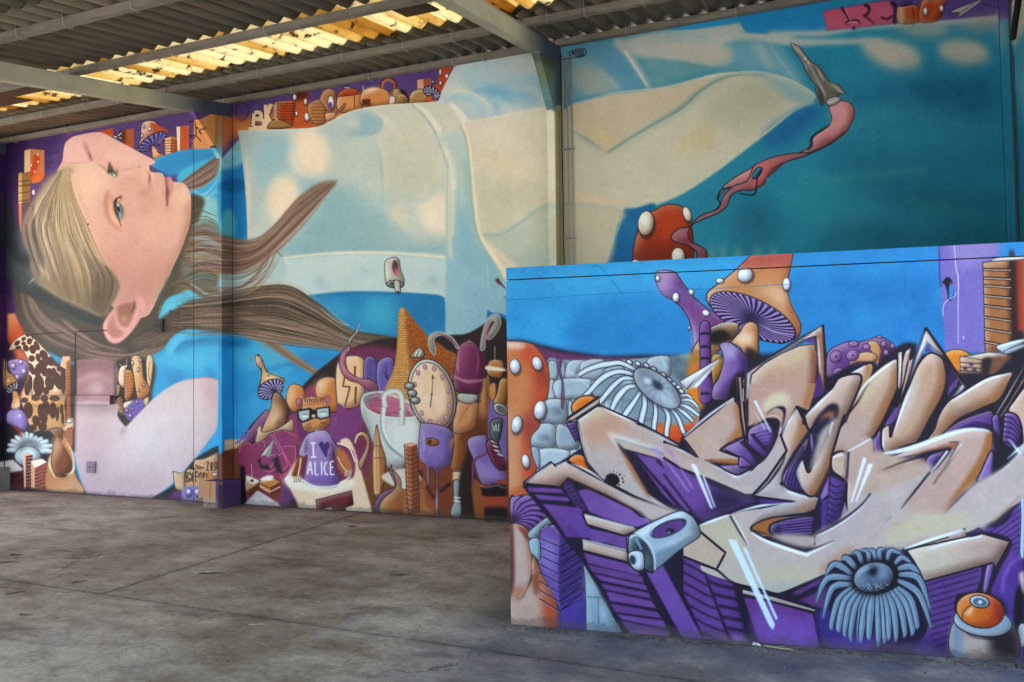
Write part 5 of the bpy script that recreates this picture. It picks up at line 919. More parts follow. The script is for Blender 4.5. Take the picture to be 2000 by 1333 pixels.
    for x, y, a, b_, r in ((145, 430, 50, 55, 30), (290, 420, 56, 48, -20), (300, 320, 48, 26, 0), (410, 345, 34, 26, 10), (560, 320, 26, 28, 0), (580, 395, 22, 26, 0), (635, 335, 14, 30, -10), (160, 560, 50, 30, -30), (520, 262, 26, 12, 0)): E(x, y, a, b_, r, '#7b52a0', 1, ln=1.4, lc='#2f1c50'); E(x, y, a*.42, b_*.42, r, '#5b3586', 1, ln=.9, lc='#c3a6d8')
    P("-20,640 100,600 250,520 420,480 520,500 700,330 840,320 850,400 1000,450 1200,560 1280,680 1500,600 1800,400 1800,1333 -20,1333", '#1f1a2b', 2.5)
    # ---- toadstools (centre top)
    T(1300, 480, 4.443)
    P("-90,250 -60,220 20,215 90,240 160,340 240,440 330,520 420,580 580,640 620,680 400,720 380,860 300,960 240,960 225,900 240,820 200,640 100,500 -20,430 -80,330", '#6d4a9a', .8, ln=1.4)
    P("-70,240 20,230 60,330 20,430 -60,380", '#a58cc4', 7, .8); P("150,450 300,560 540,650 420,710 250,640", '#76408a', 9, .8); P("230,700 260,800 280,960 240,940", '#a79ad0', 4, .8)
    c.spots([(90, 450, 30, 42, 0), (222, 402, 22, 28, -20), (350, 585, 34, 26, 20), (515, 598, 34, 16, 10), (-68, 285, 20, 26, 0), (206, 715, 8, 20, 0)], '#b4c2d0')
    m = P("735,85* 1110,60* 1085,180 1060,330 1070,450 1110,560 1160,650 1172,720 1150,790 1060,835 940,830 700,600 440,560 370,500 355,440 380,390 500,300 620,200 680,140", '#ae7a50', .8, ln=1.8)
    P("735,80 1110,60 1085,190 640,200", '#a8514a', 6, .95, clip=m); P("760,380 900,430 1030,560 1060,480 1030,360 860,340", '#d3b798', 12, .85, clip=m); P("640,220 1060,200 1040,300 760,360 480,380", '#bd8154', 12, .8, clip=m); P("1080,460 1170,660 1150,780 1100,640 1050,540", '#a8683c', 5, .8, clip=m)
    c.spots([(690, 255, 68, 62, -30), (1050, 335, 34, 56, 0), (470, 305, 34, 22, 0)], '#aebfce')
    c.gills(755, 622, 740, 640, 405, 160, 25, '#4c3b86', '#9b86c8', '#1d1638', 76)
    P("680,690 740,660 800,700 806,820 800,960 700,960 640,880 560,830 640,760", '#b98354', .8, ln=1.6); P("610,800 720,740 760,800 720,860 640,850", '#dccdb8', 7, .85); P("690,930 710,880 800,930 800,980 680,980", '#241a1e', 4, .9)
    m = P("250,960 240,900 280,830 390,720 480,680 560,665 620,680 635,740 580,820 480,900 400,950", '#a9835c', .8, ln=1.8)
    for i in range(26): 
        a = np.radians(150+i*9); S([(460, 800), (460+90*np.cos(a), 800+60*np.sin(a)), (460+200*np.cos(a), 800+130*np.sin(a))], (3.5, 2, .6), '#1e161a', .7, .9, clip=m)
    E(460, 800, 90, 60, -20, '#1b1418', 4, .95); S("390,720 480,682 570,668 630,690", 1.3, '#cfe0e8', .6)
    P("200,960 320,960 330,1400 220,1333", '#9d7436', 3); P("400,960 500,960 500,1060 430,1180 400,1220", '#a87a2c', 2, ln=1); P("200,1080 300,1040 300,1333 200,1333", '#c0702c', 5)
    m = P("300,690 385,690 390,1000 405,1333 290,1333 300,1000", '#5b3888', .8, ln=1.8); P("305,700 350,700 350,1333 300,1333", '#76509e', 4, .8, clip=m)
    for y in (770, 885, 985, 1130, 1290): S(f"302,{y} 340,{y-10} 388,{y}", 4.5, '#1c1530', 1, clip=m)
    m = P("470,860 550,840 640,900 700,960 720,1060 700,1150 620,1170 560,1260 540,1333 410,1333 410,1230 460,1150 490,1050 500,960", '#66469a', 1, ln=1.5)
    E(560, 930, 60, 56, 30, '#b7b6dc', 8, .9, clip=m); E(560, 1080, 60, 90, 20, '#8f78c0', 9, .6, clip=m); P("640,900 720,1000 700,1160 640,1180 660,1040", '#34205a', 7, .8, clip=m); P("600,1130 700,1120 720,1333 560,1333", '#1b1420', 4, .9)
    S("620,1140 640,1333", 3, '#b9927c', .8); S("665,1240 670,1333", 2, '#d9e4ea', .6)
    # paper plane
    P("120,1180 500,955 380,1090 245,1275 190,1240 270,1150 180,1245 140,1205", '#b9c9d6', .5, sm=0, ln=1.3); P("150,1190 480,975 300,1110", '#e1ecf4', 1, sm=0); P("215,1245 480,985 250,1265", '#d2dfe9', 1, sm=0)
    # ---- grey eye flower
    T(1180, 660, 6.0595)
    P("640,1000 900,1030 1020,1000 1120,900 1000,1180 860,1240 640,1120", '#c9621e', 2, g=(800, 1000, 900, 1240, '#c03a20')); P("0,400 0,720 240,900 500,1000 640,1010 860,1020 1000,960 900,860", '#6f8391', 6, .8)
    P("1000,620 1110,600 1110,820 1000,700", '#c9761c', 2)
    for k, (x, y) in enumerate(((300, 290), (400, 310), (500, 330), (590, 375), (700, 440), (770, 500), (830, 550), (880, 590), (915, 635))): E(x, y, 42, 26, 35, '#a9bccb', .8, ln=1.8); E(x, y-6, 22, 10, 35, '#e2ecf4', 1.5)
    pet = [("370,380 200,300 60,310 -60,330 -200,380 -300,440", 11), ("360,440 200,400 60,430 -60,510 -160,620 -240,700", 11), ("350,490 230,480 120,560 30,660 -60,770 -130,830", 10), ("370,570 270,590 180,680 130,760 90,850", 12), ("430,640 340,780 240,920 170,1050", 11), ("470,680 480,800 440,980 410,1220", 11), ("600,760 610,900 590,1060 590,1290", 9), ("700,820 760,930 740,1100 730,1320", 9.5), ("800,850 880,960 940,1120 1030,1270", 7.5), ("860,830 960,900 1050,990", 7), ("900,790 1000,830 1120,920", 7), ("910,740 1020,740 1110,820", 6), ("900,690 980,680 1040,720", 5)]
    for t, w in pet:
        S(t, (w*.6+2, w+3, w*.7+2.5), DK, .6); S(t, (w*.55, w, w*.7), '#a3b6c6', .5); S(t, (w*.15, w*.45, w*.3), '#d9e6f0', 1.2, .85)
    E(625, 600, 350, 165, 40, '#1f2730', 5, .9)
    m = E(625, 598, 335, 158, 39, '#8294a4', .7, ln=1.5); E(760, 760, 170, 70, 39, '#b4c4d2', 9, .85, clip=m); E(480, 430, 140, 80, 39, '#5c6b7a', 9, .8, clip=m); E(630, 560, 80, 44, 40, '#2d3844', 2.5, clip=m); E(510, 510, 48, 26, 30, '#d8e4ee', 3, clip=m)
    for a in range(0, 360, 20): r = np.radians(a); S([(640+60*np.cos(r), 590+60*np.sin(r)), (640+190*np.cos(r), 620+190*np.sin(r))], (1.5, .5), '#b9c9d6' if a % 40 else '#566675', 1.2, .45, clip=m)

    # ================= the letters =================
    def tan(t, sm=1, ln=5.5, col=TAN, g=None): return P(t, col, .5, sm=sm, g=g, ln=ln, lc='#211a2b')
    T(980, 750, 4.443)
    E(720, 190, 120, 84, -20, '#c9701c', 1, ln=2); E(660, 730, 100, 120, 0, '#c9641e', 1, ln=2)
    tan("570,300 850,110 845,170 580,335", 0, 5, '#b8a69c'); P("600,300 840,150 840,165 600,320", '#c9bcb4', 1, sm=0)
    P("560,340 650,330 700,480 640,500", '#4b3080', .8, sm=0, ln=2)
    for k in range(5): S(f"{585+k*14},{370+k*28} {640+k*12},{345+k*30}", 1.6, VD)
    # first big arm (left A shape)
    m = tan("650,320 845,190 1200,350 1555,540 1800,660 2100,860 2300,1000 2100,1080 1700,950 1560,1120 1350,1190 1200,1140 900,880 740,690 690,500", 0, 6.5, '#b0988d', (760, 300, 1300, 1100, '#aea5a6'))
    P("800,260 1050,260 1000,500 800,560 700,420", '#b78f7a', 12, .8, clip=m); P("740,560 1000,640 1300,1000 1300,1160 1000,960", '#a9a1a3', 16, .9, clip=m); S("660,325 840,200", (3, 8, 3), '#c8d4dc', 1.2, clip=m); S("855,200 1170,345", (2, 5, 2), '#dfe8ee', 1, clip=m); S("655,340 700,520 740,680", (2, 3, 1), '#d9e2e6', 1, clip=m); S("1200,360 1555,550", (1, 4, 1), '#dfe8ee', .8, .8, clip=m)
    P("770,230 900,240 860,280 720,330", '#c3b592', 6, .8, clip=m)
    # notch and inner purple slabs
    m2 = P("970,465 1060,490 1300,560 1650,700 1740,760 2300,960 2350,1100 1900,1080 1560,1110 1500,1110 1260,950 1120,700 1040,590", '#241b35', .8, sm=0)
    P("920,430 1000,440 1300,540 1400,600 1100,560 1000,510 1030,590 990,540", '#cfd6d6', 3, .7)
    P("985,480 1080,520 1350,590 1560,700 1560,730 1340,640 1060,560", '#b5a394', 1.2, sm=0); P("1030,560 1060,590 1180,800 1290,980 1260,970 1130,780", '#9a6434', 2.5, .9)
    P("1140,600 1340,650 1555,900 1700,1100 1560,1110 1400,960", PU, 1, sm=0); P("1370,670 1500,720 1900,920 2300,1060 1900,1080 1640,950", '#6c4aa8', 1, sm=0, g=(1500, 800, 2000, 1050, '#2a2148'))
    S("1150,610 1400,900 1560,1100", 5, VD, 1); S("1350,660 1560,880 1700,1090", 7, VD, 1)
    P("1300,560 1400,600 1620,900 1640,990 1560,950 1400,700", '#9a86cc', 2, .8); P("1440,600 1500,610 1680,900 1660,920 1540,760", '#9a86cc', 2, .8)
    E(958, 832, 60, 54, 10, '#15141a', 1.2); E(990, 845, 30, 28, 0, '#050506', 1)
    for x, y, r in ((972, 758, 4), (1025, 788, 8), (1048, 822, 8), (1055, 852, 9), (1018, 880, 8), (1000, 770, 4), (1062, 800, 4), (915, 795, 5)): E(x, y, r, r, 0, '#121116', .5)
    # lower-left arm
    m = tan("190,865 430,680 460,710 560,668 900,850 1150,980 1300,1040 1480,1110 1300,1195 1230,1130 900,970 570,820 500,900 200,870", 0, 6, '#b39a8c', (300, 700, 1300, 1100, '#b1a3a0'))
    P("500,900 570,820 900,960 1240,1120 1220,1140 900,1000 600,860", '#7a4a3c', 3, .9, clip=m); S("200,862 430,690", (1, 3, 1), '#e4ebee', .8); S("470,712 565,675", 2, '#e4ebee', .8); S("600,690 760,760 890,850", (1, 4, 1), '#e4ebee', 1)
    P("1000,960 1555,1110 1480,1130 1300,1190 1200,1110", '#b0a3a0', 4)
    tan("700,1130 760,1140 1180,1255 1160,1280 1060,1320 740,1225", 0, 4, '#b9a79c'); S("715,1135 1150,1250", 2.4, '#e6eef2', .8)
    T(980, 980, 4.167)
    tan("650,310 1020,400 1040,500 660,400", 0, 4, '#b5a194'); S("655,312 1015,395", 2.5, '#e6eef2', .8)
    # middle letters
    T(1300, 750, 4.4425)
    base = P("-20,560 200,460 600,110 640,-350 560,-450 1300,-560 1700,-500 2400,-250 3100,-250 3100,1400 -20,1700", '#241b35', 0, a=0)
    # cover: rebuild as separate, cleaner pieces
    T(1300, 750, 4.4425)
    P("100,560 150,440 600,110 700,100 1000,60 1300,100 1700,200 1700,1360 500,1200 240,1130 100,700", '#231b33', 1, sm=0)
    P("-20,640 150,740 360,860 600,960 800,1010 560,1100 330,1200 240,1120 100,980 -20,880", '#6b489f', 3, sm=0); P("380,900 760,990 800,1020 560,1110 330,1190 280,1100 420,1100", '#231b33', 14, .95); S("-20,780 100,940 230,1110", 4, VD, 1); S("-20,880 80,1010 180,1110", 4, VD, 1)
    # S-like spike piece left
    P("-20,640 -20,500 120,560 280,640 150,470 590,118 640,200 670,455 560,510 470,580 640,635 628,700 345,660 620,800 740,750 880,610 965,450 985,340 1040,450 1045,600 900,830 760,965 690,965 400,840 140,740", '#b0968a', .5, sm=0, g=(300, 200, 800, 900, '#ab9fa0'))
    for t in ("-20,500 120,560 280,640 150,470 590,118 640,200 672,455 560,510 470,575 640,635 628,700 345,660 620,800 740,750 880,610 965,450 985,340", "-20,640 140,740 400,840 690,965 760,965 900,830"): S(t, 5, '#211a2b', sm=0)
    P("590,180 640,200 672,455 560,510 480,570 560,460 620,360", OR, 5, .9); P("345,662 500,650 640,660 628,698 400,680", OR, 1.5, .9); S("160,455 380,270 592,125", (2, 4, 3), HI, .9); S("0,515 140,580 260,640", (1, 3, 1), HI, .8); P("200,480 280,420 420,560 380,640 300,600", '#b79c86', 12, .6); S("350,672 560,780 620,805 740,755", (1, 4, 2), HI, 1)
    P("-20,620 200,700 420,830 700,960 760,930 620,900 400,780 100,640", '#c0b5a4', 6, .6)
    E(630, 800, 22, 16, 0, '#e9f4fb', 6, .9)
    # purple in counter of first letter
    P("510,555 680,470 740,380 860,330 960,320 975,380 940,520 850,660 720,740 620,790 480,720 620,705 640,640", '#5f4197', .8, ln=3, lc='#211a2b')
    P("860,320 975,320 975,400 930,520 890,590 930,420", '#1c162c', 4, .95); P("600,480 690,460 720,520 860,640 800,690 700,560", '#211a30', 1.5, .95, sm=0)
    S("500,575 680,480", 3, '#8a6cc0', .8); P("730,440 760,430 880,560 860,590", '#2a2040', 1, sm=0)
    for k in range(6): S(f"{760+k*20},{440+k*26} {910-k*4},{400+k*34}", 2, VD)
    P("640,640 660,635 740,700 730,720 640,720", '#7050aa', .8, ln=2); S("480,720 630,712", 3, '#9a80cc', .8); P("800,400 900,410 900,500 840,500", '#8468b8', 5, .6)
    # tall spears (two thin bars)
    P("625,-60 660,-60 690,300 715,500 690,500 655,300", '#a58a7c', .6, sm=0, ln=4, lc='#1e1826'); P("665,-30 700,-60 712,500 700,480 690,200", '#7a5238', .6, sm=0, ln=2.5, lc='#1e1826'); S("672,40 676,150", 1.5, '#dfe8ee', .6)
    # second letter: tall arch + diagonal
    T(1300, 480, 4.443)
    m = P("700,1110 760,1060 1200,790 1365,690* 1385,1000 1380,1280 1340,1290 1330,1000 1300,790 1180,830 1000,930 860,1020 740,1130 720,1333 690,1333", '#a2887c', .6, sm=0, ln=6, lc='#1e1826')
    P("705,1110 1190,800 1340,710 1350,730 1180,830 740,1110 725,1333 700,1333", '#c9cdd0', 2, .8, sm=0); P("1310,780 1355,730 1375,1250 1345,1280", '#9a6248', 3, .9, sm=0); S("1320,800 1345,1150", (1, 4, 1), '#d0d4d8', 1)
    P("1200,820 1290,800 1310,850 1220,835", '#5b3a86', 1, sm=0)
    m = P("745,1120 860,1020 1000,940 1160,870 1290,855 1320,980 1310,1100 1280,1333 720,1333", '#b0917e', .7, sm=0, ln=2, lc='#1e1826')
    P("1000,950 1280,870 1300,960 1200,1000 1000,1060", '#bda98a', 9, .9, clip=m); P("1260,870 1320,960 1300,1333 1240,1333 1280,1100", '#7c4028', 6, .9, clip=m); P("1340,1100 1380,1280 1280,1333 1300,1180", '#4a2c74', 1, sm=0)
    T(1300, 750, 4.4425)
    m = P("720,0 1300,0 1290,60 1240,230 1140,190 1010,430 1010,340 980,300 860,290 760,350 718,370", '#ae9184', .7, sm=0, ln=0)
    P("850,160 960,80 1060,90 1080,180 1050,260 1040,200 960,195 860,260", '#c9c0a4', 6, .9, clip=m); P("1250,-20 1310,-20 1230,240 1190,200", OR, 5, .85, clip=m); S("765,360 850,290 960,270 1020,330", (2, 6, 3), '#9a6a46', 3, .8)
    P("860,270 920,220 990,195 1040,215 1035,300 1010,370 1020,250 960,210 890,250", '#231b36', 1.2); S("770,355 870,290 960,280 1000,340 980,440", (2, 3.5, 2), '#c9c0b4', 1.2, .8)
    m = tan("1140,195 1245,405 1180,560 1060,780 1000,870 1050,920 1160,960 1340,1000 1300,1090 1180,1140 1060,1150 860,1190 740,1255 880,1300 1060,1333 700,1333 560,1130 900,1060 1120,1025 810,985 760,960 880,830 1010,640 1050,580 1000,450", 0, 5, '#b29a8c', (1100, 300, 1000, 1100, '#aaa3a4'))
    S("1135,210 1010,440", (1, 5, 1), HI, 1.2); P("1180,300 1240,400 1100,620 1060,700 1120,500", OR, 6, .8, clip=m); S("1045,590 1010,690 900,850 780,960", (1.5, 5, 2), '#211a2b', 1); S("1010,880 1060,930 1160,965 1330,1000", (1, 5, 2), HI, .9); S("570,1130 820,1060 1110,1030", (1, 5, 1.5), HI, 1)
    P("810,990 1110,1022 900,1045 820,1030", '#4f3286', .8, sm=0); S("800,990 1130,1025", (2, 3, 1), '#211a2b', .8); P("1120,1060 1330,1010 1290,1090 1200,1130", '#9a6e50', 6, .6, clip=m)
    P("740,1255 860,1180 1060,1145 1290,1140 1280,1290 1180,1320 1040,1333 860,1300", '#33235a', 1, ln=4); P("750,1250 860,1185 1050,1150 1000,1175 920,1220 890,1270 960,1333 850,1300", OR, 2)
    P("900,1260 960,1200 1280,1150 1270,1310 1040,1330 930,1310", '#2c2050', 1.5, ln=3)
    for k in range(6): S(f"{990+k*4},{1200+k*22} 1270,{1160+k*26}", 2.2, '#6a4a9c', .6)
    # third letter with two humps
    T(1600, 600, 4.4425)
    m = tan("-20,830 60,740 200,620 420,490 470,520 440,620 350,800 260,920 230,1000 250,900 420,640 560,500 680,450 695,560 680,700 600,880 500,1080 460,1130 260,1240 110,1260 150,1100 230,980 160,980 60,1200 20,1333 -60,1500 -160,1600 -100,1300 -60,1060 -140,1000 -60,900", 1, 4.5, '#b39583')
    P("400,500 465,520 430,640 330,800 260,910 340,700 400,580", OR, 5, .85, clip=m); P("640,560 695,560 600,880 480,1100 520,900 620,720", OR, 6, .85, clip=m); P("420,660 560,530 600,560 480,720 380,900 360,780", '#c3bc9c', 9, .8, clip=m); S("0,800 200,630 400,510", (1, 5, 2), HI, 1.2, clip=m); S("250,900 420,650 660,460", (1, 5, 2), HI, 1.2, clip=m)
    P("130,1100 300,960 420,960 380,1150 140,1250", '#ab9a92', 9, .8, clip=m)
    P("-60,1000 0,900 80,840 150,840 165,900 140,960 90,1000 60,1060 0,1200 -40,1300 -70,1200", '#1f1a2c', 2); P("0,900 80,860 140,870 120,940 60,940", '#9a6a48', 4, .9); P("-20,1000 60,960 100,980 60,1100 0,1250 -40,1333 -60,1200", '#3a3a48', 4, .8)
    E(140, 970, 14, 14, 0, '#f2fafe', 5, .95); S("110,1060 130,950 150,1000", (1, 5, 1), '#e8f2f8', 2, .8)
    # inner N shape of third letter (F6)
    T(1300, 750, 4.4425)
    P("1240,420 1260,410 1280,600 1300,420 1440,290 1490,300 1370,520 1240,770 1190,660 1150,760 1200,940 1060,900 1010,800 1080,640 1230,420", '#231b36', 1.5); P("1010,830 1060,720 1220,480 1240,500 1200,640 1150,720 1150,800 1190,930 1060,900", '#45307a', 1, ln=2)
    for k in range(4): S(f"{1030+k*26},{870+k*12} {1080+k*26},{720+k*4} {1200+k*6},{540+k*20}", 2.2, VD)
    m = tan("1220,260 1330,150 1440,40 1520,-60 1700,-60 1590,240 1540,300 1460,560 1440,620 1420,720 1300,960 1200,940 1145,770 1190,655 1240,770 1300,620 1410,300 1340,290 1250,400 1205,290", 1, 4.5, '#b39a8b')
    P("1260,400 1320,280 1420,180 1490,180 1500,240 1480,310 1440,280 1380,290 1300,370", '#211b30', 2); P("1320,330 1400,250 1470,240 1450,290 1380,300", '#a8683c', 3, .9); P("1260,420 1340,340 1430,290 1460,330 1380,500 1270,700 1240,560", '#241d36', 4, .9); P("1350,420 1400,360 1440,350 1330,620 1250,760 1290,600", '#b0a69e', 3, .95)
    P("1440,560 1420,720 1300,960 1260,950 1350,780", OR, 5, .85); S("1190,660 1145,770 1190,920", (1, 3, 1), HI, 1); S("1215,280 1330,170 1440,60", (1, 5, 1), HI, 1.2); E(1470, 320, 16, 16, 0, '#eaf6fc', 6, .9); E(1325, 455, 14, 14, 0, '#cfe2f4', 5, .8); S("1420,420 1450,330 1420,450", (1, 4, 1), '#e4eef4', 1.5, .8)
    S("1262,430 1275,590", (2, 4, 1), '#8f78c4', 1)
    # small connectors and purple column in the middle
    P("1330,980 1420,790 1440,760 1580,850 1600,920 1780,940 1780,1000 1600,1200 1400,1300 1300,1310 1290,1140", '#231b36', 1)
    P("1345,970 1415,800 1410,960 1350,1010", '#8468b8', 1, sm=0); P("1350,1010 1410,1000 1395,1240 1350,1270", '#4a3284', 1.5, sm=0); P("1430,800 1560,860 1500,1180 1400,1230", '#5c3d92', .8, sm=0, g=(1440, 900, 1560, 950, '#3a2766'))
    for k in range(7): S(f"{1425-k*4},{860+k*54} {1470},{895+k*54} {1555-k*8},{880+k*54}", 2.4, VD)
    P("1570,950 1780,960 1700,1080 1510,1180", '#6a489f', .8, sm=0, ln=3)
    m = tan("1450,620 1560,600 1565,820 1500,800 1440,740", 1, 4.5, '#b59f8e'); S("1445,640 1550,612", 2.5, HI, .9)
    # fourth letter and right end
    T(1600, 600, 4.4425)
    m = tan("250,1280 470,1140 480,1290 560,1310 800,1230 1200,1080 1400,1060 1500,1080 1520,1120 1480,1333 1300,1700 1200,1800 900,2100 500,2000 260,1800 240,1500", 1, 4.5, '#b0958a')
    m = tan("680,400 700,385 725,390 720,520 700,720 680,700", 0, 3, '#b3988a'); m = tan("740,400 800,350 780,480 740,700 700,790 715,600 720,480", 0, 3, '#b3988a'); m = tan("770,480 820,440 800,560 720,780 700,800", 0, 3, '#b0958a')
    for t in ("700,392 705,500 695,700", "750,400 780,370", "780,470 800,470"): S(t, (1, 3, 1), HI, .8)
    m = tan("925,180* 1080,400 1270,690* 1100,870 1040,940 1000,980 1060,880 1210,720 1230,680 1080,440 930,300 850,480 780,700 760,690 830,460 880,320", 0, 5.5, '#ab8e82')
    P("920,200 935,310 850,480 770,700 830,480 890,300", '#cdd6dc', 2, .95, sm=0); P("930,210 960,260 1060,430 1080,470 940,310", '#c5ccd0', 2, .7, sm=0); P("1230,680 1265,690 1050,920 1100,860 1210,720", '#cdd8e0', 2, .9, sm=0)
    P("935,320 990,390 920,385", '#5b3a86', 1.2, sm=0)
    m = tan("960,400 1060,440 1090,520 1100,640 1060,780 960,960 850,1170 790,1190 560,1270 545,1200 550,1050 610,1010 620,1130 700,900 740,780 780,690 860,500", 1, 3.5, '#b09079')
    P("1070,480 1105,640 1040,860 900,1100 860,1160 960,900 1040,700", OR, 8, .85, clip=m); P("740,760 840,620 860,760 760,960 660,1060", '#b9b2ae', 9, .7, clip=m); S("640,1110 720,880 800,690", (1, 5, 1), HI, 1.5, clip=m); S("555,1060 550,1180 560,1250", (1, 4, 1), HI, 1.2, clip=m); S("610,1015 620,1130", 3.5, '#211a2b', .7)
    P("1110,600 1160,540 1210,650 1120,780", '#2e2252', 1.2, sm=0)
    for k in range(4): S(f"{1120+k*20},{760-k*20} {1140+k*20},{680-k*20}", 2.2, '#6e4c96', .6)
    m = tan("1680,570 1640,660 1560,800 1400,880 1200,980 1060,1110 940,1150 1000,1060 1040,940 1120,820 1250,740 1450,620 1600,580", 1, 3.5, '#ac8f7c')
    P("1640,600 1670,590 1560,800 1400,880 1300,910 1480,780", OR, 6, .8, clip=m); S("1150,820 1300,720 1480,620 1660,575", (2, 6, 2), HI, 1.5, clip=m); P("1000,1060 1100,920 1200,840 1100,1060 960,1140", '#8d5f3c', 8, .7, clip=m)
    m = P("1070,1110 1200,1000 1400,920 1500,910 1510,1060 1350,1060 1200,1075", '#3d2868', 1, ln=2)
    for k in range(5): S(f"{1110+k*20},{1095-k*8} 1300,{1000-k*4} 1500,{960+k*22-40}", 2.4, '#6a489c', .6, .8)
    for t in ("1500,970 1600,800 1777,500 1777,540 1640,790 1520,980", "1560,950 1660,800 1777,600 1777,650 1660,840 1580,960"): P(t, '#a08072', .6, sm=0, ln=3.5, lc='#1e1826')
    m = tan("1640,900 1700,800 1777,700 1850,650 1850,1333 1700,1500 1760,1250 1760,1060 1720,950", 1, 3.5, '#b49a86')
    P("1500,960 1560,960 1570,1260 1520,1333 1480,1333 1510,1100", '#5d3f96', 1, ln=2); P("1610,920 1700,930 1745,1000 1750,1120 1700,1240 1620,1333 1590,1200 1600,1000", '#5b3d90', 1, ln=3)
    for k in range(7): S(f"1605,{950+k*44} 1680,{970+k*44} 1740,{1060+k*40}", 2.6, VD, .6)
    P("1590,1240 1700,1230 1620,1400 1580,1450", '#1f1a2b', 4)
    P("470,1150 490,1120 530,1060 540,1200 560,1270 500,1290 475,1240", '#5d3f96', 1, ln=3)
    for t in ("560,1040 680,860 720,820 640,1040 600,1020",): P(t, '#3b2766', 1, ln=2)
    for k in range(4): S(f"{570+k*24},{1030-k*10} {660+k*14},{870+k*4}", 2, '#6a489c', .6)
    S("570,1275 760,1240 1000,1150 1250,1070 1420,1065 1490,1090", (4, 8, 9, 5, 3), '#cfdae2', 1.2)
    # lower bowl of fourth letter (tile 1780,800 ; 6.06)
    T(1780, 800, 6.06)
    P("-300,620 0,540 300,460 430,440 480,470 300,700 180,780 150,640", '#241c38', 1.5); S("0,560 200,480 420,450", (2, 5, 2), '#9a6a4a', 1.5, .9)
    P("160,640 220,540 400,480 390,520 200,760 165,720", '#5a3c90', 1, ln=2.5); S("0,1030 180,790 300,640 420,480", (2, 6, 4), '#211a2b', 1); S("10,1040 190,800 310,650 430,490", (1, 3, 5), '#c9d3da', 1)
    P("440,410 560,390 580,400 540,500 270,880 300,820 450,600 490,460 300,440", '#8a5430', 2, .9); S("260,885 400,690 500,520 580,400", (1, 4, 3), '#241a24', .9); S("450,390 560,385", 2, '#241a24', .8); S("300,850 430,640 590,400", (1, 2, 6), '#c8d3da', 1.2, .8)
    P("905,275 965,290 970,380 940,520 780,800 560,1030 370,1250 540,960 720,700 830,500", OR, 3.5, .95); P("970,330 960,480 760,860 600,1000 370,1260 520,1130 780,880 960,480", '#241b33', 2.5, .95)
    P("955,480 965,770 780,855 830,720", '#7a5bb4', 1.5, ln=2.5); P("960,260 1000,260 1200,540 1100,650 960,770 970,500", '#1e1a2a', 2, .9)
    m = tan("1340,430 1240,560 1100,690 880,840 760,900 600,1040 400,1240 300,1300 -100,1500 500,1500 900,1340 1100,1200 1340,1000", 1, 0, '#a59a98')
    P("600,1040 900,880 1340,600 1340,900 900,1100 600,1200 400,1260", '#a39ba0', 9, .8, clip=m); P("1100,690 1340,560 1340,800 1060,760", '#b3ab92', 10, .8, clip=m); S("800,880 960,800 1120,690 1260,540 1340,430", (2, 5, 4), '#c5cfd6', 2, .9)
    S("1290,1020 1150,1150 960,1320", (5, 7, 5), '#8a5c34', 1.2)
    E(1255, 480, 24, 24, 0, '#e8f6ff', 5, .95); S("1150,350 1255,480 1340,600", (1, 4, 1), '#d9ecfa', 1, .9); S("1130,590 1255,480 1340,400", (1, 4, 1), '#d9ecfa', 1, .9)
    # ---- the broad bottom stroke
    T(1650, 850, 2.76)
    m = P("-430,430 -100,330 -20,470 60,600 160,560 340,330 520,300 700,180 860,60 990,-20 990,280 940,340 780,480 740,520 900,575 850,700 800,690 420,795 60,870 -200,850 -520,700 -560,580", '#b1a7a2', 1, a=0)
    P("0,420 60,330 160,310 100,240 220,190 440,160 470,190 330,370 520,430 700,260 860,180 990,80 990,270 940,345 780,480 730,510 640,500 420,560 300,620 200,600 60,600 -30,500", '#aea29e', 5)
    P("300,460 560,420 720,470 600,520 400,560 200,600 100,590", '#b9b08e', 12, .8); P("140,90 300,120 420,130 440,200 340,240 160,310 20,240", '#ad9788', 4)
    P("20,240 160,190 260,170 430,150 410,130 300,180 200,190 100,230 10,245", '#8f6a54', 4, .6)
    m = tan("330,620 560,560 690,545 740,530 890,575* 820,710 795,690* 600,745 430,790 400,730 370,680", 0, 4, '#b7ab98', (450, 700, 820, 620, '#a48b80')); S("440,620 600,570 740,548", (1, 4, 2), HI, .9)
    m = tan("310,622 650,505* 655,550 560,570", 0, 3, '#b3a094'); S("320,615 450,570 640,510", (2, 7, 3), '#dbe6ee', .9); S("560,550 430,590 330,625", 2, DK, .6)
    S("700,530 718,505 740,520", 4, '#3a2766', 1)
    S("65,600 160,520 250,445", (4, 5, 2), '#211a2b', .8); S("80,600 170,530 255,450", (2, 4, 1), HI, 1); E(130, 535, 14, 14, 0, '#eaf6fe', 5, .9)
    S("300,400 380,300 460,200", (1, 4, 3), '#211a2b', .8); S("205,190 300,150 400,120 540,80", (1, 4, 3), '#211a2b', 1, .9)
    S("205,100 380,60 500,20", (2, 7, 6), '#cfdae2', 1.2); P("10,20 150,20 160,100 205,110 150,230 10,245", '#b0988c', 3, .9); S("15,90 140,20", 3, HI, 1); S("20,90 12,235", 3.5, '#211a2b', .7)
    T(1300, 750, 4.4425)
    P("1300,1310 1520,1190 1680,1080 1777,960 1900,1000 1950,1200 1800,1400 1500,1500 1300,1480", '#ada1a0', 5); S("1310,1318 1500,1220 1680,1080 1760,980", (3, 5, 4), HI, 1); S("1300,1312 1500,1205 1690,1060 1777,950", (2, 4, 3), '#211a2b', .8)
    T(1350, 1000, 4.003)
    m = P("70,100 290,20* 420,-20 640,-60 1000,-100 1300,-60 1400,60 1500,300 1240,330 1160,400 1040,500 860,580 680,640 540,600 380,560 100,470 85,415 200,440 265,320 75,160", '#b3a7a0', .6, a=.0)
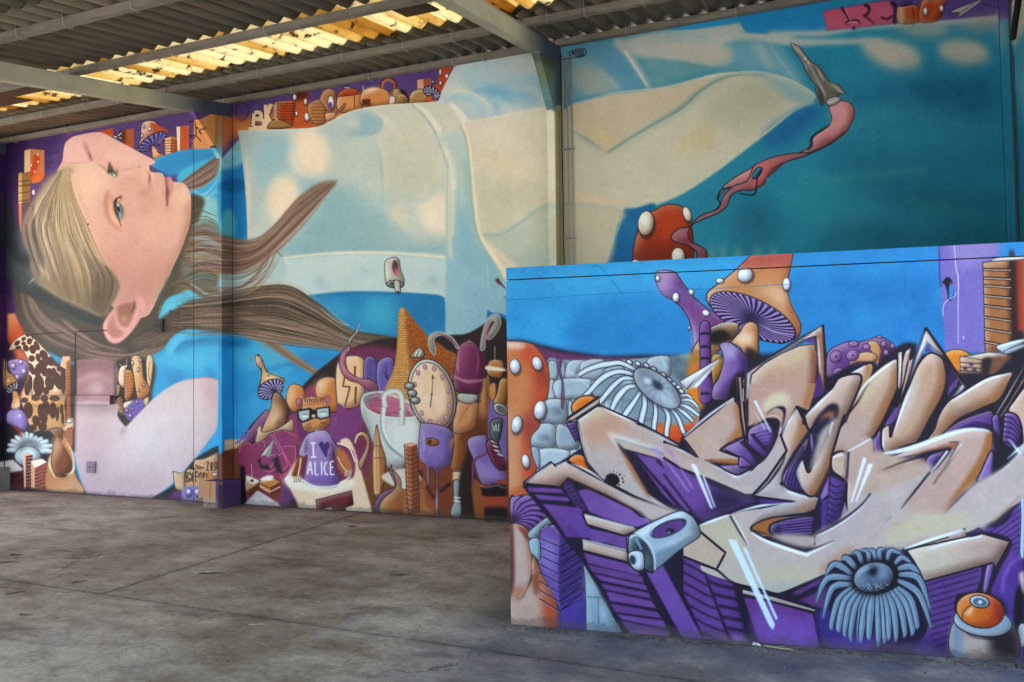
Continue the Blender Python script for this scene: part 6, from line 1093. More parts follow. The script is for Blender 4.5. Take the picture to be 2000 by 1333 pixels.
    m = P("70,100 290,22* 560,-20 470,100 465,145 600,220 880,300 960,290 1120,225 1290,180 1400,0 1500,0 1500,300 1300,270 1240,330 1160,390 1050,490 860,570 680,638* 540,600 330,550 100,470 85,410 200,450* 268,320* 70,155", '#b0a39e', .6)
    S("85,410 200,455 330,555 540,605 680,640 860,572 1050,492", 5, '#211a2b', .6)
    P("100,120 330,60 420,260 300,420 270,320 100,180", '#b5ad8f', 9, .8, clip=m); P("120,440 330,480 640,420 860,440 1040,480 700,640 400,580", '#b7af92', 14, .8, clip=m); P("420,0 1000,-100 1100,60 620,-10", '#aba2a6', 9, .6, clip=m); P("1050,420 1280,280 1270,320 1150,420 1040,500", '#a8672f', 8, .8, clip=m)
    P("-60,210 75,158 268,320 197,452 -60,345", '#b3a190', .6, sm=0); S("72,157 268,320 197,452 -60,350", 4.5, '#211a2b', .5, sm=0)
    P("500,560 700,560 860,560 680,636", '#9aa6a8', 9, .7, clip=m); S("75,105 290,25", (1, 5, 2), HI, .9); S("305,30 380,160 440,260", (4, 4, 1), '#211a2b', .7); S("320,30 395,160 450,270", (2, 3, 1), HI, .8)
    P("465,140 620,60 980,0 960,180 760,185 640,170 700,220 900,285 1120,215 920,320 860,300 600,215", '#211a2b', 1, sm=0, a=0)
    S("465,145 600,215 860,300 920,300 1120,225", (3, 5, 4, 1), '#211a2b', .8); S("470,160 600,235 880,330 930,325 1120,232", (2, 7, 5, 1), HI, 1)
    S("70,155 268,320 197,452 85,415", 3, '#211a2b', .6, sm=0)
    P("395,600 640,660 975,760 960,785 640,705 400,645", '#b0a8a4', .7, sm=0, ln=3.5, lc='#1e1826')
    P("410,150 570,120 640,60 980,20 970,180 700,180", '#2a1f48', 1, a=0)
    S("965,190 965,262", 4, '#211a2b', .6); P("640,175 960,190 960,260 880,280 700,230", '#b3a79c', 3, .9)
    # ---- paint cap with eye
    T(980, 980, 4.167)
    m = P("1020,290 1080,245 1240,160 1400,90 1480,80 1560,130 1610,220 1610,280 1560,320 1440,400 1250,560 1210,580 1160,545 1100,565 1030,500 1025,400", '#95aabb', .7, ln=2)
    P("1100,250 1420,90 1500,90 1420,140 1250,200 1160,290", '#c3d4e0', 4, .9, clip=m); P("1260,400 1600,260 1560,330 1260,560", '#6f8798', 6, .85, clip=m); S("1250,390 1400,330 1560,250", (3, 9, 3), '#bccfdc', 3, .7, clip=m)
    E(1355, 217, 158, 62, -22, '#25303c', .8); E(1358, 222, 140, 52, -22, '#5b3b86', .8); E(1370, 240, 36, 22, -10, '#1b1a2a', 1); E(1360, 250, 12, 6, 0, '#cfd8e8', .8); S("1210,290 1240,210 1350,150 1480,130", (1, 2.5, 1), '#cfdde8', 1)
    m = P("1035,290 1090,265 1180,330 1230,430 1240,540 1210,575 1160,540 1040,430", '#4c5f6e', .8, ln=2); E(1140, 380, 60, 90, 30, '#2c3844', 6, .9, clip=m); S("1040,300 1100,270 1190,340 1240,450 1245,560", (3, 4, 3), '#c9d8e4', 1)
    P("1030,430 1080,400 1150,420 1160,540 1100,562 1045,510", '#b2c4d2', .8, ln=1.8); E(1065, 475, 26, 40, -10, '#2f3b47', 1.5); S("1090,300 1140,390", (5, 4), '#7f95a4', 1.2)
    # ---- grey ruff plant
    T(1560, 1040, 5.3333)
    E(780, 480, 300, 240, -8, '#17141f', 5, .9)
    leaves = []
    for i in range(14):
        u = (i+.5)/14+rng.normal(0, .008); x0 = 545+u*500; y0 = 560+90*np.sin(u*np.pi); x1 = 335+u*930-30*np.sin(u*3)+rng.normal(0, 8); y1 = 1110+80*np.sin(u*np.pi)-110*abs(u-.5)*1.6+rng.normal(0, 22)
        leaves.append(([(x0, y0), ((x0*.5+x1*.5)+(u-.5)*90, (y0+y1)/2-90), (x1+(u-.5)*30, (y0+y1)/2+170), (x1, y1)], rng.uniform(11, 14.5)))
    for a in ((560, 480, 300, 480, 180, 730), (560, 540, 350, 580, 250, 900), (560, 440, 380, 330, 275, 450), (600, 380, 500, 270, 440, 290), (660, 330, 620, 220, 555, 215), (730, 310, 720, 200, 640, 185), (800, 300, 780, 200, 700, 180), (850, 290, 840, 190, 900, 170), (920, 290, 960, 190, 1080, 230), (1000, 330, 1080, 260, 1190, 340), (1030, 380, 1180, 360, 1285, 500), (1040, 440, 1250, 480, 1370, 820), (1030, 500, 1250, 640, 1380, 1000)):
        leaves.append(([a[:2], a[2:4], a[4:]], 12.5 if a[1] > 350 else 9.5))
    for q, w in leaves: S(q, (w*.6+1, w+3.5, w+1.5, 2), VD, .6); S(q, (w*.5, w, w*.75, .8), '#5f788b', .5); S([(x-2, y) for x, y in q], (w*.15, w*.5, w*.15), '#a3bccd', 1.8, .8); S([(x+9, y+6) for x, y in q[:-1]]+[q[-1]], (1, w*.2, .5), '#36465a', 1.2, .6)
    E(780, 470, 250, 190, -12, '#15141c', 5, .9); m = E(780, 470, 210, 156, -12, '#46566c', .8, ln=1.6); E(880, 430, 70, 60, 0, '#93a6c4', 9, .85, clip=m); E(660, 500, 60, 60, 0, '#8499b2', 9, .8, clip=m); E(770, 400, 46, 50, 10, '#0f1016', 4, .95, clip=m); S("600,470 660,400 780,360", (2, 6, 2), '#9fb4c6', 2, .8, clip=m)
    for _ in range(60): E(rng.normal(780, 90), rng.normal(560, 26), 4, 4, 0, '#dfe8f0', .3, .8, clip=m)
    P("330,1130 1300,1180 1280,1260 320,1210", '#7a5aa8', 8, .5)
    # ---- orange button on a stump
    T(1850, 980, 4.167)
    P("60,960 200,1100 420,1110 540,1000 560,1280 50,1260", '#8f7c74', 2, ln=1.5); P("60,980 130,1080 140,1260 50,1260", '#66809a', 4, .8); P("340,1080 560,1000 560,1290 400,1280", '#1f1820', 9, .9); P("120,1100 300,1120 280,1260 140,1250", '#b3a398', 8, .7)
    E(290, 980, 240, 118, 8, '#aab9c4', .8, ln=2); E(290, 960, 235, 100, 8, '#6d7f8e', 3, .6)
    m = E(268, 885, 196, 142, 12, '#c0601f', .8, ln=2.2); P("340,760 480,860 440,1030 300,1030 380,900", '#b03a18', 9, .9, clip=m); P("400,800 500,900 460,1030 420,960", '#6a2418', 8, .8, clip=m); P("90,860 200,800 240,960 120,960", '#cf7a26', 9, .8, clip=m)
    E(265, 815, 80, 50, 12, '#a9b8c4', .8, ln=2); E(265, 818, 56, 34, 12, '#4c5e6e', 1); E(268, 818, 18, 14, 0, '#cfdce8', 1.5); P("150,910 200,850 210,890 160,930", '#e3c6b4', 3, .8); S("195,840 130,900 125,970", 2, '#4a1c14', .7)
    # ---- spray highlights
    T(1300, 750, 4.4425)
    for t in ("760,145 785,145 920,420 905,415", "765,235 775,245 870,395 860,395", "217,690 265,705 412,1085 390,1080", "315,790 335,795 435,1075 420,1070"): P(t, '#d3e2f2', .8, sm=0, a=.92)
    for t in ("1715,635 1745,650 1615,1040 1605,1035", "1760,690 1800,700 1655,1030 1648,1020"): P(t, '#d3e2f2', .8, sm=0, a=.92)
    for t in ("-10,560 40,560 240,900 225,915 130,740", "-10,660 40,700 210,930 190,940"): P(t, '#9a84cc', 1.5, sm=0, a=.75)
    T(1350, 1000, 4.003)
    for t in ("288,215 350,222 655,880 640,925 610,890", "403,275 430,285 675,830 665,850 640,800"): P(t, '#c6dcf4', .9, sm=0, a=.95)
    # scuffs, hairlines on the concrete
    T(980, 500, 4.443)
    S("40,385 400,365 800,335 1555,300 2600,240", 1, '#1c6a9c', .6, .8); S("790,100 860,100 1050,340", .9, '#1f4a6c', .5, .6)
    for x, y in ((140, 210), (160, 130), (235, 320), (430, 250), (440, 280), (600, 290), (480, 120), (800, 95), (1195, 65), (1380, 75), (90, 380), (330, 180)):
        for _ in range(7): E(x+rng.normal(0, 22), y+rng.normal(0, 10), rng.uniform(2, 7), rng.uniform(1, 4), rng.uniform(0, 90), '#1b4468', .5, .6)
    return c
GAINB = None
GAINF = None
# ---------------------------------------------------------------- helpers
D = 7.7825                      # the painted back wall stands at Y = D
AL = .1086; FX, FY = math.cos(AL), math.sin(AL)   # direction of the low wall
SL = .1727                      # fall of the roof towards the open side
def zr(y, off=0.0): return 4.93-(D-y)*SL+off
def proj(P):
    c = (P-EYE)@CAM_M.T
    return 1000+FOC*c[..., 0]/c[..., 2], 666.5-FOC*c[..., 1]/c[..., 2]
def prop(o, label=None, cat=None, group=None, kind=None):
    if label: o['label'] = label
    if cat: o['category'] = cat
    if group: o['group'] = group
    if kind: o['kind'] = kind
    return o
def empty(name, loc, label, cat, group=None):
    o = bpy.data.objects.new(name, None); COL.objects.link(o); o.location = loc; o.empty_display_size = .2
    return prop(o, label, cat, group)
def link(name, me, mat=None, parent=None, loc=None):
    o = bpy.data.objects.new(name, me); COL.objects.link(o)
    if mat is not None and len(me.materials) == 0:
        for m in (mat if isinstance(mat, (list, tuple)) else [mat]): me.materials.append(m)
    if parent is not None: o.parent = parent; o.matrix_parent_inverse = Matrix.Translation(parent.location).inverted()
    if loc is not None: o.location = loc
    return o
class MB:
    def __init__(s): s.v = []; s.f = []; s.m = []; s.uv = {}
    def quad(s, pts, m=0, uv=None):
        n = len(s.v); s.v += [tuple(p) for p in pts]; s.f.append(tuple(range(n, n+len(pts)))); s.m.append(m)
        if uv: s.uv[len(s.f)-1] = uv
    def box(s, x0, x1, y0, y1, z0, z1, m=0, fn=None):
        c = [(x, y, z) for z in (z0, z1) for y in (y0, y1) for x in (x0, x1)]
        if fn: c = [fn(*p) for p in c]
        n = len(s.v); s.v += c
        for q in ((0, 2, 3, 1), (4, 5, 7, 6), (0, 1, 5, 4), (2, 6, 7, 3), (0, 4, 6, 2), (1, 3, 7, 5)):
            s.f.append(tuple(n+i for i in q)); s.m.append(m)
    def tube(s, pts, r, n=8, m=0, cap=True):
        pts = [Vector(p) for p in pts]; rings = []
        for i, p in enumerate(pts):
            d = (pts[min(i+1, len(pts)-1)]-pts[max(i-1, 0)]).normalized()
            u = d.orthogonal().normalized() if i == 0 else (u-d*u.dot(d)).normalized()
            v = d.cross(u); rr = r[i] if isinstance(r, (list, tuple)) else r
            rings.append(len(s.v))
            s.v += [tuple(p+(u*math.cos(2*math.pi*k/n)+v*math.sin(2*math.pi*k/n))*rr) for k in range(n)]
        for a, b in zip(rings[:-1], rings[1:]):
            for k in range(n): s.f.append((a+k, a+(k+1) % n, b+(k+1) % n, b+k)); s.m.append(m)
        if cap: s.f.append(tuple(rings[0]+k for k in range(n))[::-1]); s.m.append(m); s.f.append(tuple(rings[-1]+k for k in range(n))); s.m.append(m)
    def build(s, name, mat, parent=None, smooth=False, bevel=0):
        me = bpy.data.meshes.new(name); me.from_pydata(s.v, [], s.f)
        for m in (mat if isinstance(mat, (list, tuple)) else [mat]): me.materials.append(m)
        me.polygons.foreach_set('material_index', s.m)
        if s.uv:
            uvl = me.uv_layers.new(name='UVMap')
            for fi, uv in s.uv.items():
                for li, c in zip(me.polygons[fi].loop_indices, uv): uvl.data[li].uv = c
        if smooth: me.polygons.foreach_set('use_smooth', [True]*len(me.polygons))
        me.update()
        if bevel:
            bm = bmesh.new(); bm.from_mesh(me); bmesh.ops.remove_doubles(bm, verts=bm.verts, dist=1e-5)
            bmesh.ops.bevel(bm, geom=bm.edges[:], offset=bevel, segments=2, affect='EDGES', clamp_overlap=True); bm.to_mesh(me); bm.free()
        return link(name, me, None, parent)

# ---------------------------------------------------------------- materials
PIT = .177                      # pitch of the corrugated sheets
def mat_base(name, rough=.8):
    m = bpy.data.materials.new(name); m.use_nodes = True; n = m.node_tree; b = n.nodes['Principled BSDF']; b.inputs['Roughness'].default_value = rough
    try: b.inputs['Specular IOR Level'].default_value = .18
    except Exception: pass
    return m, n, b
def N(n, t, **k):
    x = n.nodes.new(t)
    for a, v in k.items(): setattr(x, a, v)
    return x
def noise(n, co, scale, detail=5, rough=.6, sc3=None):
    if sc3:
        mp = N(n, 'ShaderNodeMapping'); mp.inputs['Scale'].default_value = sc3; n.links.new(co, mp.inputs[0]); co = mp.outputs[0]
    t = N(n, 'ShaderNodeTexNoise'); t.inputs['Scale'].default_value = scale; t.inputs['Detail'].default_value = detail; t.inputs['Roughness'].default_value = rough
    n.links.new(co, t.inputs['Vector']); return t.outputs['Fac']
def ramp(n, fac, stops):
    r = N(n, 'ShaderNodeValToRGB'); el = r.color_ramp.elements
    while len(el) < len(stops): el.new(.5)
    for e_, (p, c) in zip(el, stops): e_.position = p; e_.color = (*c, 1) if len(c) == 3 else c
    n.links.new(fac, r.inputs[0]); return r.outputs[0]
def mix(n, a, b, fac, mode='MIX'):
    x = N(n, 'ShaderNodeMix', data_type='RGBA', blend_type=mode)
    for s_, v in ((x.inputs['Factor'], fac), (x.inputs[6], a), (x.inputs[7], b)):
        if isinstance(v, (int, float)): s_.default_value = v
        elif isinstance(v, tuple): s_.default_value = (*v, 1)
        else: n.links.new(v, s_)
    return x.outputs[2]
def bump(n, b, h, strength, dist=.01, prev=None):
    u = N(n, 'ShaderNodeBump'); u.inputs['Strength'].default_value = strength; u.inputs['Distance'].default_value = dist
    n.links.new(h, u.inputs['Height'])
    if prev is not None: n.links.new(prev, u.inputs['Normal'])
    n.links.new(u.outputs[0], b.inputs['Normal']); return u.outputs[0]
def g1(v): return (v, v, v)
def simple(name, c1, c2, scale=6, rough=.85, bs=.3, bscale=40, sc3=None, metal=0.0):
    m, n, b = mat_base(name, rough); co = N(n, 'ShaderNodeTexCoord').outputs['Object']
    f = noise(n, co, scale, 6, .65, sc3); n.links.new(ramp(n, f, [(.3, c1), (.7, c2)]), b.inputs['Base Color'])
    bump(n, b, noise(n, co, bscale, 6, .7), bs, .006); b.inputs['Metallic'].default_value = metal
    return m
def image(name, canvas, P0, U, V, w_, h_, res):
    """take the part of the mural that belongs to a flat face: P0 + u*U*w + v*V*h, in metres on that face"""
    nx, ny = max(int(w_*res), 4), max(int(h_*res), 4)
    uu, vv = np.meshgrid((np.arange(nx)+.5)/nx*w_, (np.arange(ny)+.5)/ny*h_)
    P = np.array(P0)+uu[..., None]*np.array(U)+vv[..., None]*np.array(V)
    x, y = proj(P)
    x = np.clip(x-.5, 0, canvas.w-2.001); y = np.clip(y-.5, 0, canvas.h-2.001)
    xi, yi = x.astype(int), y.astype(int); fx, fy = (x-xi)[..., None], (y-yi)[..., None]
    A = canvas.a
    v = (A[yi, xi]*(1-fx)+A[yi, xi+1]*fx)*(1-fy)+(A[yi+1, xi]*(1-fx)+A[yi+1, xi+1]*fx)*fy
    if canvas.gain is not None:
        g = canvas.gain(P)[..., None]; v = np.clip(v, 0, 1)**2.2*g; v = np.clip(v, 0, .86)**(1/2.2)
    px = np.ones((ny, nx, 4), np.float32); px[..., :3] = np.clip(v, 0, 1)
    im = bpy.data.images.new(name, nx, ny); im.pixels.foreach_set(px.ravel()); im.update(); im.pack(); return im
def paint_mat(name, im, rough=.62):
    m, n, b = mat_base(name, rough)
    t = N(n, 'ShaderNodeTexImage', image=im, extension='EXTEND', interpolation='Linear')
    co = N(n, 'ShaderNodeTexCoord').outputs['Object']
    d = ramp(n, noise(n, co, 1.7, 8, .7), [(.25, g1(.93)), (.6, g1(1))])
    d2 = ramp(n, noise(n, co, 26, 6, .75), [(.2, g1(.93)), (.55, g1(1.0))])
    sp = ramp(n, noise(n, co, 70, 3, .6), [(.24, (.55, .5, .48)), (.29, g1(1))])
    c = mix(n, t.outputs[0], d, 1.0, 'MULTIPLY'); c = mix(n, c, d2, .25, 'MULTIPLY'); c = mix(n, c, sp, .5, 'MULTIPLY')
    sx = N(n, 'ShaderNodeSeparateXYZ'); n.links.new(co, sx.inputs[0])       # splash dirt along the foot of the wall
    mr_ = N(n, 'ShaderNodeMapRange'); mr_.inputs[1].default_value = .0; mr_.inputs[2].default_value = .16; mr_.inputs[3].default_value = .62; mr_.inputs[4].default_value = -.1; n.links.new(sx.outputs[2], mr_.inputs[0])
    ad = N(n, 'ShaderNodeMath', operation='ADD'); n.links.new(mr_.outputs[0], ad.inputs[0]); n.links.new(noise(n, co, 7, 6, .7, (1, 1, 1.6)), ad.inputs[1])
    c = mix(n, c, (.06, .05, .042), ramp(n, ad.outputs[0], [(.84, g1(0)), (1.08, g1(.5))]))
    n.links.new(c, b.inputs['Base Color'])
    p = bump(n, b, noise(n, co, 55, 6, .75), .09, .004); bump(n, b, noise(n, co, 3.0, 3, .5), .25, .02, p)
    return m

print('painting murals')
CB = paint_back(); CF = paint_front()
def finish(c, con, sat, seed):
    """spray-can unevenness: soft clouds of thicker and thinner paint, and fine overspray grain"""
    rg = np.random.default_rng(seed); a = c.a
    p_ = np.clip((np.minimum(a[..., 0], a[..., 2])-a[..., 1])*5, 0, 1); a[..., 2] *= 1-.15*p_      # the artist's purple leans to plum
    a[:] = (a-.45)*con+.45; l = a.mean(2, keepdims=True); a[:] = l+(a-l)*sat
    for k, amp in ((64, .006), (24, .006), (8, .006), (3, .007)):
        g_ = rg.normal(0, 1, (c.h//k+3, c.w//k+3)).astype(np.float32)
        yy = np.arange(c.h)/k; xx = np.arange(c.w)/k; yi = yy.astype(int); xi = xx.astype(int); fy = (yy-yi)[:, None]; fx = (xx-xi)[None]
        fy = fy*fy*(3-2*fy); fx = fx*fx*(3-2*fx)
        f = (g_[yi][:, xi]*(1-fx)+g_[yi][:, xi+1]*fx)*(1-fy)+(g_[yi+1][:, xi]*(1-fx)+g_[yi+1][:, xi+1]*fx)*fy
        a += (f*amp)[..., None]*np.array([1, 1, 1.1])
    a += rg.normal(0, .010, a.shape[:2])[..., None]
    np.clip(a, 0.01, 1, out=a)
finish(CB, 1.10, 1.0, 1); CF.a *= .935; finish(CF, 1.14, .95, 2)
CB.gain = GAINB; CF.gain = GAINF
def face_mat(name, cv, P0, U, V, w_, h_, res): return paint_mat(name, image(name, cv, P0, U, V, w_, h_, res))

M_conc = simple('bare concrete', (.16, .15, .13), (.25, .235, .205), 5)
M_purlin = simple('weathered concrete purlin', (.15, .135, .105), (.25, .225, .18), 4, sc3=(1, 4, 4))
M_steel = simple('painted steel beam', (.30, .29, .20), (.40, .385, .28), 3, .6, .1)
M_wire = simple('galvanised wire', (.25, .25, .24), (.4, .4, .38), 9, .5, .1, metal=.3)
M_pipe = simple('conduit in wall paint', (.33, .33, .28), (.42, .41, .34), 4, .5, .1)
M_asb = simple('grey fibre cement sheet', (.13, .108, .072), (.235, .20, .145), 3, .9, .4, 60, (3, .6, 1))
M_rust = simple('brown boards', (.05, .022, .012), (.10, .045, .022), 5, .8, .3)
M_dark = simple('dark gap', (.01, .01, .01), (.02, .02, .02))
M_coreb = simple('wall core', (.03, .03, .03), (.05, .05, .05))
M_ground = simple('pale yard', (.34, .33, .31), (.44, .43, .40), .6)
def mat_sky(name):
    """aged translucent sheet: yellowed, dusty, with dirt lying in the valleys"""
    m = bpy.data.materials.new(name); m.use_nodes = True; n = m.node_tree; n.nodes.clear()
    co = N(n, 'ShaderNodeTexCoord').outputs['Object']; geo = N(n, 'ShaderNodeObjectInfo')
    co = N(n, 'ShaderNodeNewGeometry').outputs['Position']
    sx = N(n, 'ShaderNodeSeparateXYZ'); n.links.new(co, sx.inputs[0])
    k1 = N(n, 'ShaderNodeMath', operation='MULTIPLY_ADD'); k1.inputs[1].default_value = 1/PIT; k1.inputs[2].default_value = .35; n.links.new(sx.outputs[0], k1.inputs[0])
    k2 = N(n, 'ShaderNodeMath', operation='FLOOR'); n.links.new(k1.outputs[0], k2.inputs[0])
    wn = N(n, 'ShaderNodeTexWhiteNoise', noise_dimensions='1D'); n.links.new(k2.outputs[0], wn.inputs['W'])
    ad = N(n, 'ShaderNodeMath', operation='MULTIPLY_ADD'); ad.inputs[1].default_value = .5; n.links.new(wn.outputs[0], ad.inputs[0])
    n.links.new(noise(n, co, 1.2, 3, .5, (1, .4, 1)), ad.inputs[2]); a = ad.outputs[0]; spk = noise(n, co, 48, 5, .8); bl = noise(n, co, 7, 5, .65, (1, 1.0, 1))
    col = ramp(n, a, [(.44, (.22, .12, .03)), (.54, (.38, .26, .09)), (.66, (.47, .38, .20)), (.85, (.52, .47, .33))])
    col = mix(n, col, ramp(n, spk, [(.30, (.35, .25, .14)), (.45, g1(1))]), .8, 'MULTIPLY')
    col = mix(n, col, ramp(n, bl, [(.36, (.10, .07, .04)), (.42, g1(1))]), .85, 'MULTIPLY')
    tr = N(n, 'ShaderNodeBsdfTranslucent'); df = N(n, 'ShaderNodeBsdfDiffuse'); mx = N(n, 'ShaderNodeMixShader'); mx.inputs[0].default_value = .5
    n.links.new(col, tr.inputs[0]); n.links.new(col, df.inputs[0]); n.links.new(tr.outputs[0], mx.inputs[1]); n.links.new(df.outputs[0], mx.inputs[2])
    o = N(n, 'ShaderNodeOutputMaterial'); n.links.new(mx.outputs[0], o.inputs[0]); return m
M_sky = mat_sky('translucent roof sheet')

def mat_floor():
    m, n, b = mat_base('worn concrete floor', .8); co = N(n, 'ShaderNodeTexCoord').outputs['Object']
    big = noise(n, co, .55, 6, .62); mid = noise(n, co, 2.6, 8, .7, (1, 1.5, 1)); fine = noise(n, co, 22, 8, .8); st = noise(n, co, 1.1, 7, .7, (.8, 2.2, 1))
    c = ramp(n, big, [(.34, (.25, .18, .118)), (.46, (.35, .28, .20)), (.60, (.52, .44, .34))])
    c = mix(n, c, ramp(n, mid, [(.32, (.48, .41, .33)), (.50, g1(.95)), (.70, (1.4, 1.4, 1.38))]), .9, 'MULTIPLY')
    c = mix(n, c, ramp(n, fine, [(.28, g1(.5)), (.50, g1(1)), (.72, g1(1.45))]), .85, 'MULTIPLY')
    c = mix(n, c, (.075, .055, .035), ramp(n, st, [(.56, g1(0)), (.68, g1(.6))]))
    pale = noise(n, co, 1.5, 7, .72, (1, 1.3, 1)); c = mix(n, c, (.50, .50, .50), ramp(n, pale, [(.58, g1(0)), (.72, g1(.6))]))
    grit = noise(n, co, 130, 3, .7); c = mix(n, c, ramp(n, grit, [(.30, g1(.45)), (.45, g1(1)), (.62, g1(1)), (.72, g1(1.5))]), .8, 'MULTIPLY')
    vo = N(n, 'ShaderNodeTexVoronoi', feature='DISTANCE_TO_EDGE'); vo.inputs['Scale'].default_value = .55
    wv = N(n, 'ShaderNodeMapping'); wmix = N(n, 'ShaderNodeVectorMath', operation='ADD'); nn = N(n, 'ShaderNodeTexNoise'); nn.inputs['Scale'].default_value = 3; nn.inputs['Detail'].default_value = 6; n.links.new(co, nn.inputs['Vector'])
    n.links.new(co, wmix.inputs[0]); n.links.new(nn.outputs['Color'], wmix.inputs[1]); n.links.new(wmix.outputs[0], vo.inputs['Vector'])
    ck = N(n, 'ShaderNodeMath', operation='MULTIPLY'); n.links.new(ramp(n, vo.outputs['Distance'], [(0, g1(1)), (.006, g1(.3)), (.012, g1(0))]), ck.inputs[0]); n.links.new(ramp(n, noise(n, co, .7, 3, .5), [(.5, g1(0)), (.6, g1(.8))]), ck.inputs[1])
    c = mix(n, c, (.05, .04, .03), ck.outputs[0])
    # spray dust in front of the painted walls; low-wall dust also carries painted shade
    sx = N(n, 'ShaderNodeSeparateXYZ'); n.links.new(co, sx.inputs[0])
    def mth(op, p, q=None):
        k = N(n, 'ShaderNodeMath', operation=op)
        for i_, v in enumerate((p, q)):
            if v is None: continue
            if isinstance(v, (int, float)): k.inputs[i_].default_value = v
            else: n.links.new(v, k.inputs[i_])
        return k.outputs[0]
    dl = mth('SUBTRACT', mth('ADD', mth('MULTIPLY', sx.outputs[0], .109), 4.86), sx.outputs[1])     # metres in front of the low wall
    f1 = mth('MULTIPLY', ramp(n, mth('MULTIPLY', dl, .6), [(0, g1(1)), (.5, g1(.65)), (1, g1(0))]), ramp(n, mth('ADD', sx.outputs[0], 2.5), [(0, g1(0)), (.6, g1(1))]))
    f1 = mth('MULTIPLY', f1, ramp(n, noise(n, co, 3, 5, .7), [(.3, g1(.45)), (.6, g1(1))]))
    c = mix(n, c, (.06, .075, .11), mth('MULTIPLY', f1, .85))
    db = mth('SUBTRACT', D, sx.outputs[1]); f2 = mth('MULTIPLY', ramp(n, db, [(0, g1(1)), (.25, g1(.35)), (.7, g1(0))]), ramp(n, noise(n, co, 2.2, 4, .6), [(.35, g1(.2)), (.65, g1(1))]))
    c = mix(n, c, (.19, .12, .20), mth('MULTIPLY', f2, .6))
    rs = ramp(n, noise(n, co, .9, 4, .6), [(.58, g1(0)), (.72, g1(.35))]); c = mix(n, c, (.22, .13, .12), rs)
    jl = mth('ABSOLUTE', mth('SUBTRACT', mth('ADD', mth('MULTIPLY', sx.outputs[0], .0388), sx.outputs[1]), 4.11))
    jx = mth('ADD', mth('ABSOLUTE', mth('ADD', sx.outputs[0], 5.0)), mth('MULTIPLY', mth('LESS_THAN', sx.outputs[1], 4.3), 5.0))
    wob = ramp(n, noise(n, co, 9, 4, .7), [(.3, g1(.3)), (.7, g1(1.0))])
    for q in (jl, jx): c = mix(n, c, (.035, .027, .02), mth('MULTIPLY', ramp(n, q, [(0, g1(.8)), (.010, g1(.6)), (.022, g1(.15)), (.09, g1(0))]), wob))
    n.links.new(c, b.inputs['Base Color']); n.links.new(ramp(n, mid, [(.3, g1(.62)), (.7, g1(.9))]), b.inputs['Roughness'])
    p = bump(n, b, fine, .5, .004); bump(n, b, mid, .35, .012, p)
    return m
M_floor = mat_floor()

# ---------------------------------------------------------------- ground and floor
mb = MB(); mb.box(-120, 120, -120, 120, -.5, -.06); prop(mb.build('ground', M_ground), kind='structure')
fl = empty('floor', (-5, 3, 0), 'x', 'x'); del fl['label']; del fl['category']; fl['kind'] = 'structure'
def slab(x0, x1, y0, y1, nx=24, skew=(0, 0, 0, 0)):
    """one cast slab; its edges crumble a little at the joints"""
    mb = MB(); per = []
    def edge(ax, ay, bx, by, n):
        for i in range(n): per.append((ax+(bx-ax)*i/n, ay+(by-ay)*i/n))
    c = [(x0, y0+skew[0]), (x1, y0+skew[1]), (x1, y1+skew[3]), (x0, y1+skew[2])]
    for (p, q) in zip(c, c[1:]+c[:1]): edge(*p, *q, max(4, int(math.dist(p, q)*9)))
    j = [(x+random.uniform(-.004, .004), y+random.uniform(-.004, .004)) for x, y in per]
    n = len(j); mb.v = [(x, y, 0) for x, y in j]+[(x, y, -.055) for x, y in per]
    mb.f = [tuple(range(n))]+[(i, n+i, n+(i+1) % n, (i+1) % n) for i in range(n)]; mb.m = [0]*len(mb.f)
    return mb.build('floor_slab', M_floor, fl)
g = .007
js = lambda x: 4.11-.0388*x+.0       # the long joint, slightly out of square with the wall
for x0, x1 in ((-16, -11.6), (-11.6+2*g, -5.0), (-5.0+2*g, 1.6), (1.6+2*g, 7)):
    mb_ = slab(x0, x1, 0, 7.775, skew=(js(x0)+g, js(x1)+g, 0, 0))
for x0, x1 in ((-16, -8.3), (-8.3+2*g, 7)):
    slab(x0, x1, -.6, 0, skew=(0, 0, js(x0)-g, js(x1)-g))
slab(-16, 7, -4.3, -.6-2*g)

# ---------------------------------------------------------------- back wall in painted panels
ZT = 5.02
bw = empty('mural_wall', (-4.7, D, 0), 'high wall behind, painted with a lying girl in a white apron and blue dress', 'wall')
cuts = [(-10.905, -7.476), (-7.468, -6.853), (-6.843, -2.565), (-2.553, 1.374)]
for i, (a0, a1) in enumerate(cuts):
    im = face_mat(f'mural panel {i+1}', CB, (a0, D, 0), (1, 0, 0), (0, 0, 1), a1-a0, ZT, 230)
    mb = MB(); mb.quad([(a0, D, .004), (a1, D, .004), (a1, D, ZT), (a0, D, ZT)], 0, [(0, .0008), (1, .0008), (1, 1), (0, 1)])
    mb.quad([(a0, D+.12, .004), (a0, D+.12, ZT), (a1, D+.12, ZT), (a1, D+.12, .004)], 1)
    mb.quad([(a0, D, ZT), (a1, D, ZT), (a1, D+.12, ZT), (a0, D+.12, ZT)], 1)
    mb.quad([(a0, D, .004), (a0, D, ZT), (a0, D+.12, ZT), (a0, D+.12, .004)], 1); mb.quad([(a1, D, .004), (a1, D+.12, .004), (a1, D+.12, ZT), (a1, D, ZT)], 1)
    mb.build('wall_panel', [im, M_coreb], bw)
M_plum = simple('dark purple wall paint', (.035, .02, .05), (.06, .035, .08), 2)
mb = MB(); mb.box(-15.6, -10.915, D+.001, D+.12, .004, ZT); mb.build('wall_panel', M_plum, bw)
mb = MB(); mb.box(-15.6, 1.5, D+.122, D+.2, -.04, ZT+.02); mb.build('wall_core', M_coreb, bw)

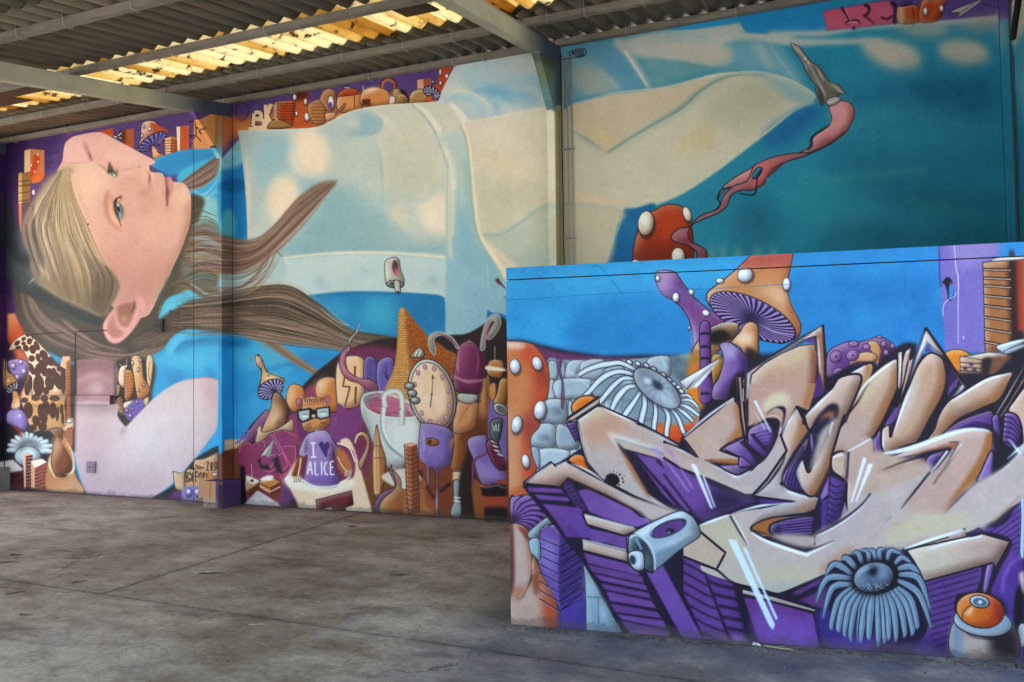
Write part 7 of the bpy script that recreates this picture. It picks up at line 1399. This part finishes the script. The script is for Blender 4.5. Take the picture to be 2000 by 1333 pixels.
# ---------------------------------------------------------------- side wall on the right
M_teal = simple('teal wall paint', (.03, .15, .20), (.05, .22, .27), 1.5, .6, .15)
rw = empty('side_wall', (1.46, 3, 0), 'teal side wall at the right edge, meeting the high wall in the corner', 'wall')
def side_canvas():
    c = Paint(700, 700, '#2a7f98'); c.T()            # x: 0..700 = Y 8..1 ; y: 0..700 = z 5..0
    c.P("0,0 700,0 700,140 30,110 0,90", '#b9b8a6', 6, sm=0); c.P("0,0 120,0 30,55 0,60", '#8a3a24', .8, sm=0)
    c.P("0,130 700,180 700,260 0,180", '#58a0aa', 20, .8); c.P("0,260 300,300 700,280 700,500 300,480 0,420", '#1f6f8c', 40, .8); c.P("0,200 40,180 60,420 0,460", '#175f80', 10, .6)
    c.S("30,120 34,240 44,420", 1.4, '#10222c'); c.S("34,170 60,140", 1, '#173a48')
    return c
SC = side_canvas(); px = np.ones((700, 700, 4), np.float32); px[..., :3] = np.clip(SC.a[::-1], 0, 1)
im = bpy.data.images.new('side wall paint', 700, 700); im.pixels.foreach_set(px.ravel()); im.update(); im.pack()
M_side = paint_mat('side wall paint', im)
mb = MB(); y0, y1 = 5.2, 7.776
mb.quad([(1.46, y1, .004), (1.46, 5.2, .004), (1.46, 5.2, zr(5.2, .08)), (1.46, y1, zr(y1, .08))], 0, [((8-y1)/7, 0), ((8-5.2)/7, 0), ((8-5.2)/7, zr(5.2, .08)/5), ((8-y1)/7, 1)])
mb.build('wall_panel', M_side, rw)
mb = MB(); mb.quad([(1.6, y0, -.03), (1.6, y1, -.03), (1.6, y1, zr(y1, .08)), (1.6, y0, zr(y0, .08))]); mb.quad([(1.46, y0, -.03), (1.6, y0, -.03), (1.6, y0, zr(y0, .08)), (1.46, y0, zr(y0, .08))]); mb.build('wall_core', M_coreb, rw)
cp = face_mat('corner post paint', CB, (1.378, 7.70, 0), (1, 0, 0), (0, 0, 1), .08, ZT, 200)
mb = MB(); mb.quad([(1.378, 7.70, .004), (1.43, 7.70, .004), (1.43, 7.70, ZT-.06), (1.378, 7.70, ZT-.06)], 0, [(0, 0), (.65, 0), (.65, 1), (0, 1)])
mb.quad([(1.378, 7.776, .004), (1.378, 7.70, .004), (1.378, 7.70, ZT-.06), (1.378, 7.776, ZT-.06)], 0, [(0, 0), (.05, 0), (.05, 1), (0, 1)])
mb.quad([(1.43, 7.70, .004), (1.43, 7.776, .004), (1.43, 7.776, ZT-.06), (1.43, 7.70, ZT-.06)], 0, [(.6, 0), (.65, 0), (.65, 1), (.6, 1)])
o = mb.build('corner_post', cp); prop(o, 'narrow blue corner post between the high wall and the teal side wall', 'post')
mb = MB(); mb.tube([(1.435, 7.79-.2, 4.26), (1.435, 7.18, 4.62)], .022, 6); o = mb.build('diagonal_brace', M_dark); prop(o, 'short black diagonal brace high on the teal side wall', 'brace')

# ---------------------------------------------------------------- low wall with the lettering
lw = empty('low_wall', (-.4, 4.75, 0), 'low wall in front, covered in beige and purple graffiti lettering under a blue sky', 'wall')
def LP(s, d, z): return (s*FX-d*FY, 4.8643+s*FY+d*FX, z)      # s along the wall, d behind its face
s0 = -1.929; s1 = 1.5; HL = 2.238
def lowpiece(z0, z1, d0, name):
    P0 = LP(s0, d0, z0); mt = face_mat(name, CF, P0, (FX, FY, 0), (0, 0, 1), s1-s0, z1-z0, 400)
    mb = MB(); T_ = .14
    f = lambda s, d, z: LP(s, d, z)
    wx = lambda s: .5
    mb.quad([f(s0, d0, z0), f(s1, d0, z0), f(s1, d0, z1), f(s0, d0, z1)], 0, [(0, 0), (1, 0), (1, 1), (0, 1)])
    mb.quad([f(s0, d0, z1), f(s1, d0, z1), f(s1, T_, z1), f(s0, T_, z1)], 0, [(0, .97), (1, .97), (1, .99), (0, .99)])
    mb.quad([f(s0, T_, z0), f(s0, d0, z0), f(s0, d0, z1), f(s0, T_, z1)], 0, [(.002, 0), (.01, 0), (.01, 1), (.002, 1)])
    mb.quad([f(s1, T_, z0), f(s0, T_, z0), f(s0, T_, z1), f(s1, T_, z1)], 1)
    mb.quad([f(s0, d0, z0), f(s0, T_, z0), f(s1, T_, z0), f(s1, d0, z0)], 1)
    return mb.build('coping' if z0 > 1 else 'wall_body', [mt, M_coreb], lw)
lowpiece(.003, 2.157, 0, 'low wall lettering'); lowpiece(2.164, HL, .002, 'low wall coping')
mb = MB(); mb.quad([LP(s0+.01, .03, 2.15), LP(s1, .03, 2.15), LP(s1, .03, 2.17), LP(s0+.01, .03, 2.17)]); mb.build('joint', M_dark, lw)

# ---------------------------------------------------------------- portal frames: post, haunch, rafter, plinth
def frame(xr, wd, yf, label, with_plinth=True):
    xl = xr-wd; yb = 7.776
    t = empty('portal_frame', (xr-wd/2, yf, 0), label, 'steel frame', 'portal frames that carry the roof')
    zb, zt = lambda y: zr(y, -.165), lambda y: zr(y, -.003)
    y1 = -4.0
    # post: front face and right face carry the mural
    mf = face_mat('post front paint', CB, (xl, yf, 0), (1, 0, 0), (0, 0, 1), wd, 4.75, 300)
    mr = face_mat('post side paint', CB, (xr, yf, 0), (0, 1, 0), (0, 0, 1), yb-yf, 4.9, 300)
    mb = MB(); zt_ = zb(yf)
    mb.quad([(xl, yf, .004), (xr, yf, .004), (xr, yf, zt_), (xl, yf, zt_)], 0, [(0, 0), (1, 0), (1, zt_/4.75), (0, zt_/4.75)])
    mb.quad([(xr, yf, .004), (xr, yb, .004), (xr, yb, zb(yb)), (xr, yf, zt_)], 1, [(0, 0), (1, 0), (1, zb(yb)/4.9), (0, zt_/4.9)])
    mb.quad([(xl, yb, .004), (xl, yf, .004), (xl, yf, zt_), (xl, yb, zb(yb))], 1, [(1, 0), (0, 0), (0, zt_/4.9), (1, zb(yb)/4.9)])
    mb.build('post', [mf, mr], t)
    # haunch plate
    ya, za, zc = 7.13, zb(7.13), 4.21
    mh = face_mat('haunch paint', CB, (xr, ya, zc-.05), (0, 1, 0), (0, 0, 1), yf-ya, .62, 300)
    mb = MB(); uv = lambda y, z: ((y-ya)/(yf-ya), (z-zc+.05)/.62)
    e_ = .003
    mb.quad([(xr, ya, za), (xr, yf-.001, zc), (xr, yf-.001, zb(yf)-e_), (xr, ya+.02, zb(ya+.02)-e_)], 0, [uv(ya, za), uv(yf, zc), uv(yf, zb(yf)), uv(ya, za)])
    mb.quad([(xl, yf-.001, zc), (xl, ya, za), (xl, ya+.02, zb(ya+.02)-e_), (xl, yf-.001, zb(yf)-e_)], 0, [uv(yf, zc), uv(ya, za), uv(ya, za), uv(yf, zb(yf))])
    mb.quad([(xl, ya, za), (xl, yf-.001, zc), (xr, yf-.001, zc), (xr, ya, za)], 0, [uv(ya, za), uv(yf, zc), uv(yf, zc), uv(ya, za)])
    mb.build('haunch', mh, t)
    # rafter: an I-beam
    mb = MB()
    sh = lambda dz0: (lambda x, y, z: (x, y, z+zr(y)))
    f0 = sh(0)
    mb.box(xr-.105, xr, y1, 7.774, -.165, -.155, 0, f0); mb.box(xr-.105, xr, y1, 7.774, -.013, -.003, 0, f0)
    mb.box(xr-.095, xr-.008, y1, 7.774, -.1551, -.0129, 0, f0)
    mb.build('rafter', M_rafter, t)
    if with_plinth:
        x0, x1, yp = xl-.10, xr+.125, 7.458
        mp = face_mat('plinth paint', CB, (x0, yp, 0), (1, 0, 0), (0, 0, 1), x1-x0, .34, 400)
        mb = MB(); mb.quad([(x0, yp, .002), (x1, yp, .002), (x1, yp, .315), (x0, yp, .315)], 0, [(0, 0), (1, 0), (1, .93), (0, .93)])
        mb.quad([(x1, yp, .002), (x1, yb, .002), (x1, yb, .315), (x1, yp, .315)], 1); mb.quad([(x0, yp, .315), (x1, yp, .315), (x1, yb, .315), (x0, yb, .315)], 1); mb.quad([(x0, yb, .002), (x0, yp, .002), (x0, yp, .315), (x0, yb, .315)], 1)
        mb.build('plinth', [mp if xr > -8 else M_conc, M_purple if xr > -8 else M_conc], t)
    mb = MB(); mb.box(xl, xr, -4.0, -3.85, .0, zb(-4.0)); mb.build('front_post', M_steel, t)
    return t
M_purple = simple('dark purple paint', (.075, .035, .12), (.10, .05, .15), 3, .5, .1)
def mat_rafter():
    """steel paint, turning dark blue-grey over the end near the wall"""
    m, n, b = mat_base('rafter paint', .5); co = N(n, 'ShaderNodeTexCoord').outputs['Object']; sx = N(n, 'ShaderNodeSeparateXYZ'); n.links.new(co, sx.inputs[0])
    base = ramp(n, noise(n, co, 3, 5, .6), [(.3, (.36, .35, .25)), (.7, (.50, .48, .36))])
    mr_ = N(n, 'ShaderNodeMapRange'); mr_.inputs[1].default_value = 6.55; mr_.inputs[2].default_value = 7.3; n.links.new(sx.outputs[1], mr_.inputs[0])
    c = mix(n, base, (.055, .07, .10), mr_.outputs[0]); n.links.new(c, b.inputs['Base Color']); return m
M_rafter = mat_rafter()
frame(-6.847, .067, 7.588, 'steel frame whose post rises between the girl\'s chin and the apron, on a purple plinth')
frame(-2.557, .079, 7.543, 'steel frame whose post stands beside the three conduits in the middle of the wall')
frame(-10.915, .067, 7.588, 'unpainted steel frame at the left end of the painted wall on a grey plinth')

# ---------------------------------------------------------------- purlins with their wire hooks
bays = [(-15.2, -10.92), (-10.91, -6.885), (-6.878, -2.6), (-2.592, 1.455)]
PY = [7.735, 6.80, 5.58, 4.44, 3.25, 2.05, .85, -.35, -1.55, -2.75, -3.9]
names = ['beside the wall top', 'second from the wall', 'third from the wall, under the glowing sheets', 'fourth from the wall', 'fifth from the wall', 'sixth from the wall', 'seventh from the wall', 'eighth from the wall', 'ninth from the wall', 'tenth from the wall', 'at the open eave']
bn = ['outside the left end', 'left bay', 'middle bay', 'right bay']
def hook_mesh():
    mb = MB(); p = [(0, .048, .12), (0, .044, -.004), (0, .03, -.012), (0, -.03, -.012), (0, -.044, -.004), (0, -.052, .06), (0, -.056, .13)]
    mb.tube(p, .0035, 5); me = bpy.data.meshes.new('hook'); me.from_pydata(mb.v, [], mb.f); me.materials.append(M_wire); return me
HOOK = hook_mesh()
PH = .064
for j, y in enumerate(PY):
    for k, (x0, x1) in enumerate(bays):
        if k == 0 and j > 3: continue
        t = empty('purlin', ((x0+x1)/2, y, zr(y)), f'grey concrete purlin, {names[j]}, in the {bn[k]}' if k else f'grey concrete purlin, {names[j]}, {bn[k]}', 'roof beam', 'purlins under the roof')
        mb = MB(); hw = .036
        mb.box(x0, x1, y-hw, y+hw, .0, PH, 0, lambda x, yy, z: (x, yy, z+zr(y)))
        mb.build('beam', M_purlin, t, bevel=.006)
        if j < 5:
            x = x0+random.uniform(.1, .5)
            while x < x1-.05:
                h = link('hook', HOOK, None, t); h.location = (x, y, zr(y)); x += .177*random.choice((3, 3, 2, 4, 6))

# ---------------------------------------------------------------- corrugated roof
def sheet_mesh(name, width, length, mat, lift, ribs=10):
    nx = int(round(width/PIT))*ribs; th = .006; mb = MB(); ys = (0, length/2, length)
    def P(i, y, t): 
        x = i*PIT/ribs; q = math.pi*(i/ribs+.18); z = .062*(.55*(1-abs(math.sin(q)))+.45*math.cos(q)**2)+t
        return (x, y, z+y*SL)
    for t in (0, th):
        for y in ys:
            for i in range(nx+1): mb.v.append(P(i, y, t))
    R = nx+1; L = 3*R
    for r in range(2):
        for i in range(nx):
            a = r*R+i; mb.f.append((a, a+1, a+R+1, a+R)[::-1]); b = a+L; mb.f.append((b, b+1, b+R+1, b+R))
    for i in range(nx): mb.f.append((i, i+1, i+1+L, i+L)); q = 2*R+i; mb.f.append((q+1, q, q+L, q+1+L))
    for r in range(2): a = r*R; mb.f.append((a, a+L, a+R+L, a+R)); a = r*R+nx; mb.f.append((a+R, a+R+L, a+L, a))
    me = bpy.data.meshes.new(name); me.from_pydata(mb.v, [], mb.f); me.materials.append(mat)
    me.polygons.foreach_set('use_smooth', [True]*len(me.polygons)); me.update(); return me
roof = empty('shed_roof', (-5, 3, 4.2), 'corrugated shed roof of grey sheets with a strip of glowing yellowed sheets', 'roof')
W5 = 5*PIT
rows = [(6.50, 8.05, 'g', 0), (5.40, 6.60, 's', .012), (4.10, 5.52, 'g', .0), (2.85, 4.22, 'g', .009), (1.6, 2.97, 'g', 0), (.35, 1.72, 'g', .009), (-.9, .47, 'g', 0), (-2.15, -.78, 'g', .009), (-4.2, -2.03, 'g', 0)]
cache = {}
x_start = -15.4
lift_row = [.010, -.004, -.010, .002, .010, .002, .010, .002, .010]
for r, (ya, yb, kind, _) in enumerate(rows):
    i = 0; x = x_start
    while x < 1.5:
        isky = kind == 's' and x < -2.7
        mt = M_sky if isky else M_asb
        key = (round(yb-ya, 3), isky)
        if key not in cache: cache[key] = sheet_mesh('skylight_sheet' if isky else 'roof_sheet', W5, yb-ya, mt, 0)
        o = link('skylight_sheet' if isky else 'roof_sheet', cache[key], None, roof)
        dy = random.uniform(-.012, .012)
        o.location = (x, ya+dy, zr(ya+dy, PH+.004+lift_row[r]+(i % 2)*.0015))
        x += W5; i += 1
# boards patched under the sheets
for x0, x1, ya, yb, lb in ((-8.75, -7.72, 5.63, 5.97, 'brown board patched under the glowing sheets at the upper left'), (-9.4, -8.3, 5.985, 6.22, 'second, lower brown board under the glowing sheets at the upper left'), (-3.36, -3.04, 5.63, 5.98, 'small dark rusty plate under the glowing sheets near the top centre')):
    mb = MB(); mb.box(x0, x1, ya, yb, .036, .050, 0, lambda x, y, z: (x, y, z+zr(y))); o = mb.build('board', M_rust, bevel=.002); prop(o, lb, 'board')

# ---------------------------------------------------------------- fittings on the wall
def conduit(x, label):
    t = empty('conduit', (x, D-.02, 0), label, 'pipe', 'conduits beside the middle post')
    mb = MB(); mb.tube([(x, D-.018, .01), (x, D-.018, 2.4), (x, D-.018, 4.79)], .0105, 8); im_ = M_pipe; mb.build('pipe', im_, t, smooth=True)
    for z in (3.85, 2.93, 2.0, 1.1):
        m2 = MB(); m2.box(x-.020, x+.020, D-.036, D-.0015, z-.008, z+.008); m2.tube([(x, D-.036, z), (x, D-.043, z)], .005, 6); m2.build('clamp', M_wire, t)
for x, lb in ((-2.533, 'conduit nearest the middle post, leftmost of three'), (-2.487, 'middle one of the three conduits beside the post'), (-2.440, 'rightmost of the three conduits beside the post')): conduit(x, lb)
M_bluegrey = simple('box in blue paint', (.05, .09, .13), (.07, .12, .17), 5, .5, .1)
t = empty('junction_box', (-2.34, D-.03, 4.82), 'small blue junction box with a cable bracket under the roof, above the conduits', 'electrical box')
mb = MB(); mb.box(-2.385, -2.305, D-.06, D-.0015, 4.785, 4.865); mb.build('box', M_bluegrey, t, bevel=.006)
mb = MB(); mb.box(-2.54, -2.39, D-.035, D-.0015, 4.795, 4.807); mb.build('bracket', M_wire, t)
mb = MB(); mb.tube([(-2.30+.03*math.sin(a), D-.03, 4.825+.04*math.cos(a)) for a in [i*.5 for i in range(8)]], .005, 5); mb.tube([(-2.44, D-.03, 4.80), (-2.45, D-.04, 4.85), (-2.42, D-.04, 4.86), (-2.41, D-.03, 4.82)], .006, 5); mb.build('cable_loop', M_dark, t, smooth=True)
M_pcoil = simple('purple sprayed cable', (.05, .03, .09), (.08, .05, .13))
mb = MB(); mb.tube([(-6.66+.085*math.sin(a), D-.02-.004*i, 4.80+.11*math.cos(a)) for i, a in enumerate([k*.45 for k in range(15)])], .006, 5)
o = mb.build('cable_coil', M_pcoil, smooth=True); prop(o, 'loop of purple sprayed cable hanging beside the left post under the roof', 'cable')
def plate(x0, x1, z0, z1, mc, name, label):
    t = empty(name, ((x0+x1)/2, D, (z0+z1)/2), label, 'electrical box')
    mb = MB(); mb.box(x0, x1, D-.022, D-.0012, z0, z1); mb.build('frame', mc, t, bevel=.005)
    mb = MB(); cx, cz = (x0+x1)/2, (z0+z1)/2; w_ = (x1-x0)*.33; h_ = (z1-z0)*.33
    mb.box(cx-w_, cx+w_, D-.028, D-.0225, cz-h_, cz+h_); mb.build('cover', mc, t, bevel=.002)
    mb = MB(); mb.tube([(cx, D-.0285, cz), (cx, D-.031, cz)], .012, 10); mb.build('lock', M_dark, t)
plate(-8.132, -7.965, 2.135, 2.30, simple('box sprayed hair brown', (.035, .035, .032), (.055, .052, .045), 8, .6), 'electrical_box', 'square dark electrical box painted over in the girl\'s brown hair')
plate(-9.304, -9.144, .29, .446, simple('box sprayed lilac', (.24, .18, .25), (.32, .25, .33), 8, .6), 'electrical_box', 'small lilac electrical box low on the painted forearm')
# shelf-like lintel of the bricked-up hatch
x0, x1, z0, z1, yd = -10.45, -8.815, 1.205, 1.322, D-.075
ml = face_mat('hatch lintel paint', CB, (x0, yd, z0), (1, 0, 0), (0, 0, 1), x1-x0, z1-z0, 300)
M_mauve = simple('dark mauve paint', (.11, .06, .08), (.15, .09, .11), 4, .6)
mb = MB(); mb.quad([(x0, yd, z0), (x1, yd, z0), (x1, yd, z1), (x0, yd, z1)], 0, [(0, 0), (1, 0), (1, 1), (0, 1)])
mb.quad([(x0, yd, z1), (x1, yd, z1), (x1, D-.0012, z1), (x0, D-.0012, z1)], 1); mb.quad([(x0, D-.0012, z0), (x1, D-.0012, z0), (x1, yd, z0), (x0, yd, z0)], 1); mb.quad([(x1, yd, z0), (x1, D-.0012, z0), (x1, D-.0012, z1), (x1, yd, z1)], 1); mb.quad([(x0, D-.0012, z0), (x0, yd, z0), (x0, yd, z1), (x0, D-.0012, z1)], 1)
o = mb.build('wall_ledge', [ml, M_mauve]); prop(o, 'narrow ledge across the giraffe skin and the girl\'s wrist at the lower left', 'ledge')

# ---------------------------------------------------------------- litter on the floor
M_twig = simple('dry twig', (.05, .035, .02), (.12, .09, .05), 20, .9); M_straw = simple('straw', (.30, .25, .13), (.42, .36, .2), 20, .9)
def twig(x, y, L, a, label, mt=M_twig, r=.005):
    mb = MB(); p = [(x+math.cos(a+.12*math.sin(i*2.1))*L*(i/5-.5), y+math.sin(a+.2*math.sin(i*1.7))*L*(i/5-.5), r+.004*math.sin(i*1.3)**2) for i in range(6)]
    mb.tube(p, [r, r*1.1, r, r*.9, r*.7, r*.4], 5)
    if L > .15: mb.tube([p[2], (p[2][0]+.03*math.cos(a+.8), p[2][1]+.04*math.sin(a+.8), r*1.2), (p[2][0]+.06*math.cos(a+.7), p[2][1]+.07*math.sin(a+.7), r)], [r*.6, r*.5, r*.3], 4)
    o = mb.build('twig', mt, smooth=True); prop(o, label, 'twig', 'twigs lying on the floor')
tw = [((413, 1122), .20, .35, 'dark twig on the bare floor right of the short joint'), ((8, 1100), .22, .3, 'dark stick at the left edge of the floor'), ((32, 1085), .12, .2, 'short stick just beyond the one at the left edge'), ((50, 1203), .10, .1, 'curled twig at the left, in front of the long joint'), ((127, 1211), .10, .9, 'small dark twig in front of the long joint, left of the pale patch'), ((30, 1160), .12, 1.0, 'twig close to the long joint at the left'), ((780, 1125), .16, .2, 'tangled twig in the middle of the floor near the low wall'), ((690, 1030), .09, .2, 'small dark chip on the floor under the brick tower'), ((845, 1181), .08, 1.2, 'tiny pale twig left of the low wall'), ((500, 1222), .09, .5, 'small yellowish twig in front of the long joint'), ((155, 1138), .10, 1.1, 'thin twig just beyond the long joint at the left'), ((956, 1021), .07, 0, 'small dark chip at the foot of the high wall beside the low wall'), ((1520, 1268), .18, -.2, 'straw lying at the foot of the low wall')]
def floor_at(px_, py_):
    d = CAM_M.T@np.array([(px_-1000)/FOC, -(py_-666.5)/FOC, 1.]); t_ = -EYE[2]/d[2]; return EYE+d*t_
for (q, L, a, lb) in tw:
    p = floor_at(*q); twig(p[0], p[1], L, a, lb, M_straw if 'straw' in lb or 'yellow' in lb or 'pale' in lb else M_twig)
p = floor_at(1471, 1260); M_white = simple('white scrap', (.7, .7, .7), (.8, .8, .8))
mb = MB()
for i in range(3): mb.tube([(p[0]+.012*i, p[1]-.02, .004), (p[0]+.012*i+.006, p[1]-.03-.004*i, .022), (p[0]+.014*i+.014, p[1]-.022, .006)], [.004, .008, .003], 6)
o = mb.build('paper_scrap', M_white, smooth=True); prop(o, 'crumpled white scrap at the foot of the low wall', 'litter')
# chaff, grit and straw: nobody could count it
rng = np.random.default_rng(11); mb = MB()
for _ in range(5200):
    x, y = rng.uniform(-10.5, .9), (rng.uniform(2.8, 7.76) if rng.random() < .7 else 7.765-rng.exponential(.08))
    if rng.random() < .12: x = rng.uniform(-1.95, .9); y = 4.835+.109*x-rng.exponential(.05)
    if y > 4.84+.109*x and x > -2: continue
    if -7.05 < x < -6.7 and y > 7.44: continue
    if rng.random() > .18+.8*math.exp(-((x+1.2)**2+(y-4.6)**2)/1.5)+.9*math.exp(-(7.75-y)/.10)+.9*math.exp(-abs(4.80+.109*x-y)/.07)*(x > -2): continue
    L = rng.uniform(.006, .05); a = rng.uniform(0, 6.28); w_ = rng.uniform(.0010, .003); h = rng.uniform(.002, .006)
    dx, dy = math.cos(a)*L, math.sin(a)*L; nx_, ny_ = -math.sin(a)*w_, math.cos(a)*w_
    mb.quad([(x-nx_, y-ny_, .0015), (x+dx-nx_, y+dy-ny_, h), (x+dx+nx_, y+dy+ny_, h), (x+nx_, y+ny_, .0015)], int(rng.random() < .5)); mb.quad([(x-nx_, y-ny_, .0015), (x+dx, y+dy, h+.002), (x+dx-nx_, y+dy-ny_, h)], 0)
o = mb.build('floor_litter', [M_twig, M_straw]); prop(o, kind='stuff', label='scattered straw and grit on the concrete floor', cat='litter')
print('done')
